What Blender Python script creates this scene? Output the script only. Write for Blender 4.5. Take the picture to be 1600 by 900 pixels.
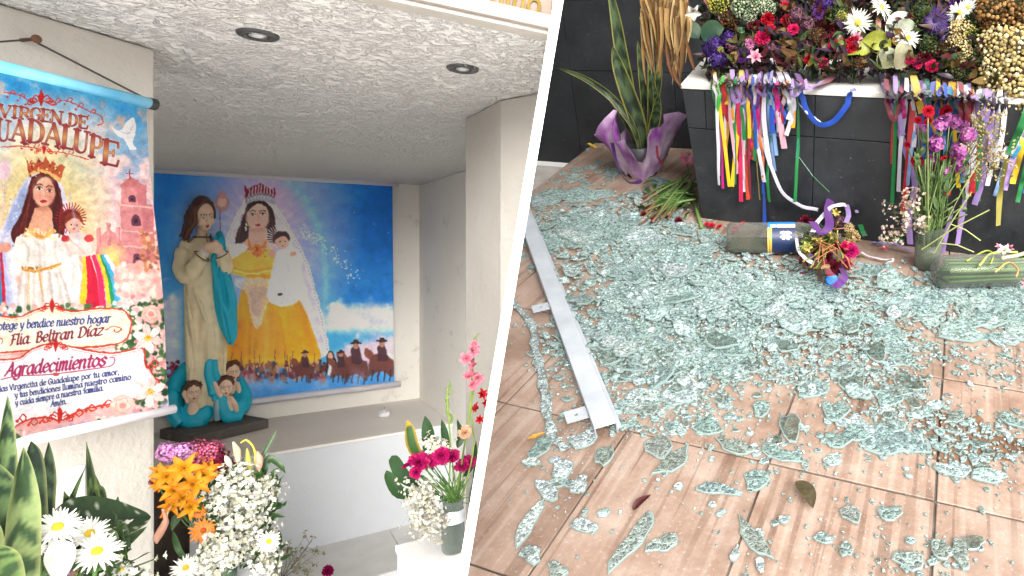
import bpy, bmesh, math, random
import numpy as np
from mathutils import Vector, Matrix, Euler, kdtree

for _o in list(bpy.data.objects): bpy.data.objects.remove(_o, do_unlink=True)
scene = bpy.context.scene
COL = scene.collection
PI = math.pi

# ------------------------------------------------------------------ camera
PX, PY, F, IW, IH = 1100.0, 388.0, 995.0, 1600.0, 900.0     # principal point and focal length, photograph pixels
def nrm(v):
    v = np.array(v, float); return v/np.linalg.norm(v)
ex = nrm((2416-PX, 387-PY, F))
ey = np.array((347-PX, 388-PY, F)); ey = nrm(ey-ex*ey.dot(ex))
LW = np.array([ex, ey, np.cross(ex, ey)])                   # lens axes -> shrine axes (X along niche, Y into it, Z up)
CAM = np.array((0.0, 0.0, 1.5))
cam_data = bpy.data.cameras.new('camera')
cam = bpy.data.objects.new('camera', cam_data); COL.objects.link(cam)
_r, _u, _b = LW@np.array((1., 0, 0)), LW@np.array((0, -1., 0)), LW@np.array((0, 0, -1.))
cam.matrix_world = Matrix(((_r[0], _u[0], _b[0], CAM[0]), (_r[1], _u[1], _b[1], CAM[1]), (_r[2], _u[2], _b[2], CAM[2]), (0, 0, 0, 1)))
cam_data.sensor_fit = 'HORIZONTAL'; cam_data.sensor_width = 36.0
cam_data.lens = 36.0*F/IW
cam_data.shift_x = -(PX-IW/2)/IW
cam_data.shift_y = (PY-IH/2)/IW
cam_data.clip_start = 0.05; cam_data.clip_end = 500
scene.camera = cam

# ------------------------------------------------------------------ sky and sun (bright overcast)
SUN_EL, SUN_AZ = math.radians(18), math.radians(200)        # azimuth from +Y, clockwise
world = bpy.data.worlds.new('World'); scene.world = world; world.use_nodes = True
wn = world.node_tree.nodes; wl = world.node_tree.links
sky = wn.new('ShaderNodeTexSky'); sky.sky_type = 'NISHITA'; sky.sun_disc = False
sky.sun_elevation = SUN_EL; sky.sun_rotation = SUN_AZ
sky.air_density = 1.0; sky.dust_density = 6.0; sky.ozone_density = 0.6
hsv = wn.new('ShaderNodeHueSaturation'); hsv.inputs['Saturation'].default_value = 0.12
wl.new(sky.outputs[0], hsv.inputs['Color'])
wl.new(hsv.outputs[0], wn['Background'].inputs['Color'])
wn['Background'].inputs['Strength'].default_value = 0.15
sun_data = bpy.data.lights.new('sun', 'SUN'); sun_data.energy = 1.5; sun_data.angle = math.radians(150)
sun_data.color = (1.0, 0.985, 0.96)
sun = bpy.data.objects.new('sun', sun_data); COL.objects.link(sun)
_sd = Vector((math.sin(SUN_AZ)*math.cos(SUN_EL), math.cos(SUN_AZ)*math.cos(SUN_EL), math.sin(SUN_EL)))
sun.rotation_euler = _sd.to_track_quat('Z', 'Y').to_euler(); sun.location = (0, -3, 6)
scene.view_settings.view_transform = 'Standard'; scene.view_settings.look = 'None'
scene.view_settings.gamma = 1.0; scene.view_settings.use_curve_mapping = False
scene.view_settings.exposure = 1.75
scene.render.engine = 'CYCLES'
scene.cycles.use_denoising = True
scene.cycles.max_bounces = 10; scene.cycles.transparent_max_bounces = 16
scene.cycles.caustics_reflective = False; scene.cycles.caustics_refractive = False

# ------------------------------------------------------------------ frames: pixel -> place
S = 0.8                                                     # metres per unit of the shrine solution
def ray(x, y): return np.array(((x-PX)/F, (y-PY)/F, 1.0))
def lp(x, y, axis, val):                                    # point of the shrine seen at (x,y) on the plane axis = val
    r = LW@ray(x, y); t = (val-CAM[axis])/r[axis]
    return Vector(CAM+r*t)
def lplane(x, y, p, n):
    r = LW@ray(x, y); t = np.dot(np.array(p)-CAM, np.array(n))/np.dot(r, np.array(n))
    return Vector(CAM+r*t)
def lproj(P):                                               # shrine points (N,3) -> photograph pixels
    q = (np.asarray(P, float)-CAM)@LW
    return PX+F*q[..., 0]/q[..., 2], PY+F*q[..., 1]/q[..., 2]
# the second place: the courtyard floor with the broken glass; own axes, its floor at z = 0
v1 = nrm((1512-PX, -110-PY, F)); v2 = nrm((-1838-PX, 68-PY, F))
zr = -np.cross(v1, v2); zr = nrm(zr if zr[1] < 0 else -zr)
xr = nrm(-v2-v1*np.dot(-v2, v1))
RM = np.array([xr, v1, zr]); HR = 1.0
_A = LW@RM.T; _o = CAM-_A@np.array((0, 0, HR))
MR = Matrix(((_A[0, 0], _A[0, 1], _A[0, 2], _o[0]), (_A[1, 0], _A[1, 1], _A[1, 2], _o[1]), (_A[2, 0], _A[2, 1], _A[2, 2], _o[2]), (0, 0, 0, 1)))
ML = Matrix.Identity(4)
def rp(x, y, z=0.0):                                        # point of the courtyard seen at (x,y) at height z
    r = RM@ray(x, y); t = (z-HR)/r[2]
    return Vector(np.array((0, 0, HR))+r*t)
def rplane(x, y, p, n):
    c = np.array((0, 0, HR)); r = RM@ray(x, y); t = np.dot(np.array(p)-c, np.array(n))/np.dot(r, np.array(n))
    return Vector(c+r*t)
# partition between the two places: a leaning white wall whose plane runs through the standpoint
PN = nrm(LW@np.cross(ray(873.5, 0), ray(723, 900)))
if PN.dot(LW@np.array((1., 0, 0))) < 0: PN = -PN
PART_T = 0.0108
PN_R = np.array(_A).T@PN                                    # the same normal in courtyard axes

# ------------------------------------------------------------------ helpers
def lin(c):
    c = np.asarray(c, float); return np.where(c <= 0.04045, c/12.92, ((c+0.055)/1.055)**2.4)
def hx(r, g, b): return tuple(float(v) for v in lin(np.array((r, g, b))/255.0))
def tag(o, label=None, cat=None, group=None, kind=None):
    if label: o['label'] = label
    if cat: o['category'] = cat
    if group: o['group'] = group
    if kind: o['kind'] = kind
    return o
class Thing:                                                # an Empty at a thing's base that parents its parts
    def __init__(s, name, base, label, cat, group=None, frame=ML):
        s.o = bpy.data.objects.new(name, None); COL.objects.link(s.o); s.o.empty_display_size = 0.05
        s.base = Vector(base); s.frame = frame
        s.o.matrix_world = frame@Matrix.Translation(s.base)
        tag(s.o, label, cat, group)
    def part(s, name, me, M=None, parent=None):             # M: placement in the place's own axes
        o = bpy.data.objects.new(name, me); COL.objects.link(o); o.parent = parent or s.o
        L = Matrix.Translation(-s.base)@(M if M is not None else ML)
        o.matrix_basis = L if parent is None else parent.matrix_basis.inverted()@L
        return o
def solo(name, me, label, cat, group=None, frame=ML, M=None, kind=None):
    o = bpy.data.objects.new(name, me); COL.objects.link(o)
    o.matrix_world = frame@(M if M is not None else ML)
    return tag(o, label, cat, group, kind)
def struct(name, me, frame=ML, label=None):
    o = bpy.data.objects.new(name, me); COL.objects.link(o); o.matrix_world = frame
    return tag(o, label, None, None, 'structure')
def child(name, me, parent, M=None):
    o = bpy.data.objects.new(name, me); COL.objects.link(o); o.parent = parent
    if M is not None: o.matrix_basis = M
    return o

class MB:                                                   # collects shapes, builds ONE mesh
    def __init__(s): s.v = []; s.f = []; s.c = []; s.m = []
    def add(s, vs, fs, col=(1, 1, 1), mi=0):
        b = len(s.v); s.v += [tuple(p) for p in vs]
        if len(col) == len(vs) and not isinstance(col[0], (int, float)): s.c += [tuple(c) for c in col]
        else: s.c += [tuple(col)]*len(vs)
        s.f += [tuple(i+b for i in f) for f in fs]; s.m += [mi]*len(fs)
    def box(s, lo, hi, col=(1, 1, 1), mi=0, M=None):
        x0, y0, z0 = lo; x1, y1, z1 = hi
        vs = [Vector(p) for p in ((x0, y0, z0), (x1, y0, z0), (x1, y1, z0), (x0, y1, z0), (x0, y0, z1), (x1, y0, z1), (x1, y1, z1), (x0, y1, z1))]
        if M is not None: vs = [M@p for p in vs]
        s.add(vs, [(0, 3, 2, 1), (4, 5, 6, 7), (0, 1, 5, 4), (1, 2, 6, 5), (2, 3, 7, 6), (3, 0, 4, 7)], col, mi)
    def prism(s, poly, lo, hi, col=(1, 1, 1), mi=0):        # poly: list of (x,y); vertical prism
        n = len(poly)
        vs = [(x, y, lo) for x, y in poly]+[(x, y, hi) for x, y in poly]
        s.add(vs, [tuple(range(n-1, -1, -1)), tuple(range(n, 2*n))]+[(i, (i+1) % n, n+(i+1) % n, n+i) for i in range(n)], col, mi)
    def tube(s, pts, rad, n=6, col=(1, 1, 1), mi=0, cap=True, flat=1.0):
        pts = [Vector(p) for p in pts]; k = len(pts)
        if isinstance(rad, (int, float)): rad = [rad]*k
        b = len(s.v); up = Vector((0.13, 0.21, 0.97)); vs = []; cs = []
        for i, p in enumerate(pts):
            t = (pts[min(i+1, k-1)]-pts[max(i-1, 0)])
            t = t.normalized() if t.length > 1e-9 else Vector((0, 0, 1))
            if abs(t.dot(up)) > 0.95: up = Vector((0.9, 0.3, 0.1))
            a = t.cross(up).normalized(); c = t.cross(a)
            for j in range(n):
                th = 2*PI*j/n; vs.append(p+(a*math.cos(th)+c*math.sin(th)*flat)*rad[i])
                cs.append(col[i] if not isinstance(col[0], (int, float)) else col)
        fs = [(i*n+j, i*n+(j+1) % n, (i+1)*n+(j+1) % n, (i+1)*n+j) for i in range(k-1) for j in range(n)]
        if cap: fs += [tuple(range(n-1, -1, -1)), tuple(range((k-1)*n, k*n))]
        s.add(vs, fs, cs, mi)
    def ball(s, c, r, nu=8, nv=6, col=(1, 1, 1), mi=0, M=None):
        c = Vector(c); r = (r, r, r) if isinstance(r, (int, float)) else r
        vs = [(0, 0, r[2])]
        for i in range(1, nv):
            ph = PI*i/nv
            for j in range(nu):
                th = 2*PI*j/nu; vs.append((r[0]*math.sin(ph)*math.cos(th), r[1]*math.sin(ph)*math.sin(th), r[2]*math.cos(ph)))
        vs.append((0, 0, -r[2]))
        R = M if M is not None else Matrix.Identity(3)
        vs = [R@Vector(p)+c for p in vs]; L = len(vs)-1
        fs = [(0, 1+j, 1+(j+1) % nu) for j in range(nu)]
        for i in range(nv-2):
            for j in range(nu):
                a = 1+i*nu; fs.append((a+j, a+nu+j, a+nu+(j+1) % nu, a+(j+1) % nu))
        fs += [(L, 1+(nv-2)*nu+(j+1) % nu, 1+(nv-2)*nu+j) for j in range(nu)]
        s.add(vs, fs, col, mi)
    def loft(s, rings, col=(1, 1, 1), mi=0, cap=True):      # rings: lists of equal length
        n = len(rings[0]); k = len(rings); vs = [p for r in rings for p in r]
        fs = [(i*n+j, i*n+(j+1) % n, (i+1)*n+(j+1) % n, (i+1)*n+j) for i in range(k-1) for j in range(n)]
        if cap: fs += [tuple(range(n-1, -1, -1)), tuple(range((k-1)*n, k*n))]
        s.add(vs, fs, col, mi)
    def lathe(s, prof, n=16, col=(1, 1, 1), mi=0, M=None, cap=True):   # prof: (r,z)
        rings = [[Vector((r*math.cos(2*PI*j/n), r*math.sin(2*PI*j/n), z)) for j in range(n)] for r, z in prof]
        if M is not None: rings = [[M@p for p in r] for r in rings]
        s.loft(rings, col, mi, cap)
    def sheet(s, rows, col=(1, 1, 1), mi=0):                # open grid
        n = len(rows[0]); k = len(rows); vs = [p for r in rows for p in r]
        cs = [c for r in col for c in r] if not isinstance(col[0], (int, float)) else col
        s.add(vs, [(i*n+j, i*n+j+1, (i+1)*n+j+1, (i+1)*n+j) for i in range(k-1) for j in range(n-1)], cs, mi)
    def mesh(s, name, mats, smooth=False, cut=None, fix=True):
        me = bpy.data.meshes.new(name); me.from_pydata(s.v, [], s.f)
        mats = mats if isinstance(mats, (list, tuple)) else [mats]
        for m in mats: me.materials.append(m)
        me.polygons.foreach_set('material_index', s.m)
        ca = me.color_attributes.new('Col', 'FLOAT_COLOR', 'POINT')
        ca.data.foreach_set('color', np.hstack([np.array(s.c, np.float32).reshape(-1, 3), np.ones((len(s.c), 1), np.float32)]).ravel())
        if fix or cut is not None:
            bm = bmesh.new(); bm.from_mesh(me)
            if cut is not None:
                for co, no in cut:
                    g = bm.verts[:]+bm.edges[:]+bm.faces[:]
                    r = bmesh.ops.bisect_plane(bm, geom=g, dist=1e-6, plane_co=co, plane_no=no, clear_outer=True)
                    eds = [e for e in r['geom_cut'] if isinstance(e, bmesh.types.BMEdge)]
                    if eds: bmesh.ops.holes_fill(bm, edges=eds, sides=0)
            if fix: bmesh.ops.recalc_face_normals(bm, faces=bm.faces[:])
            bm.to_mesh(me); bm.free()
        if smooth: me.polygons.foreach_set('use_smooth', [True]*len(me.polygons))
        me.update(); return me
CUT_L = [(Vector(CAM)-Vector(PN)*(PART_T/2+0.0005), Vector(PN))]              # keep the shrine's side
CUT_R = [(Vector((0, 0, HR))+Vector(PN_R)*(PART_T/2+0.0005), -Vector(PN_R))]   # keep the courtyard's side
def bev(me, w, seg=2):
    bm = bmesh.new(); bm.from_mesh(me)
    e = [e for e in bm.edges if len(e.link_faces) == 2 and e.calc_face_angle(0) > 0.5]
    bmesh.ops.bevel(bm, geom=e, offset=w, segments=seg, affect='EDGES', profile=0.6, clamp_overlap=True)
    bm.to_mesh(me); bm.free(); return me
def spl(pts, k=6):                                          # catmull-rom through points of any dimension
    P = np.array(pts, float); Q = np.vstack([2*P[0]-P[1], P, 2*P[-1]-P[-2]]); out = []
    for i in range(1, len(Q)-2):
        for t in np.linspace(0, 1, k, endpoint=False):
            a, b, c, d = Q[i-1], Q[i], Q[i+1], Q[i+2]
            out.append(0.5*(2*b+(c-a)*t+(2*a-5*b+4*c-d)*t*t+(3*b-a-3*c+d)*t**3))
    out.append(P[-1]); return np.array(out)
def vj(rng, s): return Vector((rng.gauss(0, s), rng.gauss(0, s), rng.gauss(0, s)))
def aim(z, spin=0.0):                                       # 3x3 turning +Z to z
    return (Vector(z).normalized().to_track_quat('Z', 'Y').to_matrix()@Matrix.Rotation(spin, 3, 'Z'))
def place(p, z=(0, 0, 1), s=1.0, spin=0.0):
    s = (s, s, s) if isinstance(s, (int, float)) else s
    return Matrix.Translation(Vector(p))@aim(z, spin).to_4x4()@Matrix.Diagonal((s[0], s[1], s[2], 1))

# ------------------------------------------------------------------ materials
def nodes(name):
    m = bpy.data.materials.new(name); m.use_nodes = True
    nt = m.node_tree; return m, nt.nodes, nt.links, nt.nodes['Principled BSDF']
def N(nd, t, **kw):
    n = nd.new(t)
    for k, v in kw.items():
        if k in n.inputs.keys(): n.inputs[k].default_value = v
        else: setattr(n, k, v)
    return n
def ramp(nd, lk, src, stops):
    r = nd.new('ShaderNodeValToRGB'); e = r.color_ramp.elements
    e[0].position, e[0].color = stops[0][0], (*stops[0][1], 1)
    e[1].position, e[1].color = stops[-1][0], (*stops[-1][1], 1)
    for p, c in stops[1:-1]:
        x = e.new(p); x.color = (*c, 1)
    lk.new(src, r.inputs[0]); return r.outputs[0]
def mix(nd, lk, f, a, b, mode='MIX'):
    m = nd.new('ShaderNodeMix'); m.data_type = 'RGBA'; m.blend_type = mode
    for s, v in ((m.inputs[0], f), (m.inputs[6], a), (m.inputs[7], b)):
        if isinstance(v, (int, float)): s.default_value = v
        elif isinstance(v, tuple): s.default_value = (*v, 1)
        else: lk.new(v, s)
    return m.outputs[2]
def plain(name, c1, c2=None, scale=8.0, rough=0.6, bump=0.0, bscale=60.0, metal=0.0, spec=0.5, dirt=None, detail=5.0):
    m, nd, lk, p = nodes(name)
    tc = nd.new('ShaderNodeTexCoord')
    nz = N(nd, 'ShaderNodeTexNoise', Scale=scale, Detail=detail, Roughness=0.6); lk.new(tc.outputs['Object'], nz.inputs['Vector'])
    c = ramp(nd, lk, nz.outputs[0], [(0.3, c1), (0.7, c2 or c1)])
    if dirt:
        n2 = N(nd, 'ShaderNodeTexNoise', Scale=dirt[1], Detail=8.0, Roughness=0.75); lk.new(tc.outputs['Object'], n2.inputs['Vector'])
        c = mix(nd, lk, ramp(nd, lk, n2.outputs[0], [(dirt[2], (0, 0, 0)), (dirt[3], (1, 1, 1))]), c, dirt[0])
    lk.new(c, p.inputs['Base Color'])
    p.inputs['Roughness'].default_value = rough; p.inputs['Metallic'].default_value = metal
    p.inputs['Specular IOR Level'].default_value = spec
    if bump:
        n3 = N(nd, 'ShaderNodeTexNoise', Scale=bscale, Detail=6.0, Roughness=0.6); lk.new(tc.outputs['Object'], n3.inputs['Vector'])
        b = N(nd, 'ShaderNodeBump', Strength=1.0, Distance=bump); lk.new(n3.outputs[0], b.inputs['Height']); lk.new(b.outputs[0], p.inputs['Normal'])
    return m
def vcol(name, rough=0.6, spec=0.3, var=0.12, vscale=90.0, trans=0.0, bump=0.0, sheen=0.0, gain=1.0):
    m, nd, lk, p = nodes(name)
    at = nd.new('ShaderNodeAttribute'); at.attribute_name = 'Col'
    c = at.outputs['Color']
    if var:
        tc = nd.new('ShaderNodeTexCoord')
        nz = N(nd, 'ShaderNodeTexNoise', Scale=vscale, Detail=3.0); lk.new(tc.outputs['Object'], nz.inputs['Vector'])
        g = ramp(nd, lk, nz.outputs[0], [(0.25, ((1-var)*gain,)*3), (0.75, ((1+var*0.4)*gain,)*3)])
        c = mix(nd, lk, 1.0, c, g, 'MULTIPLY')
        if bump:
            b = N(nd, 'ShaderNodeBump', Strength=1.0, Distance=bump); lk.new(nz.outputs[0], b.inputs['Height']); lk.new(b.outputs[0], p.inputs['Normal'])
    lk.new(c, p.inputs['Base Color']); p.inputs['Roughness'].default_value = rough
    p.inputs['Specular IOR Level'].default_value = spec
    if sheen: p.inputs['Sheen Weight'].default_value = sheen
    if trans:
        t = nd.new('ShaderNodeBsdfTranslucent'); lk.new(c, t.inputs['Color'])
        mx = nd.new('ShaderNodeMixShader'); mx.inputs[0].default_value = trans
        lk.new(p.outputs[0], mx.inputs[1]); lk.new(t.outputs[0], mx.inputs[2])
        lk.new(mx.outputs[0], nd['Material Output'].inputs['Surface'])
    return m
def clear(name, col, mixf=0.8, rough=0.05, var=0.0):        # clear plastic or jar glass: see-through with a gloss coat
    m, nd, lk, p = nodes(name)
    p.inputs['Base Color'].default_value = (*col, 1); p.inputs['Roughness'].default_value = rough
    p.inputs['Specular IOR Level'].default_value = 0.8
    t = nd.new('ShaderNodeBsdfTransparent'); t.inputs[0].default_value = (*[min(1, 0.55+0.45*c) for c in col], 1)
    lw = N(nd, 'ShaderNodeLayerWeight', Blend=0.35)
    mr = N(nd, 'ShaderNodeMapRange'); mr.inputs[3].default_value = mixf; mr.inputs[4].default_value = mixf*0.35
    lk.new(lw.outputs['Facing'], mr.inputs[0])
    mx = nd.new('ShaderNodeMixShader'); lk.new(mr.outputs[0], mx.inputs[0])
    lk.new(p.outputs[0], mx.inputs[1]); lk.new(t.outputs[0], mx.inputs[2])
    lk.new(mx.outputs[0], nd['Material Output'].inputs['Surface']); return m

# ================================================================== THE SHRINE: setting
Zc = 1.5+0.45*S                                             # ceiling
Yb = 4.85*S                                                 # niche back wall
def stucco(name, c1, c2, amp, scale, dirt):
    m, nd, lk, p = nodes(name)
    tc = nd.new('ShaderNodeTexCoord')
    nz = N(nd, 'ShaderNodeTexNoise', Scale=2.2, Detail=6.0, Roughness=0.65); lk.new(tc.outputs['Object'], nz.inputs['Vector'])
    c = ramp(nd, lk, nz.outputs[0], [(0.3, c1), (0.72, c2)])
    n2 = N(nd, 'ShaderNodeTexNoise', Scale=14.0, Detail=9.0, Roughness=0.8); lk.new(tc.outputs['Object'], n2.inputs['Vector'])
    c = mix(nd, lk, ramp(nd, lk, n2.outputs[0], [(0.66, (0, 0, 0)), (0.82, (0.5, 0.5, 0.5))]), c, dirt)
    lk.new(c, p.inputs['Base Color']); p.inputs['Roughness'].default_value = 0.75; p.inputs['Specular IOR Level'].default_value = 0.25
    mp = nd.new('ShaderNodeMapping'); mp.inputs['Scale'].default_value = (1.0, 1.0, 1.0); lk.new(tc.outputs['Object'], mp.inputs['Vector'])
    w1 = N(nd, 'ShaderNodeTexNoise', Scale=scale, Detail=3.0, Roughness=0.55, Distortion=1.6); lk.new(mp.outputs[0], w1.inputs['Vector'])
    w2 = N(nd, 'ShaderNodeTexNoise', Scale=scale*2.7, Detail=3.0, Distortion=0.8); lk.new(mp.outputs[0], w2.inputs['Vector'])
    h = ramp(nd, lk, w1.outputs[0], [(0.36, (0, 0, 0)), (0.5, (0.75, 0.75, 0.75)), (0.58, (1, 1, 1))])
    hm = mix(nd, lk, 0.3, h, w2.outputs[0])
    b = N(nd, 'ShaderNodeBump', Strength=1.0, Distance=amp); lk.new(hm, b.inputs['Height']); lk.new(b.outputs[0], p.inputs['Normal'])
    return m
M_ceil = stucco('white_stucco', (0.86, 0.845, 0.815), (0.92, 0.905, 0.88), 0.0135, 44.0, (0.5, 0.46, 0.4))
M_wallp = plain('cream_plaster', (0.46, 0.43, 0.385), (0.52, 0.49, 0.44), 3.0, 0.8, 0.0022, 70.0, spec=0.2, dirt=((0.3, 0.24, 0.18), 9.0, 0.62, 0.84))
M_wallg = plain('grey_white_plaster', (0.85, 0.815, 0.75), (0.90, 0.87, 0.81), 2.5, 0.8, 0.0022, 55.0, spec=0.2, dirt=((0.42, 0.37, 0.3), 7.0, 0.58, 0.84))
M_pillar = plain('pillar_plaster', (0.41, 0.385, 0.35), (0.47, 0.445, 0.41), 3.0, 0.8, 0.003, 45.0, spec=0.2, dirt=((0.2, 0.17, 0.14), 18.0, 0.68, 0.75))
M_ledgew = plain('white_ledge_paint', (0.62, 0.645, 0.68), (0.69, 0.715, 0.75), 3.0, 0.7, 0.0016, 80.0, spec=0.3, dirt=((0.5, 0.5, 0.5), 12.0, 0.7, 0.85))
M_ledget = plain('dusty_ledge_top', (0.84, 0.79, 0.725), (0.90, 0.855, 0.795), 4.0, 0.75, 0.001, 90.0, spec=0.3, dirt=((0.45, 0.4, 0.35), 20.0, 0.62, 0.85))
M_tread = plain('worn_step_tile', (0.62, 0.61, 0.59), (0.72, 0.71, 0.69), 9.0, 0.6, 0.001, 120.0, spec=0.3, dirt=((0.3, 0.28, 0.25), 25.0, 0.6, 0.8))
M_ground = plain('pale_paving', (0.77, 0.765, 0.75), (0.83, 0.825, 0.81), 3.0, 0.8, 0.001, 90.0, dirt=((0.3, 0.28, 0.25), 8.0, 0.6, 0.85))
M_dark = plain('shaded_brown_masonry', (0.10, 0.075, 0.06), (0.2, 0.16, 0.13), 8.0, 0.85, 0.003, 60.0)  # shade below the ledge's left end, put into the brown

We = lp(240, 75, 2, Zc); _d = LW@ray(1290, 387.5); WD = Vector((_d[0], _d[1], 0)).normalized(); WN = Vector((WD.y, -WD.x, 0))
E2 = Vector((We.x, We.y, 0)); _bk = Vector((We.x, We.y, 0)).normalized()
Xnr = lp(655, 278, 1, Yb).x; Zl = lp(667, 620, 1, Yb).z
Yf = lp(520, 692, 2, Zl).y; Zt = lp(560, 839, 1, Yf).z; Ys = lp(644, 884, 2, Zt).y
Xj = lp(727, 185, 2, Zc).x; Yj1 = lp(727, 185, 2, Zc).y; Yj0 = lp(780, 155, 2, Zc).y
Yfa = 1.0; XNL = -0.62
print('LEFT', We, WD, 'Xnr', Xnr, 'Zl', Zl, 'Yf', Yf, 'Zt', Zt, 'Ys', Ys, 'jamb', Xj, Yj0, Yj1)

b = MB(); b.box((-6, -6, -0.2), (6, Yb+0.3, 0.0)); struct('ground', b.mesh('ground', M_ground, cut=CUT_L))

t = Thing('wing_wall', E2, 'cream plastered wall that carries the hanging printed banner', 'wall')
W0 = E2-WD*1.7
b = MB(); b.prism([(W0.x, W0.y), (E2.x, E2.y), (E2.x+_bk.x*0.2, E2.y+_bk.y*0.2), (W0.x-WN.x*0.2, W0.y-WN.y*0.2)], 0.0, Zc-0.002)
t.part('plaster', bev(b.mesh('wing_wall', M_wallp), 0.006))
# thin white conduit strip low on the wing wall
pc0 = lplane(118, 640, E2, WN); pc1 = lplane(130, 790, E2, WN)
b = MB()
for i in range(1):
    a0 = Vector((pc0.x, pc0.y, 0)); Mx = Matrix(((WD.x, WN.x, 0, a0.x), (WD.y, WN.y, 0, a0.y), (0, 0, 1, 0), (0, 0, 0, 1)))
    b.box((-0.008, 0.0005, 0.1), (0.008, 0.009, 1.15), M=Mx)
t.part('cable_cover', bev(b.mesh('cable_cover', plain('white_plastic', (0.68, 0.69, 0.70), rough=0.35)), 0.002))

t = Thing('niche', (0.2, Yb, 0), 'recessed white alcove with grey plaster back and side walls', 'alcove')
b = MB(); b.box((XNL-0.15, Yb, 0), (Xnr+0.15, Yb+0.15, Zc+0.15)); t.part('back_wall', b.mesh('back_wall', M_wallg))
b = MB(); b.box((Xnr, Yj1, 0), (Xnr+0.15, Yb-0.001, Zc-0.002)); t.part('side_wall', b.mesh('side_wall', M_wallg, cut=CUT_L))
b = MB(); b.box((XNL-0.15, E2.y+0.12, 0), (XNL, Yb-0.001, Zc-0.002)); t.part('side_wall', b.mesh('side_wall', M_wallg))

t = Thing('ceiling_slab', (0.2, Yfa, Zc), 'overhead slab with white worm-textured stucco underside and lettered front edge', 'ceiling')
Yband = lp(800, 50, 2, Zc).y
b = MB(); b.box((-4, Yband, Zc), (3, Yb+0.001, Zc+0.18)); t.part('stucco_underside', b.mesh('stucco', M_ceil, cut=CUT_L))
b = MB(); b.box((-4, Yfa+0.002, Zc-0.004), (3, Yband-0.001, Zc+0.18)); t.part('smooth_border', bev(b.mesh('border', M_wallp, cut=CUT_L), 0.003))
zt0 = lp(800, 24, 1, Yfa).z; zt1 = lp(800, 12, 1, Yfa).z
b = MB(); b.box((-4, Yfa-0.010, Zc+0.002), (3, Yfa+0.0015, zt1)); t.part('edge_moulding', bev(b.mesh('moulding', plain('pink_grey_stone', (0.30, 0.25, 0.22), (0.38, 0.325, 0.29), 12.0, 0.5), cut=CUT_L), 0.004))
xr1 = lp(861, 20, 1, Yfa).x
b = MB(); b.box((-4, Yfa-0.002, zt1+0.001), (xr1, Yfa+0.0015, zt1+0.16)); t.part('inscription_panel', b.mesh('panel', plain('beige_marble', (0.20, 0.15, 0.12), (0.28, 0.22, 0.18), 14.0, 0.35), cut=CUT_L))
b = MB(); b.box((xr1+0.001, Yfa-0.012, zt1+0.001), (xr1+0.2, Yfa+0.0015, zt1+0.16)); t.part('end_stop', b.mesh('stop', M_pillar, cut=CUT_L))
# raised gold lettering on the panel
fc = bpy.data.curves.new('txt', 'FONT'); fc.body = 'mino'; fc.extrude = 0.03; fc.shear = 0.25; fc.offset = 0.004; fc.resolution_u = 6
fo = bpy.data.objects.new('txt', fc); COL.objects.link(fo)
dg = bpy.context.evaluated_depsgraph_get(); gme = bpy.data.meshes.new_from_object(fo.evaluated_get(dg)); bpy.data.objects.remove(fo)
co = np.array([v.co for v in gme.vertices]); pa = lp(752, 4.0, 1, Yfa-0.004); pb = lp(845, 21.0, 1, Yfa-0.004)
sc = (pb.x-pa.x)/(co[:, 0].max()-co[:, 0].min())
gme.transform(Matrix.Translation((pa.x-co[:, 0].min()*sc, Yfa-0.004, pa.z))@Matrix.Rotation(PI/2, 4, 'X')@Matrix.Diagonal((sc, sc*1.25, sc*1.2, 1)))
gme.materials.clear(); gme.materials.append(plain('gold_letter', (0.16, 0.10, 0.015), (0.26, 0.17, 0.03), 40.0, 0.4, metal=0.3))
t.part('lettering', gme)

# pillar at the right of the opening
p3 = lp(850, 143, 2, Zc); fd = (Vector((p3.x, p3.y, 0))-Vector((Xj, Yj0, 0))).normalized(); pe = Vector((Xj, Yj0, 0))+fd*0.9
t = Thing('pillar', (Xj, Yj0, 0), 'cream plaster pillar at the right side of the alcove opening', 'pillar')
b = MB(); b.prism([(Xj, Yj0), (pe.x, pe.y), (pe.x+0.5, pe.y+0.9), (Xnr+0.15, Yj1), (Xj, Yj1)], 0.0, Zc-0.002)
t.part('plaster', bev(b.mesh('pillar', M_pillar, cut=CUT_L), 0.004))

# ledge (altar) and lower step
Xrec = lp(296, 760, 1, Yf).x
t = Thing('altar_ledge', (0.2, Yf, 0), 'white masonry ledge with a dusty beige top under the statue', 'ledge')
b = MB(); b.box((XNL+0.001, Yf, Zl-0.012), (Xnr-0.001, Yb-0.001, Zl)); t.part('top', bev(b.mesh('top', M_ledget), 0.003))
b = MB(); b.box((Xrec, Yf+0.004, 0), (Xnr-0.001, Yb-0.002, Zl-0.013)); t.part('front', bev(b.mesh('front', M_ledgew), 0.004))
b = MB(); b.box((XNL+0.001, Yf+0.35, 0), (Xrec-0.001, Yb-0.002, Zl-0.013)); t.part('recess', b.mesh('recess', M_dark))  # recess added to darken this end; its brown also holds the shade
t = Thing('step', (0.2, Ys, 0), 'low white tiled step at the foot of the ledge', 'step')
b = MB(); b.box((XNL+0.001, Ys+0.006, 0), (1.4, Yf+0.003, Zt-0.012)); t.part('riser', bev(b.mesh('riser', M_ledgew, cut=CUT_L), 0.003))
xj = lp(642, 884, 2, Zt).x; xs = [XNL+0.001, xj-0.62, xj, xj+0.62]
for i in range(3):
    b = MB(); b.box((xs[i]+0.0015, Ys, Zt-0.0115), (xs[i+1]-0.0015, Yf+0.003, Zt)); t.part('tile', bev(b.mesh('tread', M_tread, cut=CUT_L), 0.002))

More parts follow.
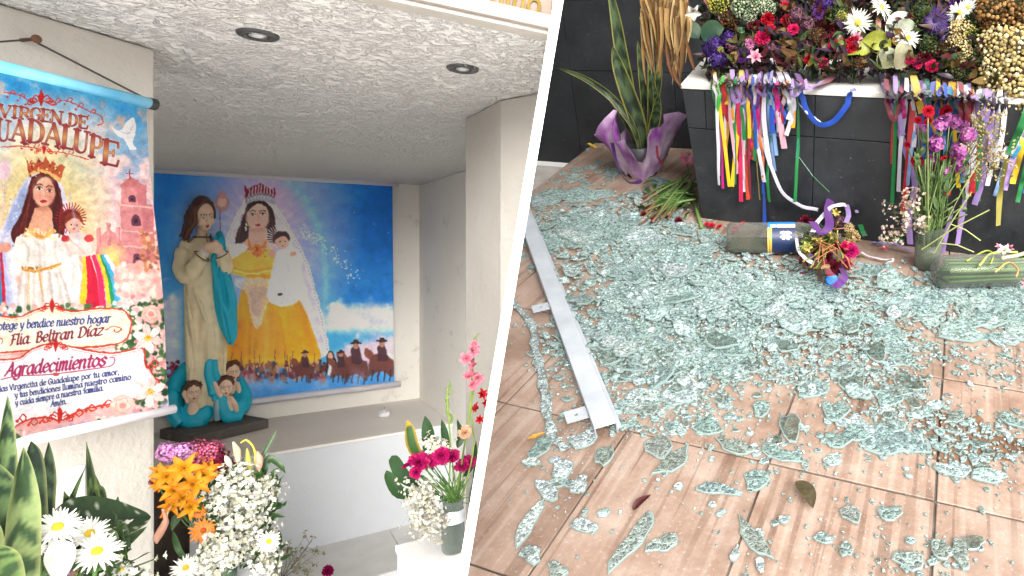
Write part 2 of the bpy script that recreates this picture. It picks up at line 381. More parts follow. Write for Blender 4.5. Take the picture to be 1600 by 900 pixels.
# partition
def pc(x, y, z): return CAM+(LW@ray(x, y))*z
b = MB(); tl, tr, br, bl = pc(873.5+250, -1500, 0.75), pc(873.5+250, -1500, 5.2), pc(723-117, 1600, 5.2), pc(723-117, 1600, 0.75)
o_ = PN*PART_T/2
b.add([tl-o_, tr-o_, br-o_, bl-o_, tl+o_, tr+o_, br+o_, bl+o_], [(0, 1, 2, 3), (7, 6, 5, 4), (0, 4, 5, 1), (1, 5, 6, 2), (2, 6, 7, 3), (3, 7, 4, 0)])
struct('partition', b.mesh('partition', plain('white_panel', (0.93, 0.93, 0.93), rough=0.5)))

# ================================================================== THE COURTYARD: setting
GX, GY, TX, TY = 0.063, 0.99, 0.335, 0.405
def tilemat():
    m, nd, lk, p = nodes('streaked_terracotta_tile')
    tc = nd.new('ShaderNodeTexCoord'); oi = nd.new('ShaderNodeObjectInfo')
    add = nd.new('ShaderNodeVectorMath'); add.operation = 'ADD'
    cb = nd.new('ShaderNodeCombineXYZ'); sc_ = N(nd, 'ShaderNodeMath', operation='MULTIPLY'); sc_.inputs[1].default_value = 37.0
    lk.new(oi.outputs['Random'], sc_.inputs[0]); lk.new(sc_.outputs[0], cb.inputs[0]); lk.new(sc_.outputs[0], cb.inputs[1])
    lk.new(tc.outputs['Object'], add.inputs[0]); lk.new(cb.outputs[0], add.inputs[1])
    mp = nd.new('ShaderNodeMapping'); mp.inputs['Scale'].default_value = (46.0, 0.9, 1.0); lk.new(add.outputs[0], mp.inputs['Vector'])
    st = N(nd, 'ShaderNodeTexNoise', Scale=1.0, Detail=2.0, Roughness=0.5); lk.new(mp.outputs[0], st.inputs['Vector'])
    n1 = N(nd, 'ShaderNodeTexNoise', Scale=9.0, Detail=7.0, Roughness=0.7); lk.new(add.outputs[0], n1.inputs['Vector'])
    base = ramp(nd, lk, n1.outputs[0], [(0.28, (0.155, 0.094, 0.066)), (0.5, (0.215, 0.150, 0.114)), (0.74, (0.28, 0.217, 0.177))])
    sm = ramp(nd, lk, st.outputs[0], [(0.565, (0, 0, 0)), (0.585, (0.65, 0.65, 0.65)), (0.7, (0.9, 0.9, 0.9))])
    n4 = N(nd, 'ShaderNodeTexNoise', Scale=5.0, Detail=3.0); lk.new(add.outputs[0], n4.inputs['Vector'])
    sm2 = mix(nd, lk, ramp(nd, lk, n4.outputs[0], [(0.35, (0.15,)*3), (0.65, (1,)*3)]), (0, 0, 0), sm)
    c = mix(nd, lk, sm2, base, (0.085, 0.045, 0.028))
    lt = ramp(nd, lk, st.outputs[0], [(0.3, (0.45,)*3), (0.44, (0, 0, 0))])
    c = mix(nd, lk, lt, c, (0.31, 0.255, 0.212))
    n3 = N(nd, 'ShaderNodeTexNoise', Scale=130.0, Detail=3.0, Roughness=0.6); lk.new(add.outputs[0], n3.inputs['Vector'])
    c = mix(nd, lk, ramp(nd, lk, n3.outputs[0], [(0.60, (0, 0, 0)), (0.7, (0.7, 0.7, 0.7))]), c, (0.24, 0.12, 0.07))
    c = mix(nd, lk, ramp(nd, lk, n3.outputs[0], [(0.3, (0.5, 0.5, 0.5)), (0.4, (0, 0, 0))]), c, (0.37, 0.31, 0.265))
    n6 = N(nd, 'ShaderNodeTexNoise', Scale=2.6, Detail=6.0, Roughness=0.6); gp = nd.new('ShaderNodeNewGeometry'); lk.new(gp.outputs['Position'], n6.inputs['Vector'])
    c = mix(nd, lk, ramp(nd, lk, n6.outputs[0], [(0.54, (0, 0, 0)), (0.62, (0.55, 0.55, 0.55))]), c, mix(nd, lk, 1.0, c, (0.55, 0.45, 0.38), 'MULTIPLY'))
    hs = N(nd, 'ShaderNodeHueSaturation'); mv = N(nd, 'ShaderNodeMapRange'); mv.inputs[3].default_value = 0.9; mv.inputs[4].default_value = 1.1
    lk.new(oi.outputs['Random'], mv.inputs[0]); lk.new(mv.outputs[0], hs.inputs['Value']); lk.new(c, hs.inputs['Color'])
    lk.new(hs.outputs[0], p.inputs['Base Color'])
    rr = ramp(nd, lk, n1.outputs[0], [(0.3, (0.38,)*3), (0.7, (0.58,)*3)]); lk.new(rr, p.inputs['Roughness'])
    bu = N(nd, 'ShaderNodeBump', Strength=0.6, Distance=0.0012); lk.new(n3.outputs[0], bu.inputs['Height']); lk.new(bu.outputs[0], p.inputs['Normal'])
    return m
M_tile = tilemat()
M_grout = plain('dark_grout', (0.03, 0.02, 0.016), (0.16, 0.13, 0.105), 9.0, 0.9)
def blackmat(name, rough=0.32):
    m, nd, lk, p = nodes(name)
    tc = nd.new('ShaderNodeTexCoord'); oi = nd.new('ShaderNodeObjectInfo')
    n1 = N(nd, 'ShaderNodeTexNoise', Scale=7.0, Detail=8.0, Roughness=0.7); lk.new(tc.outputs['Object'], n1.inputs['Vector'])
    c = ramp(nd, lk, n1.outputs[0], [(0.3, (0.005, 0.006, 0.0075)), (0.75, (0.016, 0.018, 0.021))])
    mp = nd.new('ShaderNodeMapping'); mp.inputs['Scale'].default_value = (9.0, 9.0, 30.0); mp.inputs['Rotation'].default_value = (0.2, 0.5, 0.1); lk.new(tc.outputs['Object'], mp.inputs['Vector'])
    n2 = N(nd, 'ShaderNodeTexNoise', Scale=1.6, Detail=9.0, Roughness=0.85); lk.new(mp.outputs[0], n2.inputs['Vector'])
    sf = ramp(nd, lk, n2.outputs[0], [(0.60, (0, 0, 0)), (0.74, (0.5, 0.5, 0.5))])
    n3 = N(nd, 'ShaderNodeTexNoise', Scale=120.0, Detail=2.0); lk.new(tc.outputs['Object'], n3.inputs['Vector'])
    sp = ramp(nd, lk, n3.outputs[0], [(0.72, (0, 0, 0)), (0.77, (0.5, 0.5, 0.5))])
    c = mix(nd, lk, sf, c, (0.16, 0.16, 0.16)); c = mix(nd, lk, sp, c, (0.25, 0.25, 0.25))
    lk.new(c, p.inputs['Base Color'])
    lk.new(ramp(nd, lk, n1.outputs[0], [(0.3, (rough,)*3), (0.7, (rough+0.25,)*3)]), p.inputs['Roughness']); return m
M_black = blackmat('scuffed_black_tile')
M_bjoint = plain('grey_joint', (0.10, 0.10, 0.10), (0.2, 0.2, 0.19), 30.0, 0.9)

DA, DB = rp(858, 278), rp(922, 229)                          # broken edge of the raised tiled platform
dn = Vector((-(DB-DA).y, (DB-DA).x, 0)).normalized()
if dn.dot(Vector((-2.5, 2.5, 0))-DA) < 0: dn = -dn
CUT_D = [(DA+dn*0.0, dn)]
WBY = rp(945, 224).y                                        # black wall line
b = MB(); b.box((-3.0, -0.6, -0.12), (2.2, WBY+0.02, -0.005))
floor = struct('floor', b.mesh('floor', M_grout, cut=CUT_R+CUT_D), MR)
rng = random.Random(4)
for i in range(-9, 6):
    for j in range(-4, 7):
        x0, y0 = GX+i*TX, GY+j*TY
        if y0 > WBY-0.03: continue
        b = MB(); g = rng.uniform(0.0016, 0.0028); b.box((-TX/2+g, -TY/2+g, -0.0045), (TX/2-g, min(TY/2-g, WBY-0.004-y0-TY/2), rng.uniform(-0.0006, 0.0006)))
        cx, cy = Vector((x0+TX/2, y0+TY/2, 0)), None
        cuts = [(p-cx, n) for p, n in CUT_R+CUT_D]
        me = b.mesh('tile', M_tile, cut=cuts)
        if len(me.polygons) < 4: continue
        child('tile', bev(me, 0.0012, 1), floor, Matrix.Translation(cx))
b = MB(); b.box((-3.6, 0.5, -0.5), (-0.8, WBY+0.3, -0.16)); struct('lower_floor', b.mesh('lower_floor', plain('grey_concrete', (0.25, 0.23, 0.21), (0.4, 0.38, 0.35), 6.0, 0.85), cut=CUT_R), MR)

# black wall behind, laid in large tiles
t = Thing('tiled_wall', (-1.5, WBY, 0), 'scuffed black tiled wall behind the purple-wrapped snake plant', 'wall', frame=MR)
b = MB(); b.box((-3.4, WBY+0.012, -0.16), (2.4, WBY+0.15, 2.6)); t.part('joint_bed', b.mesh('bed', M_bjoint, cut=CUT_R))
for i in range(-6, 5):
    for k in range(0, 7):
        x0 = -1.35+i*0.62; z0 = 0.045+k*0.36 if k else -0.16; z1 = z0+0.36 if k else 0.405
        if k: z0, z1 = 0.405+(k-1)*0.36, 0.405+k*0.36
        b = MB(); b.box((x0+0.0015, WBY, z0+0.0015), (x0+0.6185, WBY+0.0115, z1-0.0015))
        me = b.mesh('wtile', M_black, cut=CUT_R)
        if len(me.polygons) >= 4: t.part('tile', bev(me, 0.001, 1))
b = MB(); b.box((-3.4, WBY-0.012, -0.159), (-0.9, WBY-0.001, -0.135)); t.part('skirting', b.mesh('skirting', plain('white_skirting', (0.7, 0.7, 0.7), rough=0.6), cut=CUT_R))

# black planter block with a white top
A0 = rp(1097, 341); A1 = rp(1487, 394); FD = (A1-A0); FD.z = 0; FD.normalize(); FN = Vector((FD.y, -FD.x, 0))
if FN.y > 0: FN = -FN
T0 = rplane(1064, 131, A0, FN); HP = T0.z; BD = rp(1103, 87, HP)-T0; BD.z = 0
print('RIGHT planter', A0, A1, T0, BD, 'other top', rplane(1350, 153, A0, FN), 'WBY', WBY)
TW = 1.75; BDn = BD.normalized()*0.62
def fp(s, z, off=0.0):                                      # front face: s metres from the left edge, height z
    k = z/HP; base = A0.lerp(Vector((T0.x, T0.y, 0)), k) if s == 0 else A0+FD*s
    return Vector((base.x, base.y, z))+FN*off
t = Thing('planter', A0, 'black tiled block with a white top heaped with flowers and ribbons', 'planter', frame=MR)
b = MB(); q = 0.012
rb = [fp(0, 0, -q)+FD*0.01, fp(TW, 0, -q), fp(TW, 0, -q)+BDn, fp(0, 0, -q)+BDn+FD*0.01]; rt = [fp(0, HP-0.02, -q)+FD*0.01, fp(TW, HP-0.02, -q), fp(TW, HP-0.02, -q)+BDn, fp(0, HP-0.02, -q)+BDn+FD*0.01]
b.loft([rb, rt]); t.part('core', b.mesh('core', M_bjoint))
zj = rplane(1269, 214, A0, FN).z; sj = (rplane(1271, 250, A0, FN)-A0).dot(FD); s0 = (rplane(1102, 165, A0, FN)-A0).dot(FD)
for (za, zb) in ((0, zj), (zj, HP-0.018)):
    ss = [0, sj, sj*2, sj*3, TW] if za == 0 else [0, s0, sj, sj*2, sj*3, TW]
    for sa, sb in zip(ss[:-1], ss[1:]):
        g = 0.0015; b = MB()
        fr = [fp(sa, za)+FD*g, fp(sb, za)-FD*g, fp(sb, zb)-FD*g, fp(sa, zb)+FD*g]
        fr = [p+Vector((0, 0, g if i < 2 else -g)) for i, p in enumerate(fr)]
        bk_ = [p-FN*(q-0.0005) for p in fr]; b.loft([bk_, fr]); t.part('tile', bev(b.mesh('ptile', M_black), 0.001, 1))
b = MB(); lft = [fp(0, 0, -q), fp(0, HP-0.018, -q), fp(0, HP-0.018, -q)+BDn, fp(0, 0, -q)+BDn]
b.loft([[p+FD*0.009 for p in lft], lft]); t.part('side_tile', b.mesh('stile', M_black))
b = MB(); tp = [fp(0, HP, 0.004), fp(TW, HP, 0.004), fp(TW, HP, 0.004)+BDn, fp(0, HP, 0.004)+BDn]
b.loft([[Vector((p.x, p.y, HP-0.017)) for p in tp], tp]); t.part('top', bev(b.mesh('top', plain('chipped_white_paint', (0.42, 0.40, 0.37), (0.52, 0.50, 0.46), 9.0, 0.7, 0.001, 80.0, dirt=((0.3, 0.27, 0.22), 22.0, 0.62, 0.8))), 0.002))

# ================================================================== flat prints (poster and banner): colours drawn in code, kept on the cloth's own grid
def _hash(ix, iy, seed):
    h = (ix.astype(np.int64)*374761393+iy.astype(np.int64)*668265263+seed*1442695041) & 0xffffffff
    h = ((h ^ (h >> 13))*1274126177) & 0xffffffff
    return ((h ^ (h >> 16)) & 0xffff)/65535.0
def vnoise(x, y, seed=0):
    ix, iy = np.floor(x), np.floor(y); fx, fy = x-ix, y-iy
    fx = fx*fx*(3-2*fx); fy = fy*fy*(3-2*fy)
    a, b2, c, d = _hash(ix, iy, seed), _hash(ix+1, iy, seed), _hash(ix, iy+1, seed), _hash(ix+1, iy+1, seed)
    return (a*(1-fx)+b2*fx)*(1-fy)+(c*(1-fx)+d*fx)*fy
def fbm(x, y, seed=0, o=5):
    s, a, t = 0, 0.5, 0
    for i in range(o): s = s+a*vnoise(x*2**i, y*2**i, seed+i*7); t += a; a *= 0.5
    return s/t
def sst(a, b_, x): t = np.clip((x-a)/(b_-a), 0, 1); return t*t*(3-2*t)
class Paint:
    def __init__(s, U, V): s.U, s.V = U.ravel(), V.ravel(); s.img = np.zeros((s.U.size, 3)); s.rng = random.Random(5)
    def warp(s, a): s.U0, s.V0 = s.U, s.V; s.U = s.U+a*(fbm(s.U0/14, s.V0/14, 61)-.5)+a*.5*(fbm(s.U0/5, s.V0/5, 63)-.5); s.V = s.V+a*(fbm(s.U0/14, s.V0/14, 67)-.5)+a*.5*(fbm(s.U0/5, s.V0/5, 69)-.5)
    def unwarp(s): s.U, s.V = s.U0, s.V0
    def tone(s, a): k = 1+a*(fbm(s.U/22, s.V/22, 71)-.5)+a*.7*(fbm(s.U/6, s.V/6, 73)-.5); s.img = np.clip(s.img*k[:, None], 0, 1)
    def win(s, x0, y0, x1, y1, pad): return np.nonzero((s.U > x0-pad) & (s.U < x1+pad) & (s.V > y0-pad) & (s.V < y1+pad))[0]
    def put(s, idx, m, col):
        c = np.array(col, float)
        c = c/255.0 if c.ndim == 1 else c/255.0
        m = np.clip(m, 0, 1)[:, None]; s.img[idx] = s.img[idx]*(1-m)+c*m
    def ell(s, cx, cy, rx, ry, col, a=1.0, soft=0.12, rot=0.0):
        R = max(rx, ry)*1.3+3; idx = s.win(cx-R, cy-R, cx+R, cy+R, 0)
        dx, dy = s.U[idx]-cx, s.V[idx]-cy; c, n = math.cos(rot), math.sin(rot)
        d = np.hypot((dx*c+dy*n)/rx, (-dx*n+dy*c)/ry)
        s.put(idx, a*(1-sst(1-soft, 1+soft, d)), col)
    def glow(s, cx, cy, rx, ry, col, a=1.0, p=1.0):
        d = np.hypot((s.U-cx)/rx, (s.V-cy)/ry); s.put(np.arange(s.U.size), a*np.clip(1-d, 0, 1)**p, col)
    def poly(s, pts, col, a=1.0, soft=2.0, smooth=True, tex=None, shade=None):
        P = spl(list(pts)+[pts[0]], 5)[:-1] if smooth else np.array(pts, float)
        idx = s.win(P[:, 0].min(), P[:, 1].min(), P[:, 0].max(), P[:, 1].max(), soft+1)
        x, y = s.U[idx], s.V[idx]; ins = np.zeros(x.size, bool); dm = np.full(x.size, 1e9)
        for (x0, y0), (x1, y1) in zip(P, np.roll(P, -1, 0)):
            if y0 != y1: ins ^= ((y0 > y) != (y1 > y)) & (x < (x1-x0)*(y-y0)/(y1-y0)+x0)
            dx, dy = x1-x0, y1-y0; L = dx*dx+dy*dy+1e-9
            t = np.clip(((x-x0)*dx+(y-y0)*dy)/L, 0, 1); dm = np.minimum(dm, np.hypot(x-x0-t*dx, y-y0-t*dy))
        sd = np.where(ins, dm, -dm); m = a*sst(-soft, soft, sd)
        if tex is not None: m = m*tex(x, y)
        if shade is not None: col = np.array(col, float)*shade(x, y)[:, None]
        s.put(idx, m, col); return P
    def line(s, pts, w, col, a=1.0, soft=1.0, smooth=True, grad=None):
        P = np.array(pts, float)
        if smooth and len(P) > 2: P = spl(P, 5)
        if P.shape[1] == 2: P = np.hstack([P, np.full((len(P), 1), w)])
        mw = P[:, 2].max(); idx = s.win(P[:, 0].min(), P[:, 1].min(), P[:, 0].max(), P[:, 1].max(), mw+soft+1)
        if not idx.size: return
        x, y = s.U[idx], s.V[idx]; best = np.full(x.size, -1e9)
        for (x0, y0, w0), (x1, y1, w1) in zip(P[:-1], P[1:]):
            dx, dy = x1-x0, y1-y0; L = dx*dx+dy*dy+1e-9
            t = np.clip(((x-x0)*dx+(y-y0)*dy)/L, 0, 1); best = np.maximum(best, (w0+(w1-w0)*t)/2-np.hypot(x-x0-t*dx, y-y0-t*dy))
        if grad is not None: col = grad(x, y)
        s.put(idx, a*sst(-soft, soft, best), col)
    def dots(s, n, fpos, r, cols, a=1.0):
        for _ in range(n):
            x, y = fpos(s.rng); q = s.rng.uniform(*r); s.ell(x, y, q, q*s.rng.uniform(0.7, 1.2), s.rng.choice(cols), a, 0.35, s.rng.uniform(0, 3))
PEN = {
 'a': (.95, [(.75,.8),(.5,1.),(.15,.7),(.1,.3),(.3,0),(.6,.2),(.75,.8)], [(.78,1),(.72,.3),(.8,0),(.95,.1)]),
 'b': (.85, [(.2,1.55),(.15,.6),(.15,.15),(.4,0),(.7,.25),(.75,.65),(.5,1),(.2,.7)]),
 'c': (.78, [(.7,.85),(.45,1),(.15,.7),(.12,.3),(.35,0),(.7,.15)]),
 'd': (.98, [(.7,.8),(.5,1),(.15,.7),(.1,.3),(.3,0),(.6,.2),(.72,.7)], [(.82,1.55),(.72,.3),(.82,0),(.95,.1)]),
 'e': (.78, [(.15,.5),(.6,.6),(.65,.85),(.45,1),(.15,.7),(.12,.3),(.35,0),(.7,.2)]),
 'f': (.6, [(.68,1.45),(.45,1.5),(.33,1.2),(.28,.4),(.25,0)], [(.05,.95),(.58,.95)]),
 'g': (.9, [(.72,.8),(.5,1),(.15,.7),(.1,.3),(.3,0),(.6,.2),(.74,.7)], [(.78,1),(.74,.2),(.65,-.35),(.35,-.5),(.1,-.35)]),
 'h': (.92, [(.2,1.55),(.15,0)], [(.17,.6),(.45,1),(.68,.85),(.66,.3),(.72,0),(.85,.08)]),
 'i': (.42, [(.2,1),(.17,.25),(.25,0),(.4,.1)], [(.2,1.36),(.24,1.42)]),
 'l': (.42, [(.24,1.55),(.17,.25),(.26,0),(.4,.1)]),
 'm': (1.15, [(.15,1),(.13,0)], [(.14,.6),(.36,1),(.52,.85),(.5,0)], [(.5,.6),(.75,1),(.9,.85),(.87,.25),(.95,0),(1.1,.1)]),
 'n': (.9, [(.15,1),(.13,0)], [(.14,.6),(.42,1),(.64,.85),(.62,.25),(.7,0),(.85,.1)]),
 'o': (.85, [(.42,1),(.12,.7),(.12,.25),(.42,0),(.72,.3),(.72,.75),(.42,1)]),
 'p': (.88, [(.2,1),(.15,.2),(.12,-.5)], [(.18,.7),(.5,1),(.76,.7),(.7,.2),(.42,0),(.18,.2)]),
 'r': (.64, [(.18,1),(.14,0)], [(.15,.6),(.35,.95),(.6,.95)]),
 's': (.68, [(.62,.85),(.4,1),(.17,.8),(.35,.55),(.58,.35),(.5,.05),(.28,0),(.08,.15)]),
 't': (.56, [(.3,1.35),(.24,.25),(.34,0),(.52,.1)], [(.05,.98),(.55,.98)]),
 'u': (.92, [(.15,1),(.12,.3),(.3,0),(.6,.3),(.68,1)], [(.7,1),(.66,.25),(.75,0),(.88,.1)]),
 'y': (.82, [(.12,1),(.2,.4),(.4,.1),(.6,.4)], [(.74,1),(.6,.3),(.4,-.3),(.1,-.5)]),
 'z': (.72, [(.1,.95),(.4,1.0),(.65,.92),(.3,.4),(.08,.04),(.4,.0),(.68,.08)]),
 '\u00e9': (.78, [(.15,.5),(.6,.6),(.65,.85),(.45,1),(.15,.7),(.12,.3),(.35,0),(.7,.2)], [(.4,1.2),(.62,1.5)]),
 '\u00ed': (.42, [(.2,1),(.17,.25),(.25,0),(.4,.1)], [(.2,1.25),(.42,1.52)]),
 'A': (1.1, [(.0,.05),(.3,.45),(.78,1.5)], [(.78,1.5),(.85,.7),(.92,0)], [(.2,.5),(.5,.58),(.88,.55)]),
 'P': (.9, [(.25,1.45),(.2,0)], [(.1,1.3),(.5,1.5),(.85,1.2),(.7,.8),(.25,.7)]),
 'F': (.88, [(.38,1.4),(.3,.3),(.1,0)], [(.1,1.35),(.5,1.5),(.92,1.45)], [(.2,.75),(.7,.8)]),
 'B': (1.02, [(.3,1.4),(.25,0)], [(.1,1.3),(.55,1.5),(.8,1.2),(.6,.82),(.3,.78)], [(.3,.78),(.75,.7),(.9,.35),(.65,0),(.2,.02)]),
 'D': (1.12, [(.3,1.4),(.25,0)], [(.1,1.35),(.6,1.45),(1.,1.),(.95,.4),(.55,0),(.1,.05)]),
 'G': (1.08, [(.95,1.2),(.65,1.5),(.2,1.15),(.12,.45),(.45,0),(.85,.2),(.88,.6)], [(.6,.65),(.98,.65)]),
 'V': (.95, [(.1,1.45),(.25,.7),(.4,0)], [(.4,0),(.65,.8),(.92,1.5)]),
 'I': (.45, [(.27,1.45),(.2,0)], [(.1,1.43),(.42,1.45)], [(.05,0),(.36,0)]),
 '.': (.35, [(.15,.04),(.2,.06)]), ',': (.35, [(.2,.05),(.16,-.2)]), ' ': (.5,)}
def pentext(p, txt, x0, y0, x1, y1, xh, col, slant=0.18, wmax=0.26, wmin=0.1, sq=1.0):
    """pen lettering along the baseline (x0,y0)-(x1,y1) of the print"""
    tot = sum(PEN[c][0] for c in txt); L = math.hypot(x1-x0, y1-y0); k = L/tot; tx, ty = (x1-x0)/L, (y1-y0)/L; x = 0.0
    for ch in txt:
        for st in PEN[ch][1:]:
            q = spl(st, 4) if len(st) > 2 else np.array(st)
            g = np.stack([(x+q[:, 0])*k+q[:, 1]*xh*slant, q[:, 1]*xh], 1)
            d = np.gradient(g, axis=0); an = np.arctan2(d[:, 1], d[:, 0])
            w = xh*(wmin+(wmax-wmin)*np.abs(np.sin(an-0.45)))
            P = np.stack([x0+g[:, 0]*tx+g[:, 1]*ty, y0+g[:, 0]*ty-g[:, 1]*tx, w], 1)
            p.line(P, 1, col, soft=0.8, smooth=False)
        x += PEN[ch][0]
t_, n_ = .19, .07
SER = {
 'V': (.88, [(.12,1,t_),(.45,0,t_*.8)], [(.45,0,n_),(.78,1,n_)], [(-.02,1,n_),(.28,1,n_)], [(.64,1,n_),(.92,1,n_)]),
 'I': (.42, [(.21,1,t_),(.21,0,t_)], [(.04,1,n_),(.38,1,n_)], [(.04,0,n_),(.38,0,n_)]),
 'R': (.9, [(.2,1,t_),(.2,0,t_)], [(.2,.98,n_),(.5,.98,n_),(.66,.86,t_*.8),(.66,.66,t_*.8),(.5,.5,n_),(.2,.5,n_)], [(.42,.5,t_*.8),(.84,0,t_*.8)], [(.03,0,n_),(.37,0,n_)], [(.03,1,n_),(.25,1,n_)]),
 'G': (.95, [(.84,.8,n_),(.68,.97,n_),(.45,1,n_),(.2,.82,t_),(.12,.5,t_),(.2,.18,t_),(.45,0,n_),(.7,.03,n_),(.82,.14,t_*.7)], [(.8,.42,t_),(.8,.08,t_)], [(.6,.42,n_),(.95,.42,n_)], [(.84,.98,n_),(.84,.72,n_)]),
 'E': (.8, [(.2,1,t_),(.2,0,t_)], [(.03,1,n_),(.68,1,n_),(.7,.8,n_)], [(.2,.52,n_),(.52,.52,n_)], [(.52,.64,n_),(.52,.4,n_)], [(.03,0,n_),(.7,0,n_),(.75,.24,n_)]),
 'N': (.98, [(.17,1,n_),(.17,0,n_)], [(.15,1,t_),(.8,0,t_)], [(.8,1,n_),(.8,0,n_)], [(.02,0,n_),(.32,0,n_)], [(.66,1,n_),(.94,1,n_)], [(.0,1,n_),(.2,1,n_)]),
 'D': (.98, [(.2,1,t_),(.2,0,t_)], [(.03,1,n_),(.45,1,n_),(.76,.82,t_*.8),(.84,.5,t_),(.76,.18,t_*.8),(.45,0,n_),(.03,0,n_)]),
 'U': (.95, [(.2,1,t_),(.2,.35,t_),(.26,.1,t_*.8),(.48,0,n_),(.7,.1,n_),(.76,.35,n_),(.76,1,n_)], [(.02,1,n_),(.38,1,n_)], [(.62,1,n_),(.92,1,n_)]),
 'A': (.95, [(.14,0,n_),(.46,1,n_)], [(.46,1,t_*.8),(.8,0,t_)], [(.25,.34,n_),(.66,.34,n_)], [(.0,0,n_),(.28,0,n_)], [(.62,0,n_),(.96,0,n_)]),
 'L': (.78, [(.2,1,t_),(.2,0,t_)], [(.03,1,n_),(.38,1,n_)], [(.03,0,n_),(.68,0,n_),(.74,.28,n_)]),
 'P': (.82, [(.2,1,t_),(.2,0,t_)], [(.03,.98,n_),(.5,.98,n_),(.68,.84,t_*.8),(.68,.62,t_*.8),(.5,.46,n_),(.2,.46,n_)], [(.03,0,n_),(.38,0,n_)])}
def serif(p, ch, x0, y0, x1, y1, h):                        # letter from baseline start to baseline end, height h
    w, sts = SER[ch][0], SER[ch][1:]; ux, uy = (x1-x0)/w, (y1-y0)/w; sw = (abs(ux)+h)/2
    def tr_(st): 
        q = np.array(st, float); q = spl(q, 4) if len(q) > 3 else q
        return np.stack([x0+q[:, 0]*ux+q[:, 1]*h*0.05, y0+q[:, 0]*uy-q[:, 1]*h, q[:, 2]*sw], 1)
    for ex_, col in ((7.0, (250, 232, 226)), (3.6, (112, 30, 34))):
        for st in sts:
            P = tr_(st); P[:, 2] += ex_; p.line(P, 1, col, smooth=False, a=0.9)
    ym = (y0+y1)/2
    def grad(x, y):
        k = np.clip((ym-y)/h, 0, 1)[:, None]; a, b_, c = np.array((150, 38, 45.)), np.array((226, 165, 100.)), np.array((168, 60, 52.))
        return np.where(k < 0.5, a+(b_-a)*k*2, b_+(c-b_)*(k-0.5)*2)
    for st in sts: p.line(tr_(st), 1, (0, 0, 0), smooth=False, grad=grad)
def printed(name, quad, step, scale, fpaint, bulge, mat, gain=1.0):   # quad: TL,TR,BR,BL in the place; grid vertices carry the print's colours
    TL, TR, BR, BL = [np.array(q) for q in quad]
    tx, ty = lproj(np.array([TL, TR, BR, BL]))
    nu = int(max(abs(tx[1]-tx[0]), abs(tx[2]-tx[3]))/step); nv = int(max(abs(ty[3]-ty[0]), abs(ty[2]-ty[1]))/step)
    u, v = np.meshgrid(np.linspace(0, 1, nu), np.linspace(0, 1, nv)); u, v = u[..., None], v[..., None]
    P = (TL*(1-u)+TR*u)*(1-v)+(BL*(1-u)+BR*u)*v
    X, Y = lproj(P)
    pt = Paint(X*scale, Y*scale); fpaint(pt)
    nn = np.cross(TR-TL, BL-TL); nn = nn/np.linalg.norm(nn)
    if np.dot(nn, CAM-TL) < 0: nn = -nn
    P = P+nn*bulge(u, v)
    me = bpy.data.meshes.new(name); n = nu*nv
    ii = (np.arange(nv-1)[:, None]*nu+np.arange(nu-1)[None, :]).ravel()
    fs = np.stack([ii, ii+nu, ii+nu+1, ii+1], 1).ravel().astype(np.int32)
    me.vertices.add(n); me.vertices.foreach_set('co', P.reshape(-1).astype(np.float32))
    me.loops.add(fs.size); me.loops.foreach_set('vertex_index', fs)
    me.polygons.add(ii.size); me.polygons.foreach_set('loop_start', np.arange(0, fs.size, 4, dtype=np.int32)); me.polygons.foreach_set('loop_total', np.full(ii.size, 4, np.int32))
    me.polygons.foreach_set('use_smooth', np.ones(ii.size, bool))
    me.update(calc_edges=True)
    ca = me.color_attributes.new('Col', 'FLOAT_COLOR', 'POINT')
    ca.data.foreach_set('color', np.hstack([np.minimum(lin(np.clip(pt.img, 0, 1))*gain, 0.93), np.ones((n, 1))]).astype(np.float32).ravel())
    me.materials.append(mat); me.validate(); return me
M_print = vcol('printed_vinyl', rough=0.42, spec=0.35, var=0.0)
M_cloth = vcol('printed_cloth', rough=0.6, spec=0.25, var=0.0)

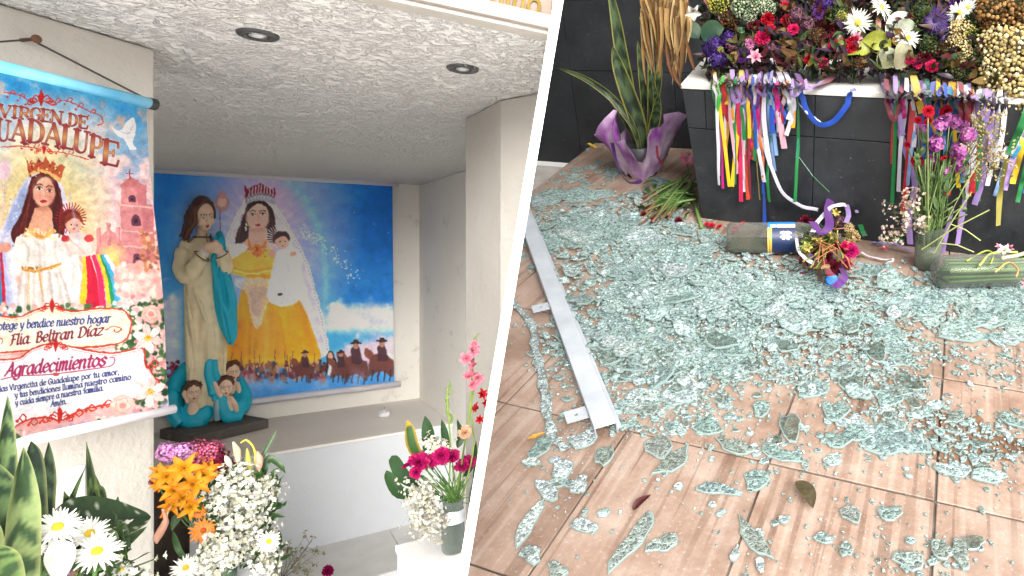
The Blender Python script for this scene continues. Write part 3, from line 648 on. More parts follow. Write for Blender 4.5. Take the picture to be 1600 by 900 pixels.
def paint_poster(p):
    U, V = p.U, p.V; al = np.arange(U.size)
    def U_(x): return x-230*2.195
    p.U = U-230*2.195; p.V = V-250*2.195; p.warp(7); U, V = p.U, p.V
    k = sst(40, 800, V)[:, None]; r = sst(0, 880, U)[:, None]
    p.img[:] = (np.array((20, 118, 214.))*(1-k)+np.array((70, 172, 238.))*k)/255
    p.put(al, 0.7*sst(560, 860, U)*(1-sst(300, 620, V)), (6, 92, 184))
    f = fbm(U/120, V/90, 3); p.put(al, 0.55*sst(0.45, 0.75, f), (60, 150, 220))
    p.put(al, 0.4*sst(0.5, 0.8, fbm(U/160+5, V/60, 9))*sst(500, 700, U), (8, 90, 176))
    p.glow(400, 250, 340, 390, (222, 186, 232), 1.0, 0.8); p.glow(420, 110, 200, 160, (235, 190, 215), 0.7, 1.2)
    an = np.arctan2(V-260, U-400); p.put(al, 0.35*np.clip(np.sin(an*26), 0, 1)*np.clip(1-np.hypot(U-400, V-260)/300, 0, 1), (240, 220, 245))
    d = np.hypot((U-380)/232, (V-420)/390); p.put(al, 0.5*np.exp(-((d-1)/0.05)**2)*sst(350, 520, U), (150, 215, 250)); p.put(al, 0.3*np.exp(-((d-1.05)/0.12)**2)*sst(350, 520, U), (90, 180, 240))
    # clouds
    c = fbm(U/60, V/45, 21); top = 505-35*np.sin((U-590)/80.0)-sst(700, 850, U)*25
    m = sst(0.0, 40, V-top+70*(c-0.5))*sst(560, 640, U+60*(c-0.5))*(1-sst(560, 610, V+40*(c-.5)))
    p.put(al, m, (226, 228, 244)); p.put(al, m*sst(0.42, 0.62, c), (250, 250, 254)); p.put(al, m*sst(0, 1, (V-top)/90)*0.4, (178, 184, 222))
    top = 630-45*np.sin((U-640)/110.0); m = sst(0, 40, V-top+80*(c-0.5))*sst(590, 680, U+60*(c-.5))*(1-sst(690, 750, V))
    p.put(al, m, (216, 196, 220)); p.put(al, m*sst(0.5, 0.7, c), (244, 226, 234))
    m = sst(0, 60, V-430+120*(c-.5))*(1-sst(90, 150, U+60*(c-.5))); p.put(al, m*0.85, (198, 196, 222)); p.put(al, m*sst(.5, .7, c)*.7, (232, 230, 242))
    p.dots(150, lambda g: (lambda t: (520+190*t+g.gauss(0, 9+6*t), 240+60*t+110*t*t+g.gauss(0, 12)))(g.random()), (1.2, 3.4), [(235, 245, 255), (180, 220, 250)], 0.8)
    p.dots(40, lambda g: (g.uniform(300, 860), g.uniform(60, 300)), (0.8, 1.8), [(220, 235, 255)], 0.7)
    # sceptre
    p.line([(250, 170), (252, 285)], 5, (120, 92, 96), smooth=False); p.ell(257, 148, 25, 30, (170, 128, 130)); p.ell(257, 143, 15, 20, (214, 170, 160)); p.poly([(242, 125), (256, 104), (274, 124), (262, 134)], (186, 136, 140))
    # veil and mantle
    p.poly([(342, 130), (310, 195), (275, 275), (252, 312), (330, 300), (440, 300), (500, 300), (470, 205), (432, 150)], (214, 206, 224), 0.96)
    p.poly([(480, 270), (546, 352), (592, 520), (622, 655), (560, 668), (470, 560), (440, 430)], (212, 208, 232), 0.97)
    p.poly([(500, 330), (548, 440), (580, 560), (600, 650), (575, 655), (520, 520)], (236, 232, 246), 0.8)
    for q in ([(342, 135), (305, 205), (262, 298)], [(432, 150), (475, 220), (540, 345), (590, 515), (618, 650)]):
        P = spl(q, 14)
        for i, (x, y) in enumerate(P): p.ell(x, y, 7, 7, (238, 234, 244), 0.9, 0.3); p.ell(x, y, 3, 3, (150, 140, 170), 0.7, 0.3)
    p.poly([(345, 150), (325, 205), (300, 285), (345, 282), (352, 230), (405, 240), (412, 280), (442, 282), (440, 215), (418, 155)], (52, 26, 30))
    p.poly([(350, 235), (408, 235), (414, 275), (440, 300), (380, 318), (310, 300), (345, 270)], (220, 172, 156))
    p.ell(379, 192, 39, 53, (232, 190, 172)); p.ell(396, 205, 20, 36, (210, 160, 145), 0.5, 0.6); p.ell(366, 205, 14, 16, (240, 170, 160), 0.5, 0.7)
    p.poly([(338, 190), (350, 150), (380, 136), (412, 150), (420, 195), (410, 165), (380, 150), (352, 168)], (50, 25, 28))
    for sx in (-1, 1):
        x = 379+sx*17; p.line([(x-10, 177), (x, 172), (x+10, 177)], 3.2, (70, 35, 35)); p.ell(x, 187, 9, 4, (245, 240, 240)); p.ell(x, 187, 4.2, 4.4, (45, 28, 30)); p.line([(x-10, 186), (x, 181), (x+10, 186)], 2.2, (50, 25, 28))
    p.line([(379, 186), (383, 206), (376, 209)], 2.2, (190, 135, 120)); p.ell(379, 223, 10, 4.5, (186, 62, 70)); p.line([(370, 222), (388, 222)], 1.2, (130, 30, 40), smooth=False)
    p.ell(338, 236, 4, 8, (240, 225, 200)); p.ell(340, 222, 3, 4, (240, 225, 200))
    # crown
    p.poly([(332, 86), (346, 100), (362, 90), (386, 80), (410, 90), (424, 102), (440, 94), (438, 150), (410, 142), (385, 138), (352, 144), (338, 150)], (134, 28, 58), smooth=False)
    p.poly([(340, 128), (362, 118), (386, 112), (412, 118), (436, 130), (436, 154), (412, 144), (386, 139), (360, 144), (340, 154)], (172, 166, 182))
    for i in range(9): p.line([(346+i*11, 140-10*math.sin(i/8*PI)), (352+i*10, 100-14*math.sin(i/8*PI))], 3, (222, 216, 230), smooth=False); p.ell(346+i*11, 128-11*math.sin(i/8*PI), 4, 4, (120, 110, 130))
    # dress
    p.poly([(300, 305), (270, 335), (262, 372), (300, 392), (345, 400), (420, 395), (450, 360), (430, 310)], (232, 184, 62)); p.poly([(268, 292), (320, 285), (345, 300), (310, 330), (272, 340)], (226, 222, 236))
    sh = lambda x, y: 0.86+0.32*fbm(x/16, y/90, 4)
    p.poly([(340, 392), (318, 470), (288, 590), (272, 700), (400, 712), (584, 702), (566, 580), (520, 478), (450, 400)], (226, 152, 22), shade=sh)
    p.poly([(360, 520), (340, 700), (470, 704), (440, 540)], (214, 150, 50), 0.6, 14); p.poly([(470, 500), (540, 560), (575, 690), (500, 700)], (232, 140, 6), 0.7, 12); p.line([(275, 676), (400, 690), (580, 680)], 22, (236, 182, 30), 0.55, 8)
    p.line([(288, 370), (350, 382), (440, 366)], 10, (214, 160, 50)); p.line([(290, 376), (360, 390), (440, 374)], 5, (246, 214, 110))
    p.poly([(345, 262), (372, 320), (412, 268), (404, 300), (376, 334), (348, 300)], (224, 128, 62)); p.ell(376, 306, 17, 18, (226, 130, 40)); p.ell(376, 306, 7, 8, (196, 60, 40)); p.dots(30, lambda g: (g.uniform(340, 415), g.uniform(285, 335)), (2, 4), [(240, 200, 150), (200, 90, 50)], .8)
    lace = lambda x, y: np.clip(0.55+0.9*(fbm(x/5, y/5, 8)-0.35), 0, 1)
    p.poly([(300, 402), (430, 408), (440, 450), (414, 490), (392, 560), (372, 578), (352, 520), (338, 455), (302, 432)], (224, 214, 226), 0.95, tex=lace); p.poly([(345, 430), (410, 440), (400, 500), (376, 540), (352, 500)], (186, 150, 140), 0.6, 8)
    # child
    for i in range(22):
        a = PI*0.75+i/21*PI*1.35; p.line([(455+26*math.cos(a), 272+28*math.sin(a)), (455+46*math.cos(a), 270+48*math.sin(a))], 3, (226, 214, 220), smooth=False)
    p.poly([(440, 318), (490, 296), (524, 318), (532, 380), (520, 478), (462, 502), (412, 474), (424, 400)], (226, 226, 240)); p.poly([(450, 340), (510, 340), (500, 440), (455, 480), (430, 440)], (246, 246, 252), .8, 8)
    p.line([(440, 390), (470, 440), (460, 490)], 4, (180, 178, 204), .7, 3); p.ell(456, 460, 9, 5, (60, 40, 50)); p.ell(428, 322, 11, 14, (216, 160, 140)); p.ell(500, 322, 10, 8, (216, 160, 140))
    p.ell(462, 276, 25, 29, (224, 172, 154)); p.poly([(436, 275), (440, 250), (464, 244), (486, 256), (488, 276), (466, 260)], (60, 30, 30)); p.ell(456, 280, 3, 2.5, (40, 25, 25)); p.ell(472, 280, 3, 2.5, (40, 25, 25)); p.ell(464, 294, 5, 2, (180, 70, 70))
    p.poly([(440, 520), (470, 600), (480, 700), (560, 700), (540, 600), (500, 500)], (250, 186, 40), .45, 22); p.poly([(300, 560), (290, 690), (330, 700), (340, 560)], (190, 112, 10), .5, 16); p.line([(400, 480), (410, 600), (400, 700)], 16, (252, 206, 90), .4, 12); p.line([(355, 560), (348, 700)], 10, (176, 104, 10), .4, 8, smooth=False); p.line([(455, 540), (480, 690)], 8, (186, 108, 6), .4, 7, smooth=False)
    p.line([(470, 330), (490, 400), (480, 480)], 12, (176, 176, 206), .5, 9); p.line([(440, 350), (430, 430), (450, 480)], 8, (190, 190, 216), .5, 7); p.line([(530, 360), (556, 480), (590, 620)], 14, (180, 176, 210), .45, 10); p.ell(352, 205, 12, 30, (206, 156, 140), .5, .8); p.ell(379, 240, 24, 8, (190, 130, 116), .6, .8); p.line([(330, 190), (318, 240), (312, 275)], 6, (90, 50, 46), .7, 4); p.line([(428, 200), (432, 240), (430, 275)], 6, (96, 54, 48), .7, 4)
    # crowd
    p.put(al, 0.75*sst(690, 740, V), (62, 138, 205))
    cl = [(112, 48, 62), (150, 84, 76), (70, 52, 84), (186, 136, 120), (96, 40, 44), (140, 96, 60), (60, 70, 90), (170, 60, 70)]
    g = p.rng
    for i in range(150):
        x = 262+g.random()*350; y = g.uniform(690, 745)+(8 if x < 300 else 0); h = g.uniform(14, 26); c0 = g.choice(cl)
        p.poly([(x-h*.35, y+h), (x-h*.25, y+h*.2), (x, y), (x+h*.25, y+h*.2), (x+h*.35, y+h)], c0, 0.9, 3); p.ell(x, y-3, h*.16, h*.2, g.choice([(196, 150, 126), (60, 40, 40), (150, 100, 80)]))
    for i in range(12): x = g.uniform(270, 600); p.line([(x, 660+g.uniform(-8, 18)), (x+g.uniform(-3, 3), 700)], 2.2, (110, 70, 70), smooth=False)
    for i in range(60): x = g.uniform(40, 110); p.ell(x, g.uniform(690, 800), 6, 6, g.choice([(130, 20, 50), (90, 20, 40), (170, 60, 90)]), .9)
    p.poly([(612, 735), (616, 668), (630, 655), (642, 670), (652, 735)], (52, 28, 34)); p.ell(628, 672, 9, 12, (205, 160, 140)); p.poly([(618, 738), (625, 690), (640, 690), (652, 738)], (222, 222, 238))
    for (x, y, s_) in ((715, 690, 1.25), (805, 682, 1.2), (664, 705, .9), (540, 705, .9)):
        p.poly([(x-40*s_, y+50*s_), (x-34*s_, y), (x-14*s_, y-14*s_), (x+20*s_, y-4*s_), (x+34*s_, y+10*s_), (x+30*s_, y+52*s_), (x, y+36*s_)], (98, 50, 44), .95, 4)
        p.poly([(x-34*s_, y+6*s_), (x-52*s_, y-14*s_), (x-44*s_, y-30*s_), (x-24*s_, y-14*s_)], (124, 66, 52), .95, 3)
        p.poly([(x-12*s_, y+6*s_), (x-12*s_, y-34*s_), (x+8*s_, y-38*s_), (x+16*s_, y+4*s_)], (66, 36, 46), .95, 3); p.ell(x, y-42*s_, 8*s_, 9*s_, (170, 120, 100)); p.ell(x, y-51*s_, 16*s_, 4*s_, (60, 34, 34)); p.ell(x, y-55*s_, 8*s_, 6*s_, (60, 34, 34))
        for q in (-26, -8, 10, 26): p.line([(x+q*s_, y+34*s_), (x+(q-4)*s_, y+62*s_)], 5*s_, (70, 36, 34), .9, smooth=False)
    p.put(al, 0.8*sst(735, 800, V+14*(c-.5)), (58, 132, 202)); p.put(al, 0.35*sst(0.5, 0.7, c)*sst(700, 760, V), (190, 200, 230)); p.tone(.18)

def paint_banner(p):
    p.warp(7); U, V = p.U, p.V; al = np.arange(U.size); g = p.rng
    k = sst(250, 1000, V)[:, None]
    p.img[:] = (np.array((62, 172, 236.))*(1-k)+np.array((240, 186, 180.))*k)/255
    f = fbm(U/90, V/70, 2); f2 = fbm(U/40, V/36, 5)
    an = np.arctan2(V-800, U-170); rd = np.hypot(U-170, V-800)
    p.put(al, 0.55*np.clip(np.sin(an*19+1), 0, 1)*np.clip(1-rd/620, 0, 1), (226, 244, 252))
    p.put(al, 0.9*sst(0.48, 0.66, f+0.12*sst(300, 900, V)-0.08)*(1-0.6*sst(280, 480, U)*(V < 560)), (250, 222, 216))
    p.put(al, 0.8*sst(.5, .7, f2)*sst(330, 420, U)*sst(360, 430, V)*(1-sst(480, 560, V)), (246, 190, 160))
    p.put(al, 0.85*sst(.42, .62, f2)*sst(380, 470, U)*sst(570, 640, V), (246, 196, 196)); p.put(al, .7*sst(.58, .7, f2)*sst(330, 470, U)*sst(560, 640, V), (252, 230, 224))
    p.glow(180, 520, 330, 170, (244, 236, 236), 0.95, .6)
    p.glow(170, 800, 280, 330, (252, 224, 130), 1.0, .75); p.put(al, 0.5*np.clip(np.sin(an*34), 0, 1)*np.clip(1-rd/330, 0, 1)*sst(60, 130, rd), (255, 248, 214))
    p.put(al, .9*np.exp(-((V-285-0.235*(U-0))/16)**2), (96, 196, 240))
    p.put(al, .7*sst(.55, .75, fbm(U/70+3, V/60, 15))*(V < 560)*sst(330, 420, U), (40, 150, 226))
    # dove
    p.poly([(428, 490), (470, 510), (500, 470), (526, 464), (532, 520), (520, 555), (536, 580), (510, 584), (488, 548), (460, 528)], (252, 248, 248)); p.line([(470, 515), (505, 520), (520, 490)], 3, (200, 196, 214), .7)
    # church
    def tower(x, w, y0, y1, c=(222, 150, 152)):
        p.poly([(x-w, y1), (x-w, y0), (x+w, y0), (x+w, y1)], c, smooth=False, shade=lambda a, b_: 0.93+.12*vnoise(a/14, b_/14, 3)); p.poly([(x+w*.3, y1), (x+w*.3, y0), (x+w, y0), (x+w, y1)], (196, 116, 124), .55, smooth=False)
    tower(535, 62, 800, 1120); tower(525, 48, 720, 800); tower(515, 30, 700, 730); p.poly([(470, 725), (515, 690), (572, 728)], (206, 128, 130), smooth=False); p.line([(510, 662), (512, 700)], 4, (150, 60, 70), smooth=False); p.line([(498, 676), (524, 678)], 3.5, (150, 60, 70), smooth=False)
    for (x, y, w, h) in ((518, 776, 13, 26), (530, 862, 16, 40), (530, 1010, 15, 34)): p.poly([(x-w, y+h*.5), (x-w, y-h*.2), (x, y-h*.6), (x+w, y-h*.2), (x+w, y+h*.5)], (120, 70, 90), soft=2); p.ell(x, y+2, w*.5, h*.26, (70, 50, 60))
    for y in (800, 900, 960): p.line([(468, y), (596, y+12)], 7, (240, 186, 180), smooth=False)
    p.poly([(380, 1120), (384, 960), (430, 900), (480, 960), (480, 1120)], (216, 140, 140), .9); p.poly([(415, 1100), (418, 1010), (440, 985), (462, 1010), (466, 1100)], (250, 190, 120), .9); p.glow(440, 990, 60, 60, (255, 220, 140), .9)
    for x in (392, 428, 462): tower(x, 8, 870+abs(x-428)*.5, 960, (226, 160, 158))
    # ribbons and sceptre at the left
    p.poly([(-14, 660), (18, 612), (44, 660), (30, 700), (-8, 700)], (238, 206, 216), smooth=False); p.line([(14, 700), (10, 1000)], 7, (226, 190, 186), smooth=False); p.line([(14, 700), (10, 1000)], 2.5, (250, 236, 226), smooth=False)
    # veil, hair, face
    p.poly([(110, 690), (60, 770), (20, 870), (-20, 960), (-60, 1100), (40, 1010), (110, 940), (250, 940), (330, 1000), (290, 850), (250, 720), (190, 660)], (226, 222, 240)); p.poly([(108, 700), (60, 790), (20, 900), (70, 880), (116, 780)], (150, 170, 214), .7, 8); p.dots(70, lambda q: (q.uniform(10, 110), q.uniform(740, 960)), (2, 4), [(250, 250, 255), (150, 150, 190)], .7)
    p.poly([(125, 690), (110, 760), (85, 840), (50, 900), (60, 950), (120, 935), (150, 850), (210, 850), (225, 930), (262, 930), (258, 820), (240, 730), (200, 668)], (92, 34, 34)); p.line([(120, 800), (90, 880), (80, 940)], 8, (130, 56, 46), .8, 4); p.line([(235, 800), (245, 860), (240, 920)], 8, (130, 56, 46), .8, 4)
    p.poly([(145, 810), (205, 810), (215, 880), (200, 915), (130, 910), (120, 890)], (240, 180, 150))
    p.ell(178, 748, 45, 60, (244, 190, 164)); p.ell(158, 765, 14, 16, (240, 150, 140), .6, .7); p.ell(206, 768, 11, 16, (236, 146, 136), .6, .7); p.poly([(136, 735), (150, 692), (185, 672), (222, 700), (226, 750), (214, 715), (185, 690), (155, 705)], (84, 30, 32))
    for x, y in ((160, 736), (202, 744)): p.line([(x-15, y-13), (x, y-19), (x+13, y-13)], 4, (90, 40, 36)); p.ell(x, y, 12, 6, (252, 246, 244)); p.ell(x, y, 6, 6, (50, 28, 26)); p.line([(x-13, y-2), (x, y-8), (x+13, y-2)], 3, (60, 26, 26))
    p.line([(182, 735), (186, 762), (176, 766)], 2.6, (206, 136, 116)); p.ell(178, 784, 14, 6.5, (200, 56, 66)); p.line([(165, 783), (191, 784)], 1.6, (140, 26, 40), smooth=False)
    # crown
    p.poly([(98, 612), (112, 640), (124, 622), (140, 640), (150, 616), (166, 634), (182, 610), (198, 640), (214, 622), (228, 650), (244, 640), (262, 650), (240, 710), (200, 680), (150, 672), (116, 690)], (196, 104, 70), smooth=False); p.line([(116, 686), (150, 668), (200, 676), (240, 704)], 12, (240, 190, 120)); p.dots(40, lambda q: (q.uniform(110, 245), q.uniform(630, 690)), (2.5, 5), [(252, 222, 160), (170, 50, 50), (120, 40, 40)], .9)
    # dress
    sh = lambda x, y: 0.9+0.2*fbm(x/13, y/160, 6)
    p.poly([(110, 905), (70, 930), (62, 990), (92, 1050), (60, 1200), (40, 1290), (330, 1290), (300, 1180), (252, 1040), (270, 960), (262, 925), (210, 905)], (246, 236, 228), shade=sh); p.poly([(110, 900), (170, 935), (225, 905), (216, 890), (170, 915), (125, 888)], (238, 190, 120)); p.dots(36, lambda q: (q.uniform(105, 230), q.uniform(890, 930)), (3, 6), [(250, 226, 170), (220, 150, 80)], .9)
    p.line([(84, 1046), (150, 1058), (250, 1028)], 11, (222, 160, 70)); p.dots(24, lambda q: (q.uniform(86, 250), 1049-8*abs(q.random())), (3, 5), [(248, 210, 130), (180, 110, 40)], .9)
    for x0 in (120, 160): p.line([(x0, 1055), (x0-8+(x0 > 140)*26, 1200)], 9, (228, 176, 100), .9)
    p.poly([(262, 960), (310, 990), (322, 1100), (300, 1170), (250, 1060)], (248, 240, 234)); p.poly([(60, 960), (20, 1010), (10, 1100), (60, 1090), (90, 1040)], (250, 244, 240))
    p.ell(22, 966, 26, 22, (236, 172, 150)); p.ell(340, 1005, 22, 30, (238, 176, 152), rot=-.5)
    cols = [(214, 30, 60), (240, 200, 40), (40, 150, 90), (60, 160, 220), (230, 60, 130), (245, 130, 40)]
    for i, (xa, xb, c_) in enumerate(((352, 378, (206, 28, 70)), (372, 402, (232, 60, 110)), (338, 322, (244, 206, 60)), (390, 432, (248, 210, 60)), (402, 446, (50, 160, 110)), (410, 462, (80, 180, 220)), (418, 490, (236, 226, 240)), (348, 350, (222, 40, 80)))): p.line([(xa, 1000, 14), ((xa+xb)/2+6, 1090, 20), (xb, 1235, 26)], 1, c_)
    for i, (xa, xb, c_) in enumerate(((30, 52, (220, 222, 244)), (18, 30, (196, 200, 236)), (6, 12, (214, 40, 70)), (40, 70, (236, 236, 248)), (-10, -20, (240, 210, 60)), (-4, -4, (50, 150, 200)))): p.line([(xa, 990, 12), ((xa+xb)/2, 1100, 20), (xb, 1250, 26)], 1, c_)
    # child
    for i in range(30): a = i/30*2*PI; p.line([(287+34*math.cos(a), 852+36*math.sin(a)), (287+58*math.cos(a), 850+60*math.sin(a))], 4.5, (176, 40, 44), smooth=False)
    p.ell(287, 856, 40, 42, (120, 30, 34)); p.poly([(262, 925), (300, 905), (350, 915), (378, 960), (350, 1000), (290, 990), (262, 960)], (244, 214, 204)); p.ell(298, 872, 33, 37, (244, 190, 168)); p.poly([(264, 870), (270, 838), (300, 828), (328, 846), (332, 872), (304, 850)], (140, 66, 44)); p.ell(288, 876, 4, 3.4, (50, 28, 26)); p.ell(311, 878, 4, 3.4, (50, 28, 26)); p.ell(299, 893, 7, 3, (200, 70, 70)); p.ell(266, 930, 17, 13, (196, 60, 60)); p.ell(356, 930, 18, 15, (214, 84, 84))
    p.ell(206, 742, 16, 46, (214, 146, 122), .45, .8); p.ell(178, 700, 34, 12, (252, 214, 190), .5, .8); p.ell(178, 812, 26, 9, (206, 136, 112), .7, .8); p.ell(158, 720, 12, 5, (150, 84, 70), .35, .8); p.ell(204, 728, 11, 5, (150, 84, 70), .35, .8)
    for q, w_, c_ in (([(120, 720), (104, 790), (84, 860), (66, 920)], 7, (136, 60, 48)), ([(134, 700), (122, 770), (112, 840), (96, 920)], 4, (164, 84, 62)), ([(240, 740), (250, 810), (252, 880), (240, 925)], 7, (136, 60, 48)), ([(228, 720), (240, 790), (238, 870)], 4, (60, 18, 22)), ([(112, 760), (96, 830), (74, 890)], 5, (56, 16, 20)), ([(160, 690), (190, 682), (214, 700)], 4, (140, 66, 50))): p.line(q, w_, c_, .75, 4)
    for x0, x1, c_ in ((90, 66, (206, 190, 186)), (112, 96, (222, 208, 204)), (140, 132, (204, 188, 182)), (172, 172, (224, 210, 206)), (200, 214, (204, 188, 184)), (226, 256, (218, 202, 198)), (244, 288, (200, 182, 180))): p.line([(x0, 1064), ((x0+x1)/2, 1130), (x1, 1235)], 9, c_, .75, 7); p.line([(x0+12, 1064), ((x0+x1)/2+13, 1130), (x1+14, 1235)], 6, (255, 252, 248), .7, 5)
    for q in ([(100, 940), (120, 980), (110, 1040)], [(230, 930), (226, 980), (236, 1030)], [(160, 950), (164, 1000), (160, 1045)], [(280, 985), (296, 1040), (290, 1110)], [(40, 1010), (34, 1050), (50, 1085)]): p.line(q, 8, (212, 196, 190), .65, 7)
    p.ell(312, 876, 10, 26, (214, 150, 128), .45, .8); p.ell(300, 945, 26, 14, (250, 240, 232), .6, .7); p.line([(280, 930), (310, 960), (340, 990)], 6, (206, 160, 150), .6, 5); p.line([(60, 800), (40, 870), (10, 950)], 10, (176, 184, 220), .6, 8); p.line([(280, 760), (300, 840), (320, 960)], 9, (190, 192, 224), .6, 7)
    # floral border
    def rose(x, y, r, c=(246, 196, 184)):
        p.ell(x, y, r, r*.95, c)
        for i in range(5): a = i*1.26+x; p.ell(x+r*.45*math.cos(a), y+r*.45*math.sin(a), r*.55, r*.42, tuple(min(255, q+8) for q in c), .8, .2, a); p.line([(x+r*.75*math.cos(a-.6), y+r*.75*math.sin(a-.6)), (x+r*.6*math.cos(a), y+r*.6*math.sin(a)), (x+r*.75*math.cos(a+.6), y+r*.75*math.sin(a+.6))], 2.2, (222, 140, 134), .8)
        p.ell(x, y, r*.3, r*.28, (232, 156, 146))
    def lily(x, y, r, ro=0):
        for i in range(6):
            a = ro+i*PI/3; e = (x+r*math.cos(a), y+r*math.sin(a)); n = (-math.sin(a)*r*.25, math.cos(a)*r*.25); h = (x+r*.55*math.cos(a), y+r*.55*math.sin(a))
            p.poly([(x, y), (h[0]+n[0], h[1]+n[1]), e, (h[0]-n[0], h[1]-n[1])], (253, 240, 234) if i % 2 else (246, 222, 216)); p.line([(x, y), e], 1.6, (230, 176, 170), .8, smooth=False)
        p.ell(x, y, r*.2, r*.2, (240, 206, 110)); p.dots(6, lambda q: (x+q.gauss(0, r*.12), y+q.gauss(0, r*.12)), (2.5, 4), [(232, 150, 20), (246, 190, 40)])
    def zone(n, fp_, cl_, r): p.dots(n, fp_, r, cl_, .95)
    edge = lambda y: 520+sst(1050, 1350, y)*-30
    zone(240, lambda q: (lambda y: (q.uniform(500-40*sst(1150, 1500, y), 650), y))(q.uniform(1150, 1680)), [(44, 84, 54), (70, 112, 70), (96, 130, 84), (60, 90, 60)], (8, 16))
    zone(150, lambda q: (q.uniform(450, 620), q.uniform(1030, 1160)), [(248, 206, 196), (252, 226, 214), (240, 180, 172)], (9, 19)); zone(60, lambda q: (q.uniform(540, 610), q.uniform(900, 1060)), [(214, 140, 110), (240, 190, 150), (170, 110, 90)], (5, 10))
    zone(60, lambda q: (q.uniform(440, 520), q.uniform(1200, 1380)), [(60, 100, 64), (90, 124, 80)], (7, 13)); zone(80, lambda q: (q.uniform(440, 540), q.uniform(1180, 1400)), [(250, 240, 220), (244, 210, 196), (252, 250, 240)], (5, 10)); zone(110, lambda q: (q.uniform(500, 640), q.uniform(1150, 1660)), [(246, 190, 190), (250, 224, 214), (236, 150, 150)], (5, 11))
    # scroll panels
    def scroll(pts, col, bc):
        P = p.poly(pts, col, soft=3); Q = np.vstack([P, P[:1]]); p.line(np.hstack([Q, np.full((len(Q), 1), 7.)]), 1, bc, smooth=False); p.line(np.hstack([Q+np.array((0, 10)), np.full((len(Q), 1), 2.2)]), 1, tuple(min(255, q+40) for q in bc), .7, smooth=False)
    zone(110, lambda q: (q.uniform(-220, 470), q.uniform(1185, 1240)), [(60, 100, 60), (250, 236, 220), (244, 190, 180), (96, 130, 84)], (6, 13))
    scroll([(-220, 1270), (-60, 1232), (60, 1240), (140, 1212), (210, 1195), (280, 1215), (380, 1205), (470, 1212), (505, 1262), (480, 1330), (400, 1352), (210, 1362), (0, 1378), (-220, 1392)], (253, 240, 216), (206, 84, 62)); p.glow(200, 1290, 260, 70, (255, 250, 240), .7)
    scroll([(-230, 1450), (-60, 1410), (60, 1402), (130, 1360), (215, 1342), (320, 1362), (440, 1380), (545, 1362), (560, 1420), (590, 1470), (560, 1540), (470, 1570), (330, 1600), (250, 1640), (170, 1630), (80, 1648), (0, 1690), (-230, 1720)], (251, 246, 250), (208, 70, 52)); p.glow(180, 1500, 330, 120, (255, 253, 255), .9); 
    for (x, y, s_) in ((208, 1198, 1), (220, 1350, 1), (240, 1625, 1.15), (155, 390, 1.15), (172, 585, .75)):
        for sx in (-1, 1):
            for q in range(3): p.line([(x+sx*(6+q*9)*s_, y+(q*7-6)*s_), (x+sx*(20+q*11)*s_, y-(14-q*9)*s_), (x+sx*(30+q*9)*s_, y+(2+q*6)*s_), (x+sx*(18+q*8)*s_, y+(8+q*5)*s_)], 4.4*s_, (214, 62, 50))
        p.poly([(x, y-36*s_), (x+10*s_, y-8*s_), (x, y+24*s_), (x-10*s_, y-8*s_)], (206, 50, 46))
    for q in ([(10, 362), (70, 372), (120, 400), (150, 392)], [(160, 392), (205, 412), (240, 392), (290, 408), (340, 432), (390, 452), (400, 480), (380, 490)], [(0, 575), (90, 572), (160, 584)], [(184, 590), (250, 596), (350, 622)]): p.line(q, 4.5, (206, 80, 62)); 
    for (x, y) in ((30, 372), (70, 385), (100, 402), (210, 402), (255, 400), (300, 420), (350, 445), (90, 572), (130, 576), (230, 592), (270, 600)): p.line([(x, y), (x+10, y-16), (x+22, y-12), (x+18, y-2)], 4, (208, 74, 60)); p.ell(x-8, y+8, 5, 4, (206, 70, 58))
    for (x, y, d) in ((60, 1640, 1), (110, 1655, 1), (160, 1645, 1), (300, 1618, 1), (350, 1600, 1), (410, 1582, 1), (575, 1430, 0), (582, 1500, 0)): p.line([(x, y), (x+18, y-20), (x+34, y-6), (x+20, y+6), (x+8, y-2)], 6, (214, 66, 52)); p.ell(x-4, y+6, 7, 6, (216, 72, 58))
    rose(578, 1228, 36); rose(482, 1584, 44); lily(568, 1322, 62, .3); lily(582, 1530, 64, .6); p.put(al, .8*sst(1690, 1745, V+0.22*(U-250)), (220, 206, 236)); m = sst(1640, 1680, V+0.22*(U-250)); p.put(al, .75*m*sst(.5, .65, f2), (196, 180, 226)); p.put(al, .6*m*sst(.55, .7, fbm(U/50+9, V/30, 31)), (250, 214, 190))
    zone(90, lambda q: (q.uniform(370, 640), 1700-(q.random()*70)-0.2*0), [(250, 230, 220), (240, 190, 186), (70, 110, 70), (54, 90, 58)], (6, 12)); rose(482, 1584, 42); zone(60, lambda q: (q.uniform(-60, 120), q.uniform(1690, 1740)), [(250, 220, 214), (90, 130, 84), (240, 180, 176)], (6, 12))
    p.line([(410, 1290), (440, 1275), (470, 1288), (450, 1300), (440, 1290)], 4, (190, 80, 60)); p.line([(-10, 1320), (2, 1330), (-2, 1345)], 4, (190, 80, 60))
    # lettering
    p.tone(.25); p.img = np.clip((p.img-.5)*1.16+.455, 0, 1); p.unwarp()
    xs = [(-16, 40, 455), (38, 62, 460), (64, 116, 463), (110, 156, 466), (152, 196, 472), (192, 244, 478), (262, 302, 490), (300, 344, 498)]
    for ch, (a, b_, y) in zip('VIRGENDE', xs): serif(p, ch, a, y, b_, y+(b_-a)*.13, 46)
    xs = [(-78, -30, 548, 82), (-26, 34, 545, 82), (30, 106, 546, 82), (100, 172, 550, 84), (164, 246, 560, 84), (236, 296, 572, 84), (284, 350, 588, 84), (348, 404, 608, 84), (396, 470, 634, 90)]
    for ch, (a, b_, y, h) in zip('GUADALUPE', xs): serif(p, ch, a, y, b_, y+(b_-a)*.22, h)
    pentext(p, 'Protege y bendice nuestro hogar', -46, 1293, 428, 1258, 21, (58, 66, 140), .22, .32, .16)
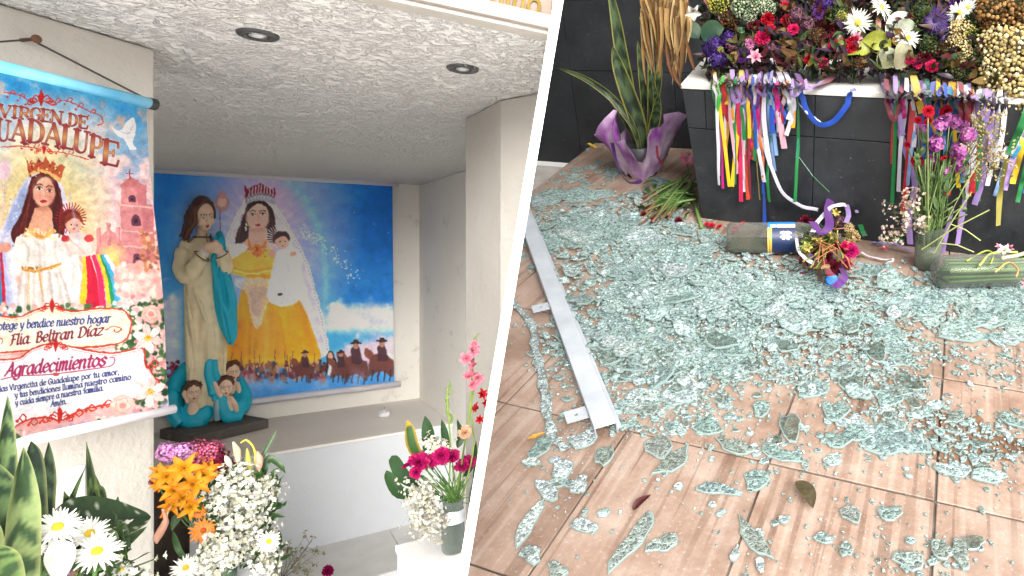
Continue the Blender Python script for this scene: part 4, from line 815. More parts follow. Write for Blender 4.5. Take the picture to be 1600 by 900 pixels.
    pentext(p, 'Flia. Beltran D\u00edaz', 30, 1350, 400, 1308, 27, (140, 36, 62), .3, .34, .14)
    pentext(p, 'Agradecimientos', 4, 1472, 412, 1428, 33, (176, 34, 96), .32, .34, .14)
    p.line([(-10, 1484), (60, 1470), (200, 1462), (400, 1436), (440, 1424), (446, 1400), (428, 1396)], 4, (186, 40, 100)); p.ell(220, 1462, 14, 7, (208, 80, 70))
    pentext(p, 'Gracias Virgencita de Guadalupe por tu amor,', -72, 1540, 466, 1462, 14.5, (60, 70, 132), .05, .36, .2)
    pentext(p, 'y tus bendiciones Ilumina nuestro camino', 46, 1556, 510, 1482, 14.5, (60, 70, 132), .05, .36, .2)
    pentext(p, 'y cuida siempre a nuestra familia.', 48, 1586, 412, 1524, 14.5, (60, 70, 132), .05, .36, .2)
    pentext(p, 'Am\u00e9n.', 200, 1590, 270, 1576, 15, (60, 70, 132), .05, .36, .2)

# poster in the niche
Yp = Yb-0.05
pq = [lp(222, 268, 1, Yp), lp(613, 290, 1, Yp), lp(616, 597, 1, Yp), lp(222, 643, 1, Yp)]
def bulge_p(u, v): return 0.010*np.sin(v*PI)*np.sin(u*PI*1.0)+0.004*np.sin(u*9+v*3)*(1-v)
t = Thing('poster', (pq[3]+pq[2])/2, 'wide blue printed poster of a crowned lady in yellow above a crowd', 'poster')
t.part('printed_sheet', printed('poster', pq, 1.0, 2.195, paint_poster, bulge_p, M_print, 1.4))
M_pvc = plain('lilac_white_pvc', (0.62, 0.60, 0.66), (0.72, 0.70, 0.76), 5.0, 0.4)
for nm, a, c in (('top_rod', pq[0], pq[1]), ('bottom_rod', pq[3], pq[2])):
    dv = (c-a).normalized(); off = Vector((0, -0.004, 0.012 if nm == 'top_rod' else -0.012))
    ps = [a-dv*0.05+off, a.lerp(c, .35)+off+Vector((0, 0, -.002)), a.lerp(c, .75)+off, c+dv*0.03+off]
    b = MB(); b.tube(ps, 0.0165, 12); r_ = t.part(nm, b.mesh(nm, M_pvc, smooth=True))
    for q in (.66, .87):
        b = MB(); b.tube([a.lerp(c, q)+off-dv*.003, a.lerp(c, q)+off+dv*.003], 0.0182, 12); t.part('tie', b.mesh('tie', M_pvc), parent=r_)
# banner on the wing wall
def wpl(x, y, off): return lplane(x, y, E2+WN*off, WN)
bq = [wpl(-95, 82, .035), wpl(228, 160, .035), wpl(262, 641, .10), wpl(-75, 714, .10)]
for i_ in (0,): pass
t = Thing('banner', (bq[3]+bq[2])/2, 'hanging devotional banner with red serif title, hung by a cord from a nail', 'banner')
t.part('printed_cloth', printed('banner', bq, 0.8, 2.5, paint_banner, lambda u, v: 0.006*np.sin(u*7+1)*v+0.003*np.sin(v*8+u*3), M_cloth, 0.36))
b = MB(); dv = (bq[1]-bq[0]).normalized(); b.tube([bq[0]-dv*.02, bq[1]+dv*.004], .0095, 12, (1, 1, 1)); t.part('rod_sleeve', b.mesh('sleeve', plain('sky_blue_hem', hx(96, 190, 236), hx(150, 214, 244), 14.0, .6), smooth=True))
b = MB(); b.tube([bq[1]+dv*.004, bq[1]+dv*.016], .0105, 12); t.part('rod_cap', bev(b.mesh('cap', plain('black_plastic', (.02, .02, .02), rough=.35)), .002))
b = MB(); dv2 = (bq[2]-bq[3]).normalized(); b.tube([bq[3], bq[2]+dv2*.01], .0075, 12); t.part('bottom_rod', b.mesh('brod', plain('white_rod', (.75, .72, .76), rough=.45), smooth=True))
nail = wpl(43, 62, .012); b = MB(); c0 = bq[1]-dv*.006
b.tube([c0+Vector((0, 0, .008)), nail+WN*.006], .0016, 6); b.tube([nail+WN*.006, bq[0]+Vector((0, 0, .008))], .0016, 6); t.part('cord', b.mesh('cord', plain('dark_cord', (.05, .045, .04), rough=.8)))
b = MB(); b.lathe([(.0, -.012), (.0028, -.012), (.0028, .016), (.0065, .016), (.0065, .0185), (.0, .019)], 10, M=Matrix.Translation(nail)@aim(WN).to_4x4()); solo('nail', b.mesh('nail', plain('rusty_nail', (.12, .06, .04), (.2, .1, .06), 60., .6, metal=.6)), 'rusty nail in the cream wall holding the banner cord', 'nail')
# two recessed lights in the ceiling
for (x, y, lb) in ((403, 53, 'black-rimmed recessed spotlight at the left of the stucco ceiling'), (723, 106, 'black-rimmed recessed spotlight near the pillar side of the ceiling')):
    c = lp(x, y, 2, Zc); t = Thing('recessed_spotlight', c, lb, 'ceiling light', 'recessed ceiling spotlights'); T = Matrix.Translation(c)@Matrix.Rotation(PI, 4, 'X')@Matrix.Diagonal((.62, .62, .8, 1))
    b = MB(); b.lathe([(.022, -.004), (.026, .003), (.032, .006), (.045, .0065), (.049, .004), (.050, -.002)], 40, M=T, cap=False); t.part('rim', b.mesh('rim', plain('chipped_black_rim', (.02, .02, .022), (.09, .09, .09), 70., .35, dirt=((.55, .54, .52), 60., .62, .68)), smooth=True))
    b = MB(); b.lathe([(.0225, -.004), (.0215, .004), (.0195, .0055), (.018, .003), (.0175, -.002)], 36, M=T, cap=False); t.part('inner_ring', b.mesh('iring', plain('brushed_steel_ring', (.5, .5, .5), rough=.25, metal=.9), smooth=True))
    b = MB(); b.lathe([(.0, .0052), (.01, .0046), (.0182, .002)], 32, M=T, cap=False); t.part('lens', b.mesh('lens', plain('frosted_lens', (.75, .75, .76), rough=.2), smooth=True))

# ================================================================== statue
def fuse(name, mb, voxel, mat, smooth_it=2, M=None):        # one continuous sculpted surface from overlapping shapes, colours carried over
    me = mb.mesh(name+'_src', mat, fix=True)
    kd = kdtree.KDTree(len(mb.v))
    for i, v in enumerate(mb.v): kd.insert(v, i)
    kd.balance()
    o = bpy.data.objects.new('tmp', me); COL.objects.link(o)
    m = o.modifiers.new('r', 'REMESH'); m.mode = 'VOXEL'; m.voxel_size = voxel; m.adaptivity = 0.0
    if smooth_it:
        sm = o.modifiers.new('s', 'SMOOTH'); sm.iterations = smooth_it; sm.factor = 0.5
    dg = bpy.context.evaluated_depsgraph_get(); dg.update()
    r = bpy.data.meshes.new_from_object(o.evaluated_get(dg)); bpy.data.objects.remove(o); bpy.data.meshes.remove(me)
    r.name = name
    for a in list(r.color_attributes): r.color_attributes.remove(a)
    ca = r.color_attributes.new('Col', 'FLOAT_COLOR', 'POINT')
    cs = np.ones((len(r.vertices), 4), np.float32)
    for i, v in enumerate(r.vertices): cs[i, :3] = mb.c[kd.find(v.co)[1]]
    ca.data.foreach_set('color', cs.ravel())
    r.materials.clear(); r.materials.append(mat)
    r.polygons.foreach_set('use_smooth', [True]*len(r.polygons))
    if M is not None: r.transform(M)
    return r
M_plaster = vcol('painted_plaster', rough=0.42, spec=0.45, var=0.16, vscale=26.0, bump=0.0015)
CR, BL_, SK, HR_, WH, BR_ = hx(253, 236, 196), hx(26, 188, 220), hx(252, 216, 188), hx(104, 66, 50), hx(246, 242, 236), hx(116, 78, 54)
def zc(x, y, d=0.0): return ((x-170)/815.0, d, (860-y)/815.0)    # statue sketch units: right, depth (minus = towards viewer), up
sb = lp(322, 672, 2, Zl); sdir = Vector((sb.x, sb.y, 0)).normalized(); srt = Vector((sdir.y, -sdir.x, 0))
sz = float(((np.array(sb)-CAM)@LW)[2]); SH = 352*sz/F
PLH = 0.045
sbase = sb+sdir*0.02
kx = SH*0.74
MS = Matrix(((srt.x*kx, sdir.x*kx, 0, sbase.x), (srt.y*kx, sdir.y*kx, 0, sbase.y), (0, 0, SH, Zl+PLH), (0, 0, 0, 1)))
print('STATUE', sbase, SH)
t = Thing('statue', (sbase.x, sbase.y, Zl), 'painted plaster statue of a robed woman with hands clasped and cherubs at her feet', 'statue')
# plinth, turned a little
pa, pb = lp(303, 698, 2, Zl), lp(420, 669, 2, Zl); pd = (pb-pa); pL = pd.length; pd.normalize(); pn = Vector((-pd.y, pd.x, 0))
b = MB(); q = [pa-pd*0.0, pb, pb+pn*0.27, pa+pn*0.27]
b.prism([(p_.x, p_.y) for p_ in q], Zl+0.0005, Zl+PLH); t.part('plinth', bev(b.mesh('plinth', plain('dusty_dark_plinth', (.075, .062, .052), (.15, .13, .115), 9., .7, .001, 60., dirt=((.3, .28, .25), 18., .58, .8))), .006))
# robe
rings = []; rc = []
prof = [(0.0, -.015, .0, .085, .085), (.03, -.012, -.005, .088, .09), (.08, -.008, -.01, .085, .09), (.16, .0, -.01, .088, .088), (.25, .0, -.012, .098, .088), (.36, -.002, -.008, .1, .085), (.48, .0, .0, .1, .08), (.58, -.004, .0, .1, .076), (.66, -.006, .0, .098, .07), (.715, -.012, .0, .097, .066), (.765, -.018, .004, .09, .056), (.795, -.02, .008, .064, .045), (.815, -.02, .01, .04, .036)]
P = spl(prof, 7)
for z, cx, cy, a, c in P:
    fa = 0.13*sst(.66, .1, z)+0.025
    r_ = []
    for j in range(96):
        th = 2*PI*j/96; k = 1+fa*(math.sin(th*9+z*7)*.6+math.sin(th*15-z*11+1.3)*.35+math.sin(th*5+z*4)*.4)*(0.6+.4*math.sin(z*13+th*2))
        r_.append((cx+a*k*math.cos(th), cy+c*k*math.sin(th), z))
    rings.append(r_)
b = MB(); b.loft(rings, CR)
def sleeve(pts, rad):
    Q = spl([tuple(p_)+(r_,) for p_, r_ in zip(pts, rad)], 7); n = len(Q)
    for i in range(n): Q[i, 3] *= 1+.07*math.sin(i*1.25)
    b.tube([Vector(q[:3]) for q in Q], [q[3] for q in Q], 16, CR)
sleeve([zc(104, 222), zc(84, 262, -.02), zc(84, 322, -.045), zc(120, 315, -.085), zc(152, 268, -.11)], [.036, .042, .045, .042, .036])
sleeve([zc(204, 220), zc(234, 258, -.03), zc(244, 300, -.06), zc(242, 298, -.09), zc(230, 262, -.112)], [.032, .036, .038, .036, .03])
b.tube([zc(140, 285, -.10), zc(172, 240, -.118)], [.03, .024], 12, WH); b.tube([zc(246, 288, -.10), zc(224, 250, -.12)], [.026, .021], 12, WH)
tr = MB()
tr.tube([(-.02+.041*math.cos(i/20*2*PI), .008+.038*math.sin(i/20*2*PI), .814) for i in range(21)], .0032, 5, BR_)
for dx in (-.008, .012): tr.tube([zc(178+dx*815, 185, -.036), zc(180+dx*815, 205, -.066), zc(182+dx*815, 225, -.082)], .002, 5, BR_)
for c, d, r_ in ((zc(154, 265, -.112), (.6, 0, .75), .038), (zc(232, 260, -.114), (-.5, 0, .8), .032)):
    Mx = Matrix.Translation(c)@aim(Vector((d[0]*.8, -.2, d[2]))).to_4x4(); tr.tube([Mx@Vector((r_*math.cos(i/20*2*PI), r_*math.sin(i/20*2*PI), 0)) for i in range(21)], .0026, 5, BR_)
me_ = tr.mesh('trim', M_plaster, smooth=True); me_.transform(MS); t.part('gold_brown_trim', me_)
# hem folds
g_ = random.Random(3)
for i in range(9):
    x = 112+i*15; b.tube([zc(x, 850, -.085), zc(x+g_.uniform(-6, 6), 740, -.1), zc(x+g_.uniform(-14, 14)+6, 600, -.08)], [.013, .012, .005], 8, CR)
for (x0, y0, x1, y1) in ((100, 420, 130, 640), (150, 560, 135, 760), (120, 380, 170, 500), (180, 420, 205, 700), (95, 500, 105, 660)): b.tube([zc(x0, y0, -.066), zc((x0+x1)/2+4, (y0+y1)/2, -.088), zc(x1, y1, -.086)], [.004, .012, .006], 8, CR)
t.part('robe', fuse('robe', b, .0042, M_plaster, 2, MS))
# mantle
b = MB(); P = spl([(212, 195, 22, .03), (222, 300, 26, .05), (226, 350, 34, .05), (238, 430, 38, .05), (250, 510, 34, .045), (262, 560, 22, .035), (262, 590, 8, .02)], 9); rings = []
for i, (x, y, w, dp) in enumerate(P):
    c = Vector(zc(x+6, y, -.062)); r_ = []
    for j in range(40):
        th = 2*PI*j/40; k = 1+.2*math.sin(th*7+i*.12)*(1 if math.sin(th) < .3 else .3)
        r_.append(c+Vector((w/815*k*math.cos(th), dp*k*math.sin(th), 0)))
    rings.append(r_)
b.loft(rings, BL_)
for (x0, y0, x1, y1, x2, y2) in ((205, 300, 225, 400, 245, 500), (240, 320, 262, 420, 275, 520), (215, 400, 250, 470, 270, 580), (262, 340, 280, 430, 276, 540), (196, 290, 206, 360, 232, 450)): b.tube([zc(x0, y0, -.10), zc(x1, y1, -.112), zc(x2, y2, -.095)], [.008, .013, .007], 8, BL_)
b.tube([zc(196, 288, -.1), zc(212, 246, -.1), zc(226, 205, -.06), zc(222, 185, -.02)], [.014, .02, .022, .02], 10, BL_)
t.part('mantle', fuse('mantle', b, .004, M_plaster, 2, MS))
# head
def head(scale, M, hair_col, long=True):
    b = MB(); b.ball((0, .03, .56), (.35, .42, .44), 24, 18, SK); b.ball((0, -.10, .28), (.22, .26, .26), 20, 14, SK); b.ball((0, -.24, .13), (.085, .08, .07), 12, 8, SK)
    for sx in (-1, 1): b.ball((sx*.17, -.24, .36), (.13, .12, .13), 14, 10, SK)
    b.tube([(0, -.36, .56), (0, -.425, .44), (0, -.44, .4)], [.028, .045, .05], 8, SK); b.ball((0, -.40, .385), (.075, .06, .04), 10, 6, SK)
    b.tube([(0, .02, .2), (0, .06, -.12), (0, .08, -.42)], [.2, .2, .27], 18, SK)
    lip = hx(204, 100, 90)
    b.ball((0, -.372, .252), (.06, .025, .016), 12, 6, lip); b.ball((0, -.366, .23), (.05, .025, .016), 12, 6, lip)
    for sx in (-1, 1):
        b.ball((sx*.14, -.345, .505), (.055, .022, .02), 12, 8, hx(226, 214, 200)); b.ball((sx*.145, -.362, .503), (.022, .012, .017), 10, 6, hx(96, 66, 54))
        b.tube([(sx*.06, -.39, .58), (sx*.14, -.385, .61), (sx*.23, -.32, .585)], .0075, 6, hx(176, 128, 100))
        b.ball((sx*.35, .0, .45), (.05, .08, .11), 8, 6, SK)
    return fuse('head', b, .0125, M_plaster, 1, M)
hc = Vector(zc(160, 178, -.012)); 
MH = MS@Matrix.Translation(hc)@Euler((math.radians(12), math.radians(-6), math.radians(26))).to_matrix().to_4x4()@Matrix.Diagonal((.142, .128, .148, 1))
hd = t.part('head', head(1, MH, HR_))
b = MB(); b.ball((0, .11, .66), (.405, .415, .43), 24, 16, HR_)
for sx in (-1, 1): b.ball((sx*.25, .08, .66), (.16, .26, .26), 14, 10, HR_)
g_ = random.Random(8)
for sx in (-1, 1):
    for i in range(11):
        y0 = (-.16 if sx < 0 else .02)+i*.05; L = (.9 if sx < 0 else .5)*g_.uniform(.85, 1.05); pts = []
        for k in range(9):
            f = k/8; pts.append((sx*(.3+.16*f+.06*math.sin(f*9+i*1.7)+(.16*f*f if sx < 0 else .03*f)), y0+.12*f+.04*math.cos(f*8+i), .8-f*L*1.15))
        b.tube(pts, [.07, .08, .085, .085, .08, .08, .075, .06, .03], 7, HR_)
for sx in (-1, 1):
    for i in range(5): b.tube([(sx*.02, -.22+i*.06, 1.02), (sx*.22, -.24+i*.07, .92), (sx*.36, -.12+i*.07, .66), (sx*.4, -.06+i*.07, .4)], [.03, .05, .055, .05], 7, HR_)
t.part('hair', fuse('hair', b, .02, M_plaster, 1, MH), parent=hd)
# hands, fingers interlaced
b = MB()
b.ball(zc(186, 232, -.136), (.034, .02, .022), 14, 10, SK); b.ball(zc(212, 236, -.134), (.03, .02, .024), 14, 10, SK)
b.tube([zc(166, 246, -.122), zc(182, 234, -.132)], [.019, .02], 10, SK); b.tube([zc(228, 254, -.122), zc(214, 240, -.13)], [.018, .02], 10, SK)
for i in range(4):
    y = 219+i*9; b.tube([zc(182, y+6, -.148), zc(203, y, -.158), zc(222-i*2, y+4, -.15)], [.0085, .0085, .006], 7, SK)
b.tube([zc(190, 222, -.145), zc(206, 212, -.15), zc(216, 211, -.146)], [.009, .008, .006], 7, SK)
t.part('hands', fuse('hands', b, .0028, M_plaster, 1, MS))
# blue cloud drapery and cherubs
def cherub(x, y, d, turn, arm, body):
    b = MB(); bx, by, bz = zc(x, y, d)
    for (dx, dy, dz, r_) in ((0, 0, -.09, (.03, .026, .04)), (.004, .004, -.14, (.036, .03, .045))): b.ball((bx+dx+body*.3, by+dy, bz+dz), r_, 14, 10, SK)
    for (p0, p1, p2) in arm: b.tube([p0, p1, p2], [.015, .013, .011], 8, SK)
    c = t.part('cherub', fuse('cherub', b, .0045, M_plaster, 1, MS))
    Mh = MS@Matrix.Translation((bx, by+.002, bz-.05))@Euler((math.radians(6), 0, turn)).to_matrix().to_4x4()@Matrix.Diagonal((.098, .085, .085, 1))
    h_ = t.part('cherub_head', head(1, Mh, HR_), parent=c)
    b = MB(); b.ball((0, .11, .66), (.40, .41, .43), 18, 12, HR_); gg = random.Random(int(x))
    for i in range(46):
        a, h = gg.uniform(0, 6.28), gg.uniform(.35, 1.0)
        if math.sin(a) < -.3 and h < .86: continue
        rr = math.sqrt(max(0, 1-((h-.66)/.45)**2)); b.ball((.40*rr*math.cos(a), .11+.41*rr*math.sin(a), h), gg.uniform(.06, .1), 7, 5, HR_)
    m_ = fuse('cherub_hair', b, .026, M_plaster, 1, Mh)
    o = bpy.data.objects.new('cherub_hair', m_); COL.objects.link(o); o.parent = c; o.matrix_basis = c.matrix_basis.inverted()@Matrix.Translation(-t.base)
cherub(122, 735, -.12, .15, [(zc(108, 775, -.13), zc(88, 742, -.13), zc(100, 728, -.12))], 0)
cherub(244, 728, -.13, .1, [(zc(228, 770, -.14), zc(212, 738, -.14), zc(200, 708, -.12)), (zc(262, 775, -.14), zc(282, 800, -.15), zc(290, 828, -.15))], .05)
cherub(274, 686, -.02, .25, [(zc(290, 735, -.03), zc(300, 760, -.05), zc(302, 790, -.06))], .02)
b = MB(); g_ = random.Random(12)
def drape(pts, rad):
    Q = spl([tuple(zc(x, y, d))+(r_,) for (x, y, d), r_ in zip(pts, rad)], 6)
    for k in range(4):
        o_ = Vector((g_.gauss(0, .014), g_.gauss(0, .012), g_.gauss(0, .01))); b.tube([Vector(q[:3])+o_ for q in Q], [q[3] for q in Q], 10, BL_)
drape([(115, 650, .03), (85, 690, -.02), (62, 740, -.06), (62, 800, -.09), (90, 845, -.11)], [.02, .034, .036, .036, .03]); drape([(90, 800, -.1), (110, 830, -.12), (145, 835, -.13), (175, 815, -.12)], [.026, .03, .03, .02]); drape([(75, 835, -.1), (110, 846, -.13), (150, 848, -.13)], [.026, .028, .024])
drape([(186, 640, -.1), (186, 680, -.11), (198, 720, -.11), (206, 760, -.12)], [.012, .018, .02, .02]); drape([(212, 740, -.12), (222, 790, -.135), (240, 832, -.14), (296, 838, -.13)], [.02, .024, .024, .02]); drape([(262, 820, -.14), (300, 815, -.1), (312, 780, -.04), (300, 740, .0)], [.022, .026, .026, .02]); drape([(80, 700, .02), (120, 760, .02), (170, 800, .04), (250, 800, .03)], [.03, .04, .04, .03])
t.part('cloud_drapery', fuse('cloud_drapery', b, .0045, M_plaster, 2, MS))
b = MB(); b.tube([zc(212, 850, -.14), zc(213, 800, -.145), zc(214, 775, -.14)], [.017, .02, .014], 10, hx(150, 190, 205)); t.part('pale_fold', fuse('pale_fold', b, .004, M_plaster, 1, MS))
# tealight on the ledge
c = lp(600, 650, 2, Zl); t = Thing('tealight', c, 'small white tealight candle standing on the dusty ledge', 'candle')
b = MB(); b.lathe([(.0, .0005), (.024, .0005), (.028, .004), (.029, .022), (.0275, .022), (.0265, .018), (.0, .017)], 24, M=Matrix.Translation(c)); t.part('cup', b.mesh('cup', plain('white_tin', (.8, .8, .82), rough=.3), smooth=False))
b = MB(); b.lathe([(.0, .033), (.003, .032), (.008, .024), (.02, .0185), (.026, .0182)], 20, M=Matrix.Translation(c)); t.part('wax', b.mesh('wax', plain('white_wax', (.82, .8, .78), rough=.4), smooth=True))
b = MB(); b.tube([c+Vector((0, 0, .03)), c+Vector((.001, 0, .040)), c+Vector((.003, 0, .045))], .0012, 5); t.part('wick', b.mesh('wick', plain('burnt_wick', (.03, .03, .03), rough=.9)))

# ================================================================== plants: shared builders
M_petal = vcol('petal', rough=0.6, spec=0.2, var=0.16, vscale=160.0, trans=0.2, gain=0.62)
M_leaf = vcol('leaf', rough=0.45, spec=0.35, var=0.25, vscale=120.0, trans=0.1, gain=0.48)
M_stem = vcol('stem', rough=0.55, spec=0.3, var=0.2, vscale=90.0, gain=0.7)
M_dry = vcol('dried_plant', rough=0.8, spec=0.15, var=0.25, vscale=140.0, trans=0.08, gain=0.62)
def lerpc(a, b_, t): return tuple(x+(y-x)*t for x, y in zip(a, b_))
def jit(c, g, s=0.12): k = 1+g.uniform(-s, s); return tuple(max(0.002, min(.95, x*k*(1+g.uniform(-s*.3, s*.3)))) for x in c)
def petal(b, o, d, up, L, W, prof, c0, c1, n=5, nx=3, cup=.15, tip=.5):
    """a petal from o along d; prof(t) lifts it along up; widest past the middle"""
    d = Vector(d).normalized(); up = Vector(up).normalized(); s = d.cross(up).normalized(); rows = []; cols = []
    for i in range(n):
        t = i/(n-1); w = W*(math.sin(PI*min(1, (t**.75)*.93+.04)))**.7 if tip else W*t
        c = Vector(o)+d*(L*t)+up*(L*prof(t)); rows.append([c+s*(w*(j/(nx-1)-.5))+up*(cup*w*abs(j/(nx-1)-.5)*2) for j in range(nx)]); cols.append([lerpc(c0, c1, t)]*nx)
    b.sheet(rows, cols)
def mesh_daisy(seed, cp=hx(244, 243, 236), cc=hx(226, 190, 50), n=22, W=.17, droop=.0, lay=2):
    g = random.Random(seed); b = MB()
    for k in range(lay):
        for i in range(n):
            a = 2*PI*(i+.5*k)/n+g.uniform(-.08, .08); L = g.uniform(.86, 1.04)*(1-.16*k); e = g.uniform(-.12, .16)+.22*k-droop
            petal(b, (0, 0, .02*k), (math.cos(a), math.sin(a), e), (0, 0, 1), L, W*g.uniform(.8, 1.15), lambda t, q=g.uniform(-.25, .06): q*t*t, jit(lerpc(cp, hx(210, 214, 170), .3), g, .05), jit(cp, g, .05), 5, 3, .12)
    b.ball((0, 0, .04), (.24, .24, .13), 14, 8, cc)
    for i in range(40):
        r = .22*math.sqrt(g.random()); a = g.uniform(0, 6.28); b.ball((r*math.cos(a), r*math.sin(a), .16-r*.35), .026, 5, 4, jit(cc, g, .3))
    return b.mesh('daisy', M_petal, fix=False)
def mesh_lily(seed, c0, c1, n=6, W=.42, flare=.8, st=hx(150, 90, 20)):
    g = random.Random(seed); b = MB()
    for i in range(n):
        a = 2*PI*i/n+g.uniform(-.1, .1); L = g.uniform(.92, 1.08); k = .85 if i % 2 else 1.05
        petal(b, (0, 0, 0), (math.cos(a), math.sin(a), .55), (-math.cos(a)*.4, -math.sin(a)*.4, 1), L, W*k, lambda t, f=flare*g.uniform(.7, 1.2): .35*math.sin(t*PI*.7)-f*.55*t*t, jit(c0, g), jit(c1, g), 7, 5, .25)
    for i in range(5): a = i*1.26; b.tube([(0, 0, .1), (.08*math.cos(a), .08*math.sin(a), .35), (.16*math.cos(a), .16*math.sin(a), .6)], .012, 4, c0); b.ball((.16*math.cos(a), .16*math.sin(a), .6), (.03, .03, .05), 5, 4, st)
    return b.mesh('lily', M_petal, smooth=True, fix=False)
def mesh_carnation(seed, c0, c1, n=34, flat=.55):
    g = random.Random(seed); b = MB()
    for i in range(n):
        f = (i+.5)/n; a = i*2.39996; el = (1-f)*1.35+.05; d = Vector((math.cos(a)*math.cos(el), math.sin(a)*math.cos(el), math.sin(el)*flat)); up = Vector((-math.cos(a)*math.sin(el), -math.sin(a)*math.sin(el), math.cos(el))); s = d.cross(up).normalized()
        L = g.uniform(.8, 1.05); W = g.uniform(.5, .75); rows = []; cols = []
        for r in range(4):
            t = r/3; rw = []
            for q in range(5):
                u = q/4-.5; fr = (.09*math.sin(q*2.9+i)+g.uniform(-.06, .06))*t*t; rw.append(d*(L*(t+fr*.6*(t > .9)))+s*(W*u*t*1.2)+up*(fr+.06*t))
            rows.append(rw); cols.append([jit(lerpc(c0, c1, t), g, .15)]*5)
        b.sheet(rows, cols)
    return b.mesh('carnation', M_petal, fix=False)
def mesh_florets(seed, cols, n=70, fr=.17, dome=.75, eye=None, petals=5):
    g = random.Random(seed); b = MB()
    for i in range(n):
        f = (i+.5)/n; a = i*2.39996; z = 1-f*1.05; r = math.sqrt(max(0, 1-z*z)) if z > -1 else 0; nz = Vector((r*math.cos(a), r*math.sin(a), max(z, -.1)*dome)); p = nz*g.uniform(.82, 1.05); R = aim(nz+vj(g, .25), g.uniform(0, 6)); c = jit(g.choice(cols), g, .2); s = fr*g.uniform(.75, 1.2)
        for k in range(petals):
            t = 2*PI*k/petals; e = Vector((math.cos(t), math.sin(t), .25)); q = Vector((-math.sin(t), math.cos(t), 0))*.42
            b.add([p, p+R@(e*.55+q)*s, p+R@(e*1.0+Vector((0, 0, -.15)))*s, p+R@(e*.55-q)*s], [(0, 1, 2, 3)], [lerpc(c, eye or c, .6), c, c, c])
    b.ball((0, 0, .1), (.72, .72, .6*dome), 10, 7, lerpc(cols[0], (.03, .05, .02), .75))
    return b.mesh('florets', M_petal, fix=False)
def mesh_buds(seed, cols, n=120, br=.09, core=(.05, .07, .03), mat=None, squash=1.0):
    g = random.Random(seed); b = MB()
    for i in range(n):
        f = (i+.5)/n; a = i*2.39996; z = 1-f*1.5; r = math.sqrt(max(0, 1-z*z)); p = Vector((r*math.cos(a), r*math.sin(a), z*squash))*g.uniform(.7, 1.08); s = br*g.uniform(.6, 1.3); b.ball(p, (s, s, s*.85), 6, 4, jit(g.choice(cols), g, .18), M=aim(p+vj(g, .3)))
    b.ball((0, 0, 0), (.7, .7, .7*squash), 10, 7, core)
    return b.mesh('buds', mat or M_dry, fix=False)
def spray(g, b, p0, p1, n, spread, size, cols, stemc, petals=True, droop=0.0):
    """loose sprig: a stem with forking twigs that end in small blossoms"""
    p0, p1 = Vector(p0), Vector(p1); ax = p1-p0; L = ax.length
    b.tube([p0, p0.lerp(p1, .5)+vj(g, L*.03), p1], [L*.012, L*.009, L*.005], 4, stemc)
    for i in range(n):
        t = g.uniform(.3, 1.0); q = p0.lerp(p1, t); e = q+vj(g, spread)+ax.normalized()*spread*g.uniform(.2, 1.1)-Vector((0, 0, droop*spread))
        b.tube([q, q.lerp(e, .5)+vj(g, spread*.1), e], L*.004, 3, stemc)
        for k in range(g.randint(2, 4)):
            c = e+vj(g, size*.9); R = aim(c-q+vj(g, spread*.4), g.uniform(0, 6)); co = jit(g.choice(cols), g, .1); s = size*g.uniform(.7, 1.25)
            if petals:
                for j in range(5):
                    a = 2*PI*j/5; d = Vector((math.cos(a), math.sin(a), .35)); w = Vector((-math.sin(a), math.cos(a), 0))*.42
                    b.add([c, c+R@(d*.6+w)*s, c+R@(d*1.05)*s, c+R@(d*.6-w)*s], [(0, 1, 2, 3)], co)
                b.ball(c, s*.3, 5, 4, lerpc(co, hx(230, 220, 140), .4))
            else: b.ball(c, (s*.6, s*.6, s*.75), 6, 4, co, M=R)
def blade(b, pts, W, nrm_, colf, nx=5, cup=.2, n=28, wf=None):
    """strap leaf along pts; colf(t,u) gives its colour"""
    P = spl([tuple(p) for p in pts], max(3, n//(len(pts)-1))); k = len(P); rows = []; cols = []; nv = Vector(nrm_).normalized()
    for i, p in enumerate(P):
        t = i/(k-1); d = Vector(P[min(i+1, k-1)]-P[max(i-1, 0)]).normalized(); s = d.cross(nv).normalized(); m = s.cross(d)
        w = W*(wf(t) if wf else min(1, .55+.8*t)*max(0, 1-t**5)**.8)
        rows.append([Vector(p)+s*(w*(j/(nx-1)-.5))+m*(cup*w*(abs(j/(nx-1)-.5)*2)**1.6) for j in range(nx)]); cols.append([colf(t, abs(j/(nx-1)-.5)*2) for j in range(nx)])
    b.sheet(rows, cols)
def snakecol(g, c0=hx(52, 84, 54), c1=hx(126, 150, 100), edge=hx(170, 176, 90), ew=.82, fr=26):
    ph = g.uniform(0, 6)
    def f(t, u):
        k = .5+.5*math.sin(t*fr+ph+3.2*math.sin(u*3+t*11+ph)*.5+2*math.sin(t*5.3+ph)); k = sst(.25, .75, k)
        return edge if u > ew else jit(lerpc(c0, c1, k), g, .12)
    return f
leafwf = lambda t: math.sin(PI*min(1, t**.8*.97+.02))**.85
def greencol(g, a=hx(40, 78, 36), c=hx(80, 120, 56)): return lambda t, u: jit(lerpc(a, c, .4*t+.4*u), g, .12)
def stem(T, g, p0, p1, r=.0022, c=hx(74, 108, 52), bow=.05, name='stem', n=4):
    p0, p1 = Vector(p0), Vector(p1); L = (p1-p0).length; m = p0.lerp(p1, .5)+vj(g, L*bow); b = MB(); b.tube([Vector(q) for q in spl([p0, m, p1], n)], r, 5, jit(c, g, .2)); return T.part(name, b.mesh('stem', M_stem, smooth=True, fix=False))
def leafpart(T, g, pts, W, nv, cf=None, wf=leafwf, cup=.15, name='leaf', n=12, nx=5, mat=None, parent=None):
    b = MB(); blade(b, pts, W, nv, cf or greencol(g), nx, cup, n, wf); return T.part(name, b.mesh('leaf', mat or M_leaf, smooth=True, fix=False), parent=parent)
